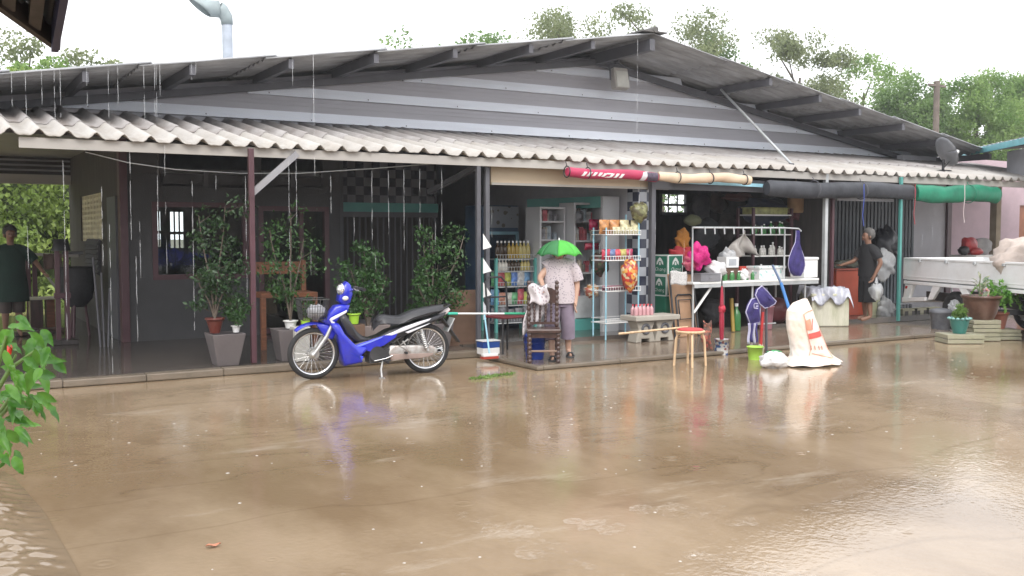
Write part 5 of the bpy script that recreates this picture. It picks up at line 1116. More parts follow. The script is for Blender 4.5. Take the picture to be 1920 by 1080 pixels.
# folded table leaning against the cartons
a=pk(1256,512,11.02); b=pk(1302,612,11.02); w_=b.x-a.x; h=a.z-.045
ft=T('folded_table','brown folded table with black legs leaning upright by the drink cartons','table',(a.x,10.92,.045))
def tilt(mb,ang=R(-9)):
    c,s=math.cos(ang),math.sin(ang); mb.v=[(x,y*c-z*s,y*s+z*c) for x,y,z in mb.v]; return mb
tilt(MB().bx(0,w_,0,.03,0,h)).build('tabletop',M('tan_laminate',(.36,.215,.125),.5),ft,bev=.02)
tilt(MB().tube([(.015,-.012,.0),(.015,-.012,h-.03),(.05,-.012,h),(w_-.05,-.012,h),(w_-.015,-.012,h-.03),(w_-.015,-.012,0)],.016,8)).build('edge_band',m_blackpl,ft)
tilt(MB().tube([(.08,-.03,.02),(.08,-.03,h*.62),(.12,-.03,h*.66),(w_-.12,-.03,h*.66),(w_-.08,-.03,h*.62),(w_-.08,-.03,.02)],.013,8).tube([(.12,-.035,h*.28),(.12,-.035,h*.58),(w_-.12,-.035,h*.58),(w_-.12,-.035,h*.28)],.011,8,closed=True)).build('folded_leg',m_blackpl,ft)
# ------------------------------------------------------------------ white display table with rail
ty=10.85; a=pk(1300,529,ty); b=pk(1536,530,ty); tx0,tx1=a.x,b.x; tz=pk(1400,526,ty).z; base=.045
dt=T('display_table','long white folding market table with hanging rail, set before the second bay','table',(tx0,ty,base)); W=tx1-tx0; hh=tz-base
MB().bx(0,W,0,.75,hh-.035,hh).build('tabletop',m_white,dt,bev=.008); MB().bx(.02,W-.02,-.003,.02,hh-.085,hh-.037).build('apron_rail',m_galv,dt)
for x in (.05,W*.47,W-.25):
    for y in (.06,.68): MB().cyl((x,y,.0 if y<.5 else .06),(x,y,hh-.037),.016,n=8).build('leg',m_galv,dt)
MB().beam((.06,.05,.35),(.42,.05,hh-.05),.02,.03).build('brace',m_whiteplastic,dt); MB().beam((W*.47,.06,.12),(W*.47+.5,.06,.12),.018,.018).build('brace',m_galv,dt)
rz_=pk(1400,427,ty).z-base; rx1=pk(1476,427,ty).x-tx0
rl=MB().tube([(.02,.05,hh),(.02,.05,rz_),(rx1,.05,rz_),(rx1,.05,hh)],.016,8,sm=False).tube([(rx1,.05,rz_),(rx1+.30,.05,rz_-.01),(rx1+.36,.05,rz_-.05)],.012,8).build('hanging_rail',m_galv,dt)
for k in range(9): x=.24+k*(rx1-.3)/8.4; MB().tube([(x,.035,rz_+.012),(x,.03,rz_-.04),(x+.005,.03,rz_-.095)],.012,6).build('hook',m_galv,rl)
def onT(px,y=ty+.2): return (pk(px,520,y).x,y,tz+.002)
# shelf with dark red posts standing behind
sy=11.75; s0=pk(1410,600,sy); s1=pk(1481,600,sy); sh=T('metal_shelf','metal shelf with dark red posts and white boards behind the market table','shelf',(s0.x,sy,.10)); w_=s1.x-s0.x; top=pk(1440,390,sy).z-.10
for x in (0,w_): 
    for y in (0,.35): MB().bx(x-.02,x+.02,y-.02,y+.02,0,top).build('post',m_maroon,sh)
lv=[pk(1440,py,sy).z-.10 for py in (520,479,439,402)]
for z in lv: MB().bx(.022,w_-.022,-.02,.37,z-.02,z).build('board',m_white,sh)
m_jar=M('glassy_jars',(.5,.49,.46),.15,var=.3,scale=30)
for L_i in (0,1,2):
    for k in range(8):
        o=bottle(.04,random.uniform(.13,.22)).build('jar',[m_jar if L_i!=2 else bcols[4],m_whiteplastic]); o.location=(s0.x+w_*(k+.6)/8.4,sy+.08+.05*(k%2),.10+lv[L_i]+.002); tag(o,'jar or bottle on the red posted shelf behind the market table','jar','jars on the red posted shelf')
lq=pk(1440,430,sy); single('food_tray',MB().bx(-.4,.4,-.12,.12,0,.1).bx(-.42,.42,-.14,.14,.101,.115),M('yellow_green_tray',(.32,.33,.12),.4,var=.4,scale=12),'yellow green tray on the top board of the red posted shelf','tray',(s0.x+w_/2,sy+.17,.10+lv[2]+.25) if False else (s0.x+w_/2,sy+.17,.10+lv[3]+.002),bev=.01)
# bundles hanging from the ceiling of the second bay
def blob(name,lab,cat,px0,py0,px1,py1,y,mat,lump=.12,depth=.6,sd=0,group=None,nz=14,sub=0):
    a=pk(px0,py0,y); b=pk(px1,py1,y); w_=(b.x-a.x)/2; h=(a.z-b.z)/2; rr=random.Random(sd); f=[rr.uniform(3,9) for _ in range(6)]; g=[rr.uniform(0,6) for _ in range(3)]
    m=MB().ball((0,0,h),(w_,w_*depth,h),22,nz,fn=lambda p:1+lump*math.sin(p.x*f[0]+p.z*f[1]+g[0])+lump*.8*math.sin(p.y*f[2]+p.x*f[3]+g[1])+lump*.5*math.sin(p.z*f[4]*1.7+p.x*f[5]*1.6+g[2]))
    return single(name,m,mat,lab,cat,((a.x+b.x)/2,y,b.z),0,group,sub=sub)
m_navy=M('navy_nylon',(.035,.045,.085),.5,var=.4,bump=.6,bscale=14)
blob('bag_bundle','large dark blue bundle of bags hanging from the second bay ceiling','bundle',1395,370,1475,420,12.2,m_navy,.14,.5,1)
blob('bag_bundle','dark red bundle hanging at the right of the second bay ceiling','bundle',1478,388,1520,420,12.0,M('dark_red_cloth',(.10,.012,.02),.6,bump=.6,bscale=20),.14,.6,2)
q=pk(1492,368,11.9); single('paper_lantern',MB().lathe([(.12,-.28),(.135,-.25),(.14,-.05),(.13,0),(.001,.005)],n=20).tube([(0,0,0),(0,0,.3)],.005,5),M('tan_paper',(.42,.25,.12),.7,transl=.2),'square tan paper bag hanging in the second bay ceiling','bag',(q.x,11.9,q.z))
blob('bag_bundle','brownish red bundle hanging at the middle of the second bay ceiling','bundle',1360,362,1408,378,12.6,M('rust_cloth',(.16,.05,.04),.7,bump=.5),.15,.5,3)
blob('hat','olive round hat hanging on the left of the second bay','hat',1284,402,1314,424,11.9,M('olive_felt',(.10,.11,.06),.8),.05,.5,4)
# goods on the table
m_or=M('orange_cloth',(.50,.20,.03),.75,bump=.5,bscale=14); m_mag=M('magenta_mesh',(.58,.01,.19),.6,bump=.8,bscale=30)
blob('cloth_pile','orange cloth hanging above the red bags at the table end','cloth',1268,432,1290,472,11.95,m_or,.18,.6,5)
blob('cloth_pile','red cloth pile under the orange cloth','cloth',1256,464,1296,494,11.9,M('red_cloth',(.42,.03,.04),.7,bump=.5,bscale=18),.2,.6,6)
blob('mesh_bundle','bright magenta mesh bundle beside the left table rail','bundle',1296,458,1328,500,10.99,m_mag,.2,.7,7,nz=20)
blob('cloth_pile','pink cloth heap under the magenta bundle','cloth',1284,478,1312,508,11.05,M('rose_cloth',(.45,.08,.13),.7,bump=.6,bscale=20),.18,.6,8)
q=onT(1310,11.1); single('basket_tray',MB().lathe([(.14,0),(.17,.05),(.18,.05),(.15,0)],n=20),m_palewood,'round wicker tray on the left end of the market table','tray',(q[0],11.05,tz+.003))
q=onT(1317,11.0); single('tin_box',MB().bx(-.19,.19,-.12,.12,0,.105).bx(-.195,.195,-.125,.125,.106,.12).box((0,-.123,.05),(.06,.006,.03)),M('grey_tin',(.22,.22,.24),.4,metal=.3),'grey metal tin box on the left of the market table','box',(q[0]+.02,10.96,tz+.003),bev=.006)
blob('plastic_bag','white plastic bag slumped on the market table left of the green bottles','bag',1328,489,1358,522,10.98,m_bag,.2,.6,9)
blob('plastic_bag','cloudy plastic bag of cups in the middle of the market table','bag',1352,468,1380,500,11.25,m_clearbag,.2,.6,10)
a=pk(1362,482,11.1); b=pk(1385,496,11.1); single('white_carton',MB().bx(0,b.x-a.x,0,.2,0,.16).bx(.05,b.x-a.x-.05,-.004,-.001,.03,.13,1),[m_whiteplastic,flat('carton_grey',(.4,.42,.45))],'small white carton raised on the middle of the market table','carton',(a.x,11.1,a.z-.16)); single('brown_stand',MB().bx(0,.30,0,.2,0,a.z-.163-tz).bx(-.02,.32,-.02,.22,a.z-.163-tz+.001,a.z-.163-tz+.001 if False else a.z-.162-tz),m_board,'brown box carrying the small white carton on the market table','box',(a.x-.05,11.1,tz+.002))
single('red_box',MB().bx(0,.22,0,.16,0,.17).bx(-.006,.226,-.006,.166,.171,.19),M('red_card',(.5,.05,.03),.5),'red box on the market table beside the dark red shelf post','box',(pk(1392,500,11.2).x,11.25,tz+.002),bev=.005)
for k in range(9):
    o=bottle(.03,.14).build('bottle',[bcols[4],m_whiteplastic]); o.location=(pk(1358,520,10.97).x+k*.072,10.97+.05*(k%2),tz+.002); tag(o,'small green bottle in the row at the middle of the market table','bottle','green bottles on the market table')
blob('plastic_bag','white knotted plastic bag right of the green bottles on the table','bag',1388,506,1402,524,10.96,m_bag,.2,.7,12)
# crumpled grey sheet rising behind the table
a=pk(1348,472,11.6); b=pk(1412,480,11.6); t_=pk(1392,432,11.6)
single('draped_sheet',MB().grid(lambda u,v:((b.x-a.x)*u*(1-v)+(t_.x-a.x)*v+.03*math.sin(v*9+u*4),.08*math.sin(u*11+v*5)*(1-v)-.06*(1-v),(t_.z-a.z)*v+(-.1)*(1-v)*(math.sin(u*7)*.4+.6)),22,14),M('grey_plastic_sheet',(.30,.28,.26),.35,bump=.4,bscale=8),'grey crumpled plastic sheet peaked behind the market table','sheet',(a.x,11.55,a.z),solid=.006)
# white foam box and long white box on table
a=pk(1424,516,10.98); b=pk(1472,497,10.98); single('foam_tray_stack',MB().bx(0,b.x-a.x,0,.26,0,.16).bx(-.015,b.x-a.x+.015,-.015,.275,.161,.2),cloth_pattern('printed_white_card',(.68,.70,.70),(.35,.55,.52),14),'long white carton with pale green print on the right of the market table','carton',(a.x,10.98,tz+.002),bev=.006)
a=pk(1508,527,11.0); b=pk(1534,488,11.0); single('foam_box',MB().bx(0,b.x-a.x,0,.3,0,(b.z-a.z)*.86).bx(-.012,b.x-a.x+.012,-.012,.312,(b.z-a.z)*.86+.002,b.z-a.z),m_whiteplastic,'tall white foam box at the right end of the market table','box',(a.x,11.0,tz+.002),bev=.012)
# purple apron hung from the rail end
m_pur=M('purple_cloth',(.04,.03,.15),.8,var=.35,scale=9,bump=.8,bscale=16); m_lil=M('lilac_trim',(.42,.40,.55),.7)
a=pk(1496,432,10.8); ap=T('apron','dark purple apron hanging from the right end of the table rail','apron',a)
hz=[(0,.01),(.08,.02),(.16,.035),(.25,.10),(.36,.155),(.46,.165),(.55,.12),(.60,.05)]
def apf(u,v): 
    k=u*(len(hz)-1); i=min(int(k),len(hz)-2); f=k-i; z=hz[i][0]*(1-f)+hz[i+1][0]*f; w_=hz[i][1]*(1-f)+hz[i+1][1]*f; b_=-1+2*v; return (b_*w_+.02*u,-.035*math.cos(b_*2.4)-.03*math.sin(b_*11+u*4)*u,-z*1.17)
m=MB().grid(apf,22,14); m.build('cloth',m_pur,ap,solid=.006)
MB().tube([apf(i/22,0) for i in range(23)]+[apf(1,j/14) for j in range(15)]+[apf(1-i/22,1) for i in range(23)],.006,5).build('trim',m_lil,ap)
kc=[(.55,.55,.53),(.5,.48,.44),(.2,.22,.25),(.45,.1,.08),(.3,.34,.4),(.12,.12,.12),(.52,.42,.2)]
for k in range(26):
    px=1322+k*5.6+random.uniform(-2,2); y_=ty+random.uniform(.28,.65); h=random.uniform(.05,.17); r=random.uniform(.03,.07)
    mm=MB().lathe([(r*.7,0),(r,h*.6),(r*1.02,h),(r*.9,h),(r*.6,.01),(.001,.008)],n=14) if k%3 else MB().box((0,0,h/2),(r*2,r*1.7,h),random.uniform(-.5,.5))
    single('kitchenware',mm,flat('kitchenware_%d'%k,kc[k%7],.3,var=.3,scale=14),'small pot, cup or box among the clutter at the back of the market table','kitchenware',(pk(px,520,y_).x,y_,tz+.002),0,'clutter at the back of the market table')
for k,(px0,py0,px1,py1,y_,c_) in enumerate(((1296,366,1330,412,12.9,(.05,.05,.06)),(1330,360,1362,400,13.0,(.09,.06,.05)),(1408,420,1430,436,12.3,(.2,.2,.1)),(1300,410,1345,470,12.6,(.04,.045,.05)),(1348,400,1380,450,12.7,(.06,.055,.05)),(1485,420,1520,470,12.4,(.03,.03,.04)))):
    blob('hanging_bag',['black bag hanging high at the left of the second bay','brown bag hanging from the second bay ceiling','small olive bag hanging above the red posted shelf','large dark bag behind the magenta bundle','dark grey bag behind the table rail','dark bag hanging behind the purple apron'][k],'bag',px0,py0,px1,py1,y_,M('dull_bag_%d'%k,c_,.6,bump=.6,bscale=14,var=.4),.12,.5,50+k)
# things under the table
blob('bucket_pile','dark red plastic tub under the market table','tub',1430,560,1478,604,11.5,M('dark_red_plastic',(.10,.02,.025),.4),.05,.6,13)
q=pk(1435,602,11.15); single('pink_bin',MB().lathe([(.10,0),(.13,.34),(.14,.345),(.14,.36),(.125,.36),(.095,.02),(.001,.015)],n=22),M('dusty_pink_plastic',(.30,.13,.16),.45),'dusty pink plastic bin under the market table','bin',(q.x,11.15,.05))
single('green_bottle',bottle(.07,.42),[bcols[4],m_whiteplastic],'big green bottle standing under the market table','bottle',(pk(1372,600,11.3).x,11.2,.05)); single('yellow_pole',MB().tilt if False else MB().cyl((0,0,0),(.05,.1,.5),.03,n=10),M('ochre_plastic',(.3,.2,.03),.5),'ochre plastic tube under the market table','tube',(pk(1362,602,11.25).x,11.1,.05))
blob('cloth_sack','dark sack slumped under the left of the market table','sack',1320,560,1352,606,11.45,M('dark_sack',(.03,.03,.035),.8,bump=.5),.12,.7,14)
# ------------------------------------------------------------------ items standing in the wet yard
# carved wooden chair
cf=pk(1018,676,9.62); ch=T('carved_chair','dark carved wooden chair with turned spindles and high back','chair',(cf.x-.05,9.52,.045),R(-30))
cw=.165; sh_=pk(1018,616,9.6).z-.045; bhz=pk(1046,532,9.8).z-.045
def turned(p,z0,z1,r,n=6): 
    pr=[]; k=n*6
    for i in range(k+1): t=i/k; pr.append((r*(.72+.38*abs(math.sin(t*PI*n))),z0+(z1-z0)*t))
    return MB().lathe(pr,(p[0],p[1],0),12)
MB().bx(-cw-.03,cw+.03,-.04,.34,sh_-.04,sh_).build('seat',m_dkwood,ch,bev=.008); MB().bx(-cw,cw,-.005,.0,sh_-.10,sh_-.042).build('seat_apron',m_dkwood,ch)
for x in (-cw,cw):
    turned((x,0),0,sh_-.04,.024,7).build('leg',m_dkwood,ch); turned((x,.30),0,sh_-.04,.022,5).build('leg',m_dkwood,ch)
    turned((x,.30),sh_,bhz,.024,8).ball((x,.30,bhz+.02),.026,10,8).build('back_post',m_dkwood,ch)
for k in range(4): x=-cw+2*cw*(k+1)/5; turned((x,.30),sh_+.06,bhz-.20,.014,6).build('spindle',m_dkwood,ch)
cr=[(-cw,bhz-.22),(cw,bhz-.22),(cw,bhz-.08),(cw*.6,bhz-.04),(0,bhz-.02),(-cw*.6,bhz-.04),(-cw,bhz-.08)]; MB().prism(cr,(0,.285,0),(1,0,0),(0,0,1),(0,.03,0)).build('crest_board',m_dkwood,ch,bev=.006)
MB().bx(-cw,cw,.288,.312,sh_+.03,sh_+.06).build('back_rail',m_dkwood,ch); MB().cyl((-cw,0,sh_*.36),(cw,0,sh_*.36),.013,n=8).build('stretcher',M('worn_stretcher',(.22,.15,.11),.5),ch)
for x in (-cw,cw): MB().cyl((x,0,sh_*.3),(x,.30,sh_*.3),.011,n=8).build('stretcher',m_dkwood,ch)
# cloth over the chair back
cq=(cf.x-.16,9.80,.045); 
single('towel',MB().grid(lambda u,v:(.04+.22*u-.08*max(0,v-.5)*2*(1-u)+.015*math.sin(v*13),(-.055 if v<.45 else .05) +.03*math.sin(u*9+v*6),(bhz+.012-(.45-v)*.5 if v<.45 else bhz+.012-(v-.45)*1.15*(1-.55*u))+.02*math.sin(u*7)),14,22),cloth_pattern('pale_print_towel',(.62,.58,.60),(.36,.30,.33),22),'pale printed towel draped over the left of the carved chair back','towel',(ch.location.x+.30*math.sin(R(30))-.20*math.cos(R(30)),ch.location.y+.30*math.cos(R(30))+.20*math.sin(R(30)),.03),R(-30),solid=.012)
bq=pk(1012,664,9.84); bu=T('bucket','blue plastic bucket standing under the carved chair','bucket',(bq.x,9.95,.045)); bh2=.30
MB().lathe([(.10,0),(.105,.01),(.135,bh2-.03),(.145,bh2-.03),(.145,bh2),(.13,bh2),(.10,.02),(.001,.015)],n=26).build('bucket_body',M('blue_plastic',(.02,.06,.36),.35,var=.08),bu)
for z in (.12,.2): MB().torus((0,0,z),(0,0,1),.112+.03*(z/.3),.004,28,5).build('rib',M('blue_rib_%d'%int(z*100),(.02,.055,.33),.35),bu)
# black metal chair with red seat
mq=pk(960,655,10.5); mc=T('metal_chair','black metal chair with dark red seat beside the wire shelf','chair',(mq.x,10.45,.06),R(8)); sz=pk(955,594,10.4).z-.06
MB().bx(-.2,.2,-.02,.36,sz-.03,sz).build('seat',M('dark_red_vinyl',(.13,.02,.025),.45),mc,bev=.012)
for x in (-.18,.18): MB().cyl((x,0,0),(x*.9,.02,sz-.03),.013,n=8).build('leg',m_blackpl,mc); MB().tube([(x,.36,0),(x*.9,.33,sz),(x*.92,.37,sz+.42)],.013,8).build('leg',m_blackpl,mc)
MB().tube([(-.166,.37,sz+.40),(-.1,.39,sz+.47),(.1,.39,sz+.47),(.166,.37,sz+.40)],.013,8).tube([(-.165,.365,sz+.22),(.165,.365,sz+.22)],.011,8).build('backrest',m_blackpl,mc)
# mops and brooms by the dark posts
a=pk(840,588,10.35); b=pk(985,588,10.2); bh_=T('broom_handle','white and turquoise handle propped level behind the motorbike tail','broom',a)
MB().cyl((0,0,0),tuple((b-a)*.12),.017,n=10).build('grip',flat('turquoise_grip',(.04,.42,.30)),bh_); MB().cyl(tuple((b-a)*.12),tuple((b-a)*.72),.011,n=10).build('shaft',m_whiteplastic,bh_); MB().cyl(tuple((b-a)*.72),tuple(b-a),.015,n=10).build('shaft_end',flat('green_sleeve',(.04,.36,.2)),bh_)
a=pk(918,655,10.2); b=pk(908,588,10.5); mo=T('deck_brush','blue handled deck brush with white head leaning on the dark posts','brush',(a.x,10.2,.05))
MB().cyl((0,0,.05),(b.x-a.x,.3,b.z-.05),.011,n=10).build('shaft',m_ltblue,mo); MB().box((0,0,.045),(.20,.07,.035)).build('head',m_whiteplastic,mo,bev=.008); MB().box((0,0,.014),(.21,.08,.026)).build('bristles',flat('red_bristle',(.4,.05,.03)),mo)
q=pk(917,650,10.6); single('tub',MB().bx(-.12,.12,-.08,.08,0,.08,0).bx(-.12,.12,-.08,.08,.081,.16,1).bx(-.13,.13,-.09,.09,.161,.175,0),[m_whiteplastic,M('tub_blue',(.02,.07,.3),.4)],'blue and white tub behind the deck brush head','tub',(q.x,10.62,.05),bev=.006)
# stool
q=pk(1300,686,8.72); so_=T('stool','round stool with red padded seat and pale bent legs','stool',(q.x,8.78,0)); st_h=pk(1300,620,8.72).z; 
MB().lathe([(.001,st_h-.03),(.165,st_h-.03),(.175,st_h-.01),(.165,st_h),(.001,st_h+.003)],n=30).build('seat_board',m_palewood,so_); MB().lathe([(.15,st_h+.001),(.155,st_h+.012),(.13,st_h+.022),(.001,st_h+.026)],n=30).build('seat_pad',M('red_pad',(.45,.05,.05),.6),so_)
for k in range(4): t_=R(45+90*k+12); c,s=math.cos(t_),math.sin(t_); MB().tube([(.10*c,.10*s,st_h-.035),(.145*c,.145*s,st_h-.05),(.165*c,.165*s,st_h-.11),(.185*c,.185*s,0)],[.014]*4,8).build('leg',m_palewood,so_)
q=pk(1330,604,9.0); single('scarf',MB().grid(lambda u,v:(-.07+.14*u*(1-.3*v)+.02*math.sin(v*8),.03*math.sin(u*8+v*3),-.33*v+.02*math.sin(u*12)),12,14),mottled('brown_red_scarf',[(.25,.05,.04),(.1,.06,.05),(.35,.12,.08),(.16,.08,.06)],40,.8),'brown red scarf hanging behind the right of the stool','scarf',(q.x,9.02,q.z),solid=.012)
# floral tin with a red umbrella
q=pk(1358,665,9.35); tn=T('floral_tin','white tin with blue floral print standing in the shallow water','tin',(q.x,9.4,0.0)); th_=pk(1358,637,9.35).z
MB().lathe([(.088,0),(.088,th_),(.092,th_),(.092,th_+.006),(.08,th_+.006),(.078,.03),(.001,.02)],n=26).build('tin_body',mottled('floral_print',[(.6,.6,.58),(.05,.12,.3),(.55,.55,.55),(.25,.08,.08),(.6,.6,.6)],34,.35),tn)
pr=T('folded_umbrella','slim folded red umbrella standing in the floral tin','umbrella',(q.x,9.4,.03)); zt_=pk(1358,535,9.35).z
MB().tube([(0,0,.0),(0,0,.12),(-.004,0,.35),(-.006,0,zt_-.16),(-.008,0,zt_-.04)],[.012,.022,.034,.022,.012],12).build('canopy',M('wet_red_nylon',(.33,.02,.045),.4,bump=.5,bscale=30),pr); MB().ball((-.004,-.005,zt_*.62),(.045,.04,.05),12,8,fn=lambda p:1+.25*math.sin(p.x*9+p.z*7)).build('tie_ribbon',M('bright_red_ribbon',(.5,.03,.06),.5),pr); MB().cyl((-.008,0,zt_-.04),(-.008,0,zt_+.03),.009,n=8).build('ferrule',m_blackpl,pr)
# lime bucket, rack with purple jersey, red broom
q=pk(1410,675,8.85); lb=T('bucket','lime green bucket under the hanging purple jersey','bucket',(q.x,8.8,0)); h_=pk(1410,650,8.85).z
MB().lathe([(.078,0),(.095,h_),(.105,h_),(.105,h_+.008),(.09,h_+.008),(.075,.02),(.001,.015)],n=24).build('bucket_body',M('lime_bucket',(.40,.68,.10),.4,var=.05),lb)
sq=pk(1437,672,8.95); sd_=T('clothes_stand','grey pole stand holding the purple jersey upright','stand',(sq.x,8.95,0)); zt_=pk(1430,540,8.95).z
MB().cyl((0,0,0),(-.02,0,zt_),.016,n=10).build('pole',m_dkgrey,sd_); MB().box((0,0,.015),(.18,.18,.03)).build('foot',m_dkgrey,sd_,bev=.006)
jy=T('jersey','purple jersey with white trim draped over the grey pole stand','jersey',(sq.x-.02,8.95,0))
def jp(px,py,y=8.93): return pk(px,py,y)-jy.location
def cloth_poly(pts,y,dep,name,mat,nsub=10):
    c=[jp(a,b,y) for a,b in pts]; cen=sum(c,Vector())/len(c); m=MB(); n=len(c); rings=4; vs=[]
    for r in range(rings+1):
        f=1-r/rings*.999
        for i,p in enumerate(c): v=cen+(p-cen)*f; vs.append((v.x,v.y-dep*(1-f**2)-.015*math.sin(i*2.1+r),v.z))
    b_=[(x,-yy+2*(c[0].y)+.02,z) for x,yy,z in vs]
    fs=[(r*n+i,r*n+(i+1)%n,(r+1)*n+(i+1)%n,(r+1)*n+i) for r in range(rings) for i in range(n)]
    m.add(vs,fs,0,True).add(b_,[f[::-1] for f in fs],0,True).add([vs[i] for i in range(n)]+[b_[i] for i in range(n)],[(i,n+i,n+(i+1)%n,(i+1)%n) for i in range(n)],0,True)
    o=m.build(name,mat,jy); MB().tube([(p.x,p.y-.004,p.z) for p in c],.008,5,closed=True).build('trim',m_lil,o); return o
cloth_poly([(1416,553),(1420,543),(1428,536),(1438,546),(1446,556),(1455,565),(1452,570),(1440,576),(1434,578),(1424,570)],8.90,.05,'sleeve',m_pur)
cloth_poly([(1409,561),(1424,556),(1425,575),(1424,605),(1406,607),(1398,585),(1403,572)],8.93,.06,'jersey_body',m_pur)
for k in range(4): a_=jp(1404+k*5,606,8.92); MB().grid(lambda u,v,a_=a_,k=k:(a_.x-.012+.03*u+.01*math.sin(v*6+k),a_.y+.01*math.sin(u*4+k),a_.z-(.26-.02*(k%2))*v),4,8).build('hanging_strip',m_pur if k%2 else m_lil,jy,solid=.006)
e=MB(); c=jp(1417,574,8.86); 
for a_,b_ in (((-.035,.02),(-.02,.035)),((-.02,.035),(.03,.03)),((-.035,.02),(-.03,-.02)),((-.03,-.02),(.03,-.03)),((.0,.0),(.035,.0))): stroke(e,c.x+a_[0],c.z+a_[1],c.x+b_[0],c.z+b_[1],.014,c.y-.005)
e.build('printed_mark',m_lil,jy)
rb=T('hand_broom','red handled broom with pale bristles leaning by the purple jersey','broom',(pk(1426,672,8.9).x,8.9,0)); q=pk(1430,585,8.9); x_=q.x-rb.location.x
MB().cyl((0,0,.16),(x_,0,q.z),.020,.017,n=10).build('handle',M('red_plastic',(.45,.03,.03),.4),rb); MB().lathe([(.05,0),(.042,.14),(.03,.17)],n=14,sy=.5).build('bristles',M('straw_bristle',(.45,.42,.3),.8,stretch=(20,20,1)),rb)
# white carrier bag
q=pk(1450,690,8.15); blob('plastic_bag','knotted white carrier bag lying on the wet concrete','bag',1431,663,1471,690,8.15,M('white_carrier_plastic',(.78,.78,.78),.35,bump=.7,bscale=18),.14,.8,15)
blob('plastic_bag','small green plastic bag behind the white carrier bag','bag',1440,658,1462,668,8.4,M('green_carrier',(.08,.4,.15),.4,bump=.5),.15,.7,16)
# tall woven sack
sk=T('feed_sack','tall upright orange and white woven sack with red printing standing in the water','sack',(pk(1520,687,8.1).x,8.1,0))
def sp(px,py): p=pk(px,py,8.1); return p.x-sk.location.x,p.z
prof=[(685,1474,1568),(678,1481,1562),(668,1487,1553),(655,1487,1545),(640,1484,1540),(620,1480,1532),(600,1478,1524),(582,1479,1519),(568,1488,1515),(560,1506,1513)]
pz=[(sp(l,y)[0],sp(r,y)[0],sp(l,y)[1]) for y,l,r in prof]
DP=(.26,.22,.17,.15,.145,.14,.13,.11,.06,.012)
def prof_at(z):
    z=max(pz[0][2],min(pz[-1][2],z))
    for i in range(len(pz)-1):
        if pz[i][2]<=z<=pz[i+1][2]: break
    f=(z-pz[i][2])/max(1e-6,pz[i+1][2]-pz[i][2]); return pz[i][0]*(1-f)+pz[i+1][0]*f,pz[i][1]*(1-f)+pz[i+1][1]*f,DP[i]*(1-f)+DP[i+1]*f
def fold(t_,z): 
    b=math.exp(-z/.12); return 1+.022*math.sin(t_*5+z*9)+.018*math.sin(t_*9-z*17)+.012*math.sin(t_*15+z*31)+.010*math.sin(z*46+t_*4)+b*(.07*math.sin(t_*11+z*40)+.05*math.sin(t_*19-z*25))
def sackf(u,v):
    z=pz[0][2]+(pz[-1][2]-pz[0][2])*v; l,r,dp=prof_at(z); t_=2*PI*u; q=fold(t_,z); c=math.cos(t_)
    return ((l+r)/2+(r-l)/2*c*(1+(q-1)*.45),dp*math.sin(t_)*q,max(0,z+.01*math.sin(t_*7)*math.exp(-z/.08)))
m=MB().grid(sackf,72,64)
m_sack=M('woven_sack',(.80,.74,.68),.55,var=.08,scale=3,bump=.7,bscale=9,dirt=(.68,.38,.17),damt=.65,dscale=1.5); m.build('sack_body',m_sack,sk)
def front(px,py,lift=.004):
    x,z=sp(px,py); 
    l,r,dp=prof_at(z)
    c=max(-.98,min(.98,(x-(l+r)/2)/((r-l)/2))); return Vector((x,-dp*math.sqrt(1-c*c)*fold(2*PI-math.acos(c),z)-lift,z))
def decal(name,pts,mat,nn=6):
    a,b,c,d=pts
    MB().grid(lambda u,v:tuple(front(a[0]*(1-u)*(1-v)+b[0]*u*(1-v)+c[0]*u*v+d[0]*(1-u)*v,a[1]*(1-u)*(1-v)+b[1]*u*(1-v)+c[1]*u*v+d[1]*(1-u)*v,.008)),nn,nn).build(name,mat,sk)
m_rp=M('faded_red_print',(.60,.10,.08),.6,var=.2); m_pp=M('faded_salmon_print',(.68,.30,.20),.6,var=.2)
decal('printed_band',[(1500,634),(1526,628),(1523,618),(1498,624)],m_rp); decal('printed_motif',[(1496,618),(1506,616),(1502,596),(1494,600)],m_pp)
def pline(pts,w_=.008,name='printed_line',mat=None): MB().tube([front(*p,lift=.010) for p in pts],w_,4).build(name,mat or m_pp,sk)
pline([(1494,600),(1492,588),(1500,583),(1511,580)],.005); pline([(1494,600),(1495,615),(1503,650),(1500,664)],.005); pline([(1522,612),(1530,630),(1538,655),(1540,668)],.004); pline([(1504,660),(1520,664),(1536,668)],.004)
pline([(1508,596),(1506,606),(1504,614)],.005,mat=m_rp)
for k in range(4): pline([(1503+k*6,646),(1504+k*6,653)],.006,'printed_letter')
a=pk(1488,576,8.1); b=pk(1449,498,8.9); bl=T('broom_handle','blue broom handle sticking out of the tall woven sack','broom',(a.x+.05,8.12,a.z-.25)); d=b-Vector((a.x,8.12,a.z))
MB().cyl((0,0,0),(d.x*.55-.05,d.y*.55,d.z*.55+.25),.020,n=10).build('shaft',M('blue_shaft',(.03,.14,.36),.4),bl); MB().cyl((d.x*.55-.05,d.y*.55,d.z*.55+.25),(d.x-.05,d.y,d.z+.25),.015,n=10).build('upper_shaft',M('blue_grey_shaft',(.07,.11,.19),.4),bl)
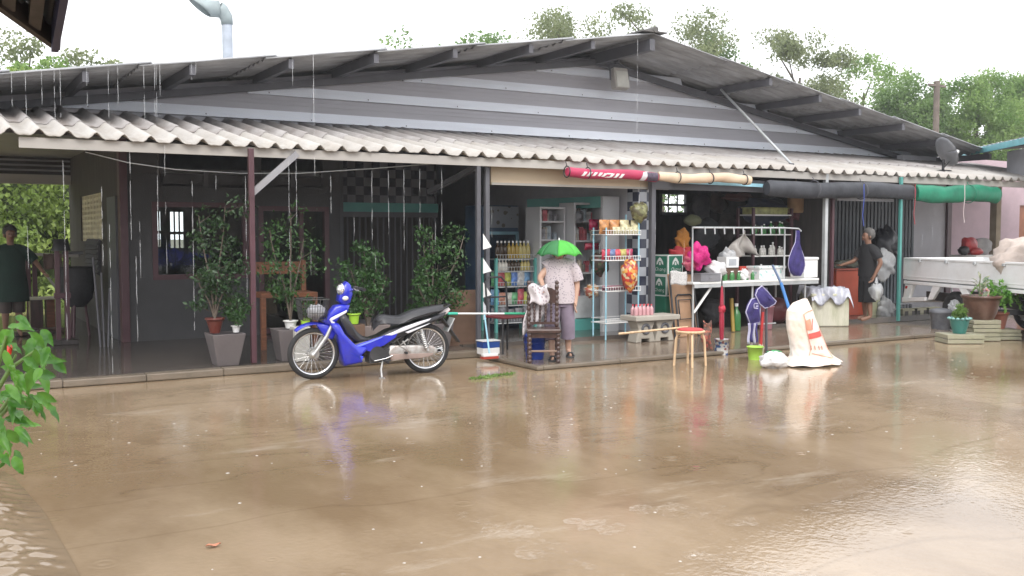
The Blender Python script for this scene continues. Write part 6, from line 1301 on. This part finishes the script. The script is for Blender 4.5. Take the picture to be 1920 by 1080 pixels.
# foam fish box under plastic sheets
a=pk(1547,614,10.95); b=pk(1593,610,10.95); fb=T('foam_box','weathered pale foam box standing on the slab, covered by plastic sheets','box',((a.x+b.x)/2-.05,11.2,.045),R(-28)); w_=.62; d_=.62; h_=pk(1570,556,11.0).z-.045
m_foam=M('mossy_foam',(.60,.58,.48),.8,var=.08,bump=.2,bscale=60,dirt=(.28,.30,.16),damt=.8,dscale=3,stretch=(1.5,1.5,.35)); MB().bx(-w_/2,w_/2,-d_/2,d_/2,0,h_).build('box_body',m_foam,fb,bev=.02); MB().bx(-w_/2-.012,w_/2+.012,-d_/2-.012,d_/2+.012,h_+.002,h_+.06).build('lid',m_foam,fb,bev=.02)
dr=random.Random(4); dk=[(dr.uniform(3,26),dr.uniform(-26,26),dr.uniform(0,6.3),dr.uniform(.4,1)) for _ in range(16)]
def drape(u,v):
    x=-w_*.54+w_*1.08*u; y=-d_*.60+d_*1.14*v; n_=sum(a*abs(math.sin(f*u+g*v+p))*9/(abs(f)+abs(g)+6) for f,g,p,a in dk)
    ex=max(0,abs(x)-w_/2+.02)+max(0,abs(y)-d_/2+.02); return (x+.02*math.sin(v*19+u*7),y+.02*math.sin(u*23),h_+.07+.035*n_-ex*(1.6+1.6*abs(math.sin(u*7+v*5))))
single('plastic_sheet',MB().grid(drape,60,60),M('blue_grey_plastic_sheet',(.46,.47,.53),.25,var=.45,scale=5,bump=.7,bscale=12,dirt=(.25,.25,.33),damt=.5,dscale=3),'crumpled grey plastic sheet draped over the pale foam box','sheet',(fb.location.x,fb.location.y,.045),R(-28),solid=.006)
# red counter
a=pk(1556,507,11.9); b=pk(1612,592,11.9); w_=b.x-a.x; rc=T('red_counter','orange red counter cabinet beside the person in black','counter',(a.x,11.75,.10)); h_=a.z-.10
m_rc=M('orange_red_paint',(.33,.06,.03),.45,dirt=(.2,.03,.02)); MB().bx(0,w_,0,.5,0,h_).build('cabinet',m_rc,rc,bev=.01); MB().bx(-.02,w_+.02,-.02,.52,h_+.002,h_+.03).build('countertop',M('counter_top_red',(.26,.06,.04),.4),rc,bev=.006)
blob('goods_heap','dark heap of vegetables on the red counter','produce',1562,488,1606,505,11.95,M('dark_produce',(.05,.055,.04),.6,var=.5,bump=.6),.14,.5,17)
single('pale_carton',MB().bx(0,.25,0,.25,0,.45).bx(.02,.23,-.004,-.001,.05,.4),M('mossy_carton',(.3,.31,.2),.8),'pale greenish carton on the floor behind the person in black','carton',(pk(1632,600,11.6).x,11.6,.10),bev=.006)
blob('plastic_bag','translucent bag stuffed with goods, upper one hanging by the teal post','bag',1648,470,1672,520,11.6,m_clearbag,.18,.7,18); blob('plastic_bag','translucent bag on the floor left of the teal post','bag',1650,560,1672,600,11.5,m_clearbag,.18,.7,19); blob('sack_pile','dark bag pile hanging on the gate beside the teal post','bag',1640,430,1676,490,12.6,M('black_bin_bags',(.02,.022,.03),.35,bump=.6,bscale=10),.18,.6,20)
# breeze blocks under the truck tail
for k in range(3):
    q=pk(1700+22*k,600,11.6); bb=MB().bx(-.2,.2,-.07,.07,0,.18)
    for x in (-.1,.1): bb.bx(x-.05,x+.05,-.072,-.0705,.04,.14,1)
    o=single('breeze_block',bb,[m_concrete,m_darkwall],'grey breeze block in the row behind the truck wheel','block',(q.x,11.6,.003),0,'breeze blocks by the truck')
# ------------------------------------------------------------------ white flatbed truck parked rear towards the house
TL=Vector((14.38,10.95,0)); td=Vector((-.343,-.940,0)).normalized(); tn=Vector((-td.y,td.x,0))
tk=T('flatbed_truck','white drop side flatbed truck with a tan bundle in its bed, at the right edge','truck',TL,math.atan2(td.y,td.x))
def op(px,py):
    d=Vector(ray(px,py)); k=(tn.x*TL.x+tn.y*TL.y)/(tn.x*d.x+tn.y*d.y); p=d*k; return ((p.x-TL.x)*td.x+(p.y-TL.y)*td.y, CAM_H+p.z)
m_tw=M('truck_white',(.82,.82,.82),.3,var=.03,coat=.4,dirt=(.5,.46,.4),damt=.35,dscale=2)
BL=2.95; BWd=1.5; pt=op(1700,483)[1]; pb=op(1700,524)[1]
dw=MB().bx(0,BL,0,.04,pb,pt-.035)
for z in (pb+.05,): dw.bx(0.02,BL-.02,-.005,-.001,z,z+.012)
dside=dw.build('side_board',m_tw,tk,bev=.006); MB().bx(-.01,BL,-.012,.052,pt-.034,pt).build('top_rail',m_tw,dside,bev=.006)
for s in (.45,1.15,1.85,2.5): MB().box((s,-.02,pt-.045),(.05,.03,.045)).build('latch',m_galv,dside,bev=.005)
MB().bx(0,BL,BWd,BWd+.04,pb,pt).build('side_board',m_tw,tk,bev=.006); MB().bx(-.045,-.003,0,BWd+.04,pb,pt).build('tailgate',m_tw,tk,bev=.006)
MB().bx(0,BL,.042,BWd-.002,pb-.02,pb+.03).build('bed_floor',m_galv,tk); MB().bx(-.02,BL,-.006,BWd+.03,pb-.075,pb-.022).build('bed_sill',m_tw,tk,bev=.006)
def plate(name,pts,y0,th,mat): MB().prism([op(*p) for p in pts],(0,y0,0),(1,0,0),(0,0,1),(0,th,0)).build(name,mat,tk,bev=.004)
plate('rear_corner_post',[(1697,533),(1712,534),(1707,548),(1703,563),(1692,565)],.0,.06,m_tw)
plate('rear_bumper',[(1692,558),(1735,557),(1735,564),(1692,566)],-.01,.05,m_tw); MB().box((-.02,BWd/2,op(1693,562)[1]),(.08,BWd,.09)).build('rear_bumper',m_tw,tk,bev=.01)
plate('mudguard_stay',[(1749,535),(1763,537),(1748,562),(1739,562)],.0,.05,m_tw); plate('mudguard_stay',[(1797,540),(1812,542),(1822,566),(1812,566)],.0,.05,m_tw)
plate('tail_lamp',[(1698,536),(1702,536),(1701,541),(1697,541)],-.006,.05,flat('red_lens',(.4,.02,.02),.2))
wc=op(1781,583); 
m_rimw=M('silver_wheel_paint',(.62,.63,.64),.4)
def truck_wheel(s,y):
    r=.315; ty_=MB().torus((s,y,r),(0,1,0),.248,.07,36,10).build('wheel',m_tyre,tk); rm=MB()
    rm.cyl((s,y-.03,r),(s,y+.04,r),.205,n=30); 
    for k in range(12): a=2*PI*k/12; rm.box((s+.145*math.cos(a),y-.035,r+.145*math.sin(a)),(.09,.02,.024),ry=-a)
    rm.cyl((s,y-.055,r),(s,y-.03,r),.06,.075,n=18).build('rim',m_rimw,ty_)
for s in (wc[0],3.75):
    for y in (.12,BWd-.1): truck_wheel(s,y)
MB().bx(.1,4.3,.35,.45,.42,.56).bx(.1,4.3,1.05,1.15,.42,.56).bx(wc[0]-.05,wc[0]+.05,.2,1.3,.24,.33).build('chassis',m_blackpl,tk)
MB().pillow([(BL+.04,.40),(4.5,.40),(4.62,.95),(4.35,1.25),(4.05,1.85),(BL+.1,1.88),(BL+.04,1.6)],BWd/2,0,.97,BWd/2).build('cab',m_tw,tk); MB().prism([(3.25,1.25),(4.2,1.25),(3.98,1.75),(3.25,1.76)],(0,-.012,0),(1,0,0),(0,0,1),(0,.02,0)).build('side_window',M('dark_glass',(.02,.025,.03),.1),tk)
# bundle in the bed
a=op(1862,487); 
bn_=MB().ball((0,0,.16),(.62,.46,.33),30,18,fn=lambda p:1+.10*math.sin(p.x*4+p.z*3)+.09*math.sin(p.y*6+p.x*5)+.05*math.sin(p.z*14+p.x*11)+.04*math.sin(p.y*17))
bp_=TL+td*2.2+tn*.62; tag(bn_.build('tarp_bundle',M('tan_cloth_bundle',(.50,.42,.37),.8,var=.2,bump=.5,bscale=9)),'tan cloth covered bundle lying in the bed of the white truck','bundle').location=(bp_.x,bp_.y,pb+.20)
# ------------------------------------------------------------------ neighbouring house
nh=T('neighbour_house','pink and pale grey house with teal roof edge at the right edge of the photo','building',(22,14,0))
def N(name,mb,mats,**k): return mb.build(name,mats,nh,w=True,**k)
NY=13.7; xA=pk(1690,430,NY).x; xB=pk(1776,430,NY).x; xC=pk(1868,430,NY).x; xD=pk(1911,430,NY).x
N('wall',MB().bx(xA,xB,NY,NY+.15,.0,3.2),m_palewall); N('wall',MB().bx(xB,xD,NY+.002,NY+.15,.0,3.2).bx(xD+1.0,30,NY+.002,NY+.15,0,3.2).bx(xD,xD+1.0,NY+.002,NY+.15,2.2,3.2),m_pinkwall)
N('door',MB().bx(xD,xD+1.0,NY+.05,NY+.1,0,2.2),M('orange_brown_door',(.30,.11,.05),.5))
N('corner_post',MB().bx(xB-.07,xB+.07,NY-.06,NY-.002,0,3.2),m_maroon); q=pk(1868,430,12.6); N('porch_post',MB().bx(q.x-.08,q.x+.08,12.55,12.7,0,2.9),M('tan_post',(.34,.28,.2),.7))
e0=oz(1836,276,3.32); e1=oz(1920,258,3.32); ed=(e1-e0).normalized(); en=Vector((-ed.y,ed.x,0)); en=en if en.x>0 else -en
a0=e0-ed*1.2; rfm=MB(); rfm.grid(lambda u,v:tuple(a0+ed*(7.5*u)+en*(6*v)+Vector((0,0,.35*v+.012*math.sin(2*PI*u*38)))),300,4); N('roof',rfm,m_roofsheet,solid=.012)
a1=e0+ed*6.3; N('barge_board',MB().beam(a0-en*.02-Vector((0,0,.07)),a1-en*.02-Vector((0,0,.07)),.03,.12),M('teal_barge',(.13,.36,.40),.4))
N('gable_board',MB().beam(e0+ed*.2+en*.5-Vector((0,0,.42)),a1+en*.5-Vector((0,0,.42)),.04,.62),m_palewall)
N('floor',MB().bx(18.9,30,11.4,NY-.003,.003,.09),m_kerb)
tz_=pk(1830,478,12.3); tb=T('porch_table','white topped table with red goods on the neighbouring porch behind the truck','table',(tz_.x,12.3,.003)); h_=tz_.z
MB().bx(-.45,.55,-.3,.3,h_-.04,h_).build('tabletop',m_white,tb,bev=.006)
for x in (-.4,.5):
    for y in (-.25,.25): MB().cyl((x,y,0),(x,y,h_-.041),.02,n=8).build('leg',m_galv,tb)
blob('red_bag','red bag standing on the neighbouring porch table','bag',1806,444,1830,478,12.3,M('red_vinyl',(.42,.03,.035),.4,bump=.4),.12,.5,31); blob('red_bag','small round red bag on the neighbouring porch table','bag',1820,464,1840,479,12.2,M('red_vinyl_round',(.38,.03,.03),.4),.05,.6,32); blob('black_case','black case at the left of the red bag on the porch table','case',1799,462,1815,478,12.25,m_blackpl,.08,.6,33); blob('grey_cushion','grey and white cushion right of the red bag on the porch table','cushion',1826,446,1858,478,12.4,M('grey_cushion_cloth',(.36,.35,.35),.8),.06,.3,34)
# ------------------------------------------------------------------ pavers and pots at the right
def stack(lab,px,py,n,w_,d,th,rz,sd):
    p=oz(px,py,0); rr=random.Random(sd); root=T('paver_stack',lab,'pavers',(p.x,p.y+d/2,.003),rz)
    for k in range(n): MB().box((rr.uniform(-.012,.012),rr.uniform(-.012,.012),th*(k+.5)+.001*k),(w_,d,th-.006),rr.uniform(-.04,.04)).build('paver',m_concrete,root,bev=.006)
    return root,n*th
pr_=R(-30)
s1,h1_=stack('low stack of two mossy concrete pavers under the teal pot',1824,645,2,.52,.40,.065,pr_,1)
s2,h2_=stack('tall stack of five mossy concrete pavers under the big brown pot',1861,640,5,.40,.38,.06,pr_,2)
s3,h3_=stack('short stack of three mossy pavers at the far right under the fern pot',1903,638,3,.36,.34,.05,pr_,3)
tc=oz(1774,622,0); can=T('dustbin','dark grey plastic dustbin with a lid beside the teal flower pot','dustbin',(tc.x,tc.y+.1,.003)); 
MB().lathe([(.135,0),(.160,.28),(.168,.29),(.168,.31),(.155,.31)],n=26).build('bin_body',M('grey_bin_plastic',(.10,.105,.12),.5,dirt=(.25,.25,.26),damt=.4,dscale=10),can); MB().lathe([(.172,.295),(.172,.325),(.145,.345),(.06,.362),(.001,.366)],n=26).build('lid',M('grey_lid_plastic',(.12,.125,.14),.5),can)
c=s1.location; tp=T('flower_pot','teal scalloped flower pot with a small bright green plant on low pavers','flower pot',(c.x-.02,c.y,c.z+h1_+.002)); m_tpot=M('teal_glaze',(.03,.17,.15),.3,coat=.4)
MB().lathe([(.085,0),(.12,.12),(.132,.2),(.138,.215),(.12,.215),(.11,.18),(.001,.18)],n=26).build('pot_body',m_tpot,tp)
sc=MB(); 
for k in range(14): a=2*PI*k/14; sc.ball((.142*math.cos(a),.142*math.sin(a),.212),(.024,.024,.018),8,6)
sc.build('scalloped_rim',M('pale_teal_rim',(.22,.42,.40),.35),tp); bush(tp,.17,[(.02,.0,.22),(-.06,.03,.14),(.07,.02,.16)],.055,60,.04,lf_far[1],41,.006)
c=s2.location; bp2=T('flower_pot','big brown glazed pot holding a tall variegated plant on stacked pavers','flower pot',(c.x,c.y,c.z+h2_+.004))
MB().lathe([(.17,0),(.215,.1),(.245,.24),(.25,.30),(.275,.31),(.28,.345),(.25,.345),(.235,.30),(.001,.295)],n=34,jit=.006).build('pot_body',M('brown_glaze',(.10,.045,.03),.3,var=.35,coat=.3,dirt=(.2,.15,.12),damt=.5),bp2)
ps_=MB(); rr=random.Random(9)
for k in range(16):
    a=rr.uniform(0,2*PI); el=rr.uniform(.5,1.4); big_leaf(ps_,Vector((-.05+.05*math.cos(a),.03*math.sin(a),.30+.02*k*.9)),(math.cos(a)*math.cos(el),math.sin(a)*math.cos(el),math.sin(el)*.8+.3),rr.uniform(.10,.17),.045)
ps_.build('leaves',leaf_mat('variegated_leaves',(.06,.14,.07),(.36,.36,.24),.2,18),bp2); MB().tube([(-.05,0,.29),(-.04,.01,.5),(-.03,0,.66)],[.012,.01,.005],6).build('stem',M('plant_stem',(.14,.16,.08),.7),bp2)
fl2=MB()
for k in range(9): a=rr.uniform(0,6.28); fl2.ball((.12+.09*math.cos(a),.07*math.sin(a),.34+rr.uniform(0,.09)),.022,8,6)
fl2.build('flowers',M('pink_blossoms',(.6,.28,.26),.6),bp2)
c=s3.location; fe=T('fern_pot','terracotta pot with a spreading bright green fern at the far right','flower pot',(c.x-.06,c.y+.05,c.z+h3_+.004)); round_pot(.13,.24,m_terra,fe,rb=.62)
fr_pts=[]; fm=MB(); rr=np.random.default_rng(4)
for k in range(30):
    a=rr.uniform(0,2*PI); ln=rr.uniform(.28,.5); up_=rr.uniform(.15,.45)
    for t_ in np.linspace(.12,1,22):
        x=math.cos(a)*ln*t_+.06; y=math.sin(a)*ln*t_*.8; z=.22+up_*math.sin(t_*2.1)*1.15+(.08-.2*t_*t_)
        for s in (-1,1): fr_pts.append((x-math.sin(a)*s*.035*(1.1-t_),y+math.cos(a)*s*.035*(1.1-t_),z+rr.uniform(-.01,.01)))
leaf_mesh('fronds',np.array(fr_pts),.062,leaf_mat('fern_leaves',(.09,.26,.03),(.22,.44,.08),.4,8),fe,.38,droop=.1)
# ------------------------------------------------------------------ greenery filling the far side
rs=np.random.default_rng(15); cs=[(rs.uniform(9,60),30+rs.uniform(-1,2.5),rs.uniform(-.2,4.2)) for _ in range(190)]
tag(leaf_mesh('hedge',clumps(cs,1.1,110),.22,lf_far[2],None,.6,origin=(30,30,0)),'far green hedge behind the houses','hedge',kind='stuff')
# blue pickup standing behind the viewer, mirrored in the window pane
pv=T('parked_pickup','blue and silver pickup parked across the yard, mirrored in the window','pickup',(5.6,-3.2,0),R(6))
MB().pillow([(-2.3,.45),(2.3,.42),(2.35,.85),(1.2,1.0),(.5,1.55),(-.5,1.58),(-.75,1.05),(-2.3,1.02)],.8,0,.96,0).build('body',m_blue,pv); MB().pillow([(-2.32,.4),(2.32,.38),(2.36,.6),(-2.32,.62)],.82,0,.98,0).build('lower_body',m_silver,pv)
MB().prism([(.95,1.08),(.42,1.5),(-.4,1.52),(-.6,1.08)],(0,.80,0),(1,0,0),(0,0,1),(0,.02,0)).build('side_window',bpy.data.materials['dark_glass'],pv)
for s in (-1.45,1.45):
    for y in (-.7,.72): MB().torus((s,y,.33),(0,1,0),.23,.10,28,8).cyl((s,y-.05,.33),(s,y+.07,.33),.18,n=20,mi=1).build('wheel',[m_tyre,m_chrome],pv)
# ------------------------------------------------------------------ litter and rain
q=oz(400,1026,0); lf=MB().grid(lambda u,v:(.075*(u-.5),.03*math.sin(PI*u)*(v-.5)*1.3,.006+.012*abs(v-.5)+.004*math.sin(u*8)),10,4); tag(lf.build('fallen_leaf',M('rusty_leaf',(.50,.20,.11),.5)),'single rusty fallen leaf floating on the water near the viewer','leaf').location=(q.x,q.y,.002)
q=oz(930,706,0); tag(leaf_mesh('leafy_twig',clumps([(q.x+d,q.y+.25*d,.012) for d in np.linspace(-.3,.2,11)],.07,12,.08),.06,lf_far[1],None,.4,origin=(q.x,q.y,0)),'small leafy green twig lying on the wet concrete beside the slab kerb','twig')
rs=np.random.default_rng(8); m=MB(); n=0
while n<260:
    x=rs.uniform(-2.5,15); y=rs.uniform(3.2,9.2)
    if y<3.2+.0*x: continue
    s=rs.uniform(.0022,.0065); m.lathe([(s*2.2,.001),(s*1.7,.003),(s*.8,.003),(s*.35,.005),(s*.12,s*rs.uniform(.3,1.0)),(.0005,s*1.0)],(x,y,.0),8); n+=1
m_splash=M('splash_water',(.78,.72,.64),.15,var=.05,alpha=.42)
o=m.build('rain_splashes',m_splash); tag(o,'little splashes of rain drops across the flooded yard','rain splashes',kind='stuff')
m=MB()
def strand(p,z1,r,seg=6):
    z=p[2]; 
    while z>z1:
        L_=random.uniform(.10,.42); e=max(z1,z-L_); n=max(2,int((z-e)/.05)); m.tube([(p[0]+random.uniform(-.002,.002),p[1]+random.uniform(-.004,.004),z+(e-z)*i/n) for i in range(n+1)],[r*(.35+.9*math.sin(PI*(i+.35)/(n+.7))*random.uniform(.6,1.2)) for i in range(n+1)],seg); z=e-random.uniform(.01,.12)
for px,py0,py1 in ((243,285,450),(295,330,480),(460,330,560),(541,300,510),(555,300,430),(697,320,450),(728,320,440),(757,318,470),(787,318,430),(828,318,440),(620,330,400),(590,290,330),(118,300,640),(205,420,700),(255,480,640),(190,350,500),(360,340,620)):
    p=oy(px,py0,10.97); strand((p.x,10.97,p.z),oy(px,py1,10.97).z,.0042)
for px,py1 in ((22,200),(48,215),(78,195),(102,235),(113,220),(163,200),(203,235),(221,215),(270,230),(290,222),(293,330),(360,150),(368,140),(549,160),(588,225),(588,320),(1195,250),(300,200)):
    xx=oy(px,160,12.36).x; z0=roofz(xx)-.0; strand((xx,12.36,z0),oy(px,py1,12.36).z,.0042)
for k in range(26):
    x=AX0+random.uniform(0,AX1-AX0-4); x=round(x/PER)*PER+PER/2; z1=random.uniform(1.0,2.2); z0=min(2.5,z1+random.uniform(.12,.5)); strand((x,10.985,z0),z1,.003)
o=m.build('roof_runoff',M('falling_water',(.80,.82,.84),.1,var=.04,alpha=.17)); tag(o,'thin strands of rainwater running off the roof edges','rain water',kind='stuff')
fo=bpy.data.materials.new('pale_silt_foam'); fo.use_nodes=True; n=fo.node_tree.nodes; l=fo.node_tree.links; b=n['Principled BSDF']; b.inputs['Base Color'].default_value=(.62,.53,.43,1); b.inputs['Roughness'].default_value=.4
uvn=n.new('ShaderNodeTexCoord'); no=n.new('ShaderNodeTexNoise'); no.inputs['Scale'].default_value=30; no.inputs['Detail'].default_value=9; no.inputs['Roughness'].default_value=.75; l.new(uvn.outputs['Object'],no.inputs['Vector'])
n2=n.new('ShaderNodeTexNoise'); n2.inputs['Scale'].default_value=2.2; n2.inputs['Detail'].default_value=3; l.new(uvn.outputs['Object'],n2.inputs['Vector']); ml=n.new('ShaderNodeMath'); ml.operation='MULTIPLY'; l.new(no.outputs['Fac'],ml.inputs[0]); l.new(n2.outputs['Fac'],ml.inputs[1])
cr=n.new('ShaderNodeValToRGB'); cr.color_ramp.elements[0].position=.24; cr.color_ramp.elements[1].position=.38; cr.color_ramp.elements[1].color=(.38,.38,.38,1); l.new(ml.outputs[0],cr.inputs[0]); l.new(cr.outputs[0],b.inputs['Alpha'])
fm_=MB()
for path,w_ in (([(860,962),(930,985),(1000,1020),(1060,1055),(1130,1090)],.13),([(1060,975),(1130,990),(1220,1005)],.10),([(1280,1038),(1360,1052),(1450,1072),(1540,1090)],.12),([(1180,955),(1300,960),(1420,985)],.16)):
    pp=[oz(a,b_,0) for a,b_ in path]
    def ff_(u,v):
        k=u*(len(pp)-1); i=min(int(k),len(pp)-2); p=pp[i].lerp(pp[i+1],k-i); d=(pp[i+1]-pp[i]).normalized(); q=(v-.5)*w_*2*(.25+.75*math.sin(PI*u))*(1+.4*math.sin(u*23)); return (p.x-d.y*q,p.y+d.x*q,.004)
    fm_.grid(ff_,40,6)
tag(fm_.build('silt_foam',fo),'broken pale streaks of silt and foam on the near flooded concrete','foam',kind='stuff')
# ------------------------------------------------------------------ rain haze
hz=MB().bx(-40,75,-30,70,-1.4,16).build('haze',bpy.data.materials.new('rain_haze')); tag(hz,'thin rain haze','haze',kind='stuff')
hm=hz.data.materials[0]; hm.use_nodes=True; n=hm.node_tree.nodes; n.remove(n['Principled BSDF']); pvn=n.new('ShaderNodeVolumePrincipled'); pvn.inputs['Density'].default_value=.0014; pvn.inputs['Color'].default_value=(.95,.96,.98,1); pvn.inputs['Anisotropy'].default_value=.2
hm.node_tree.links.new(pvn.outputs[0],n['Material Output'].inputs['Volume'])
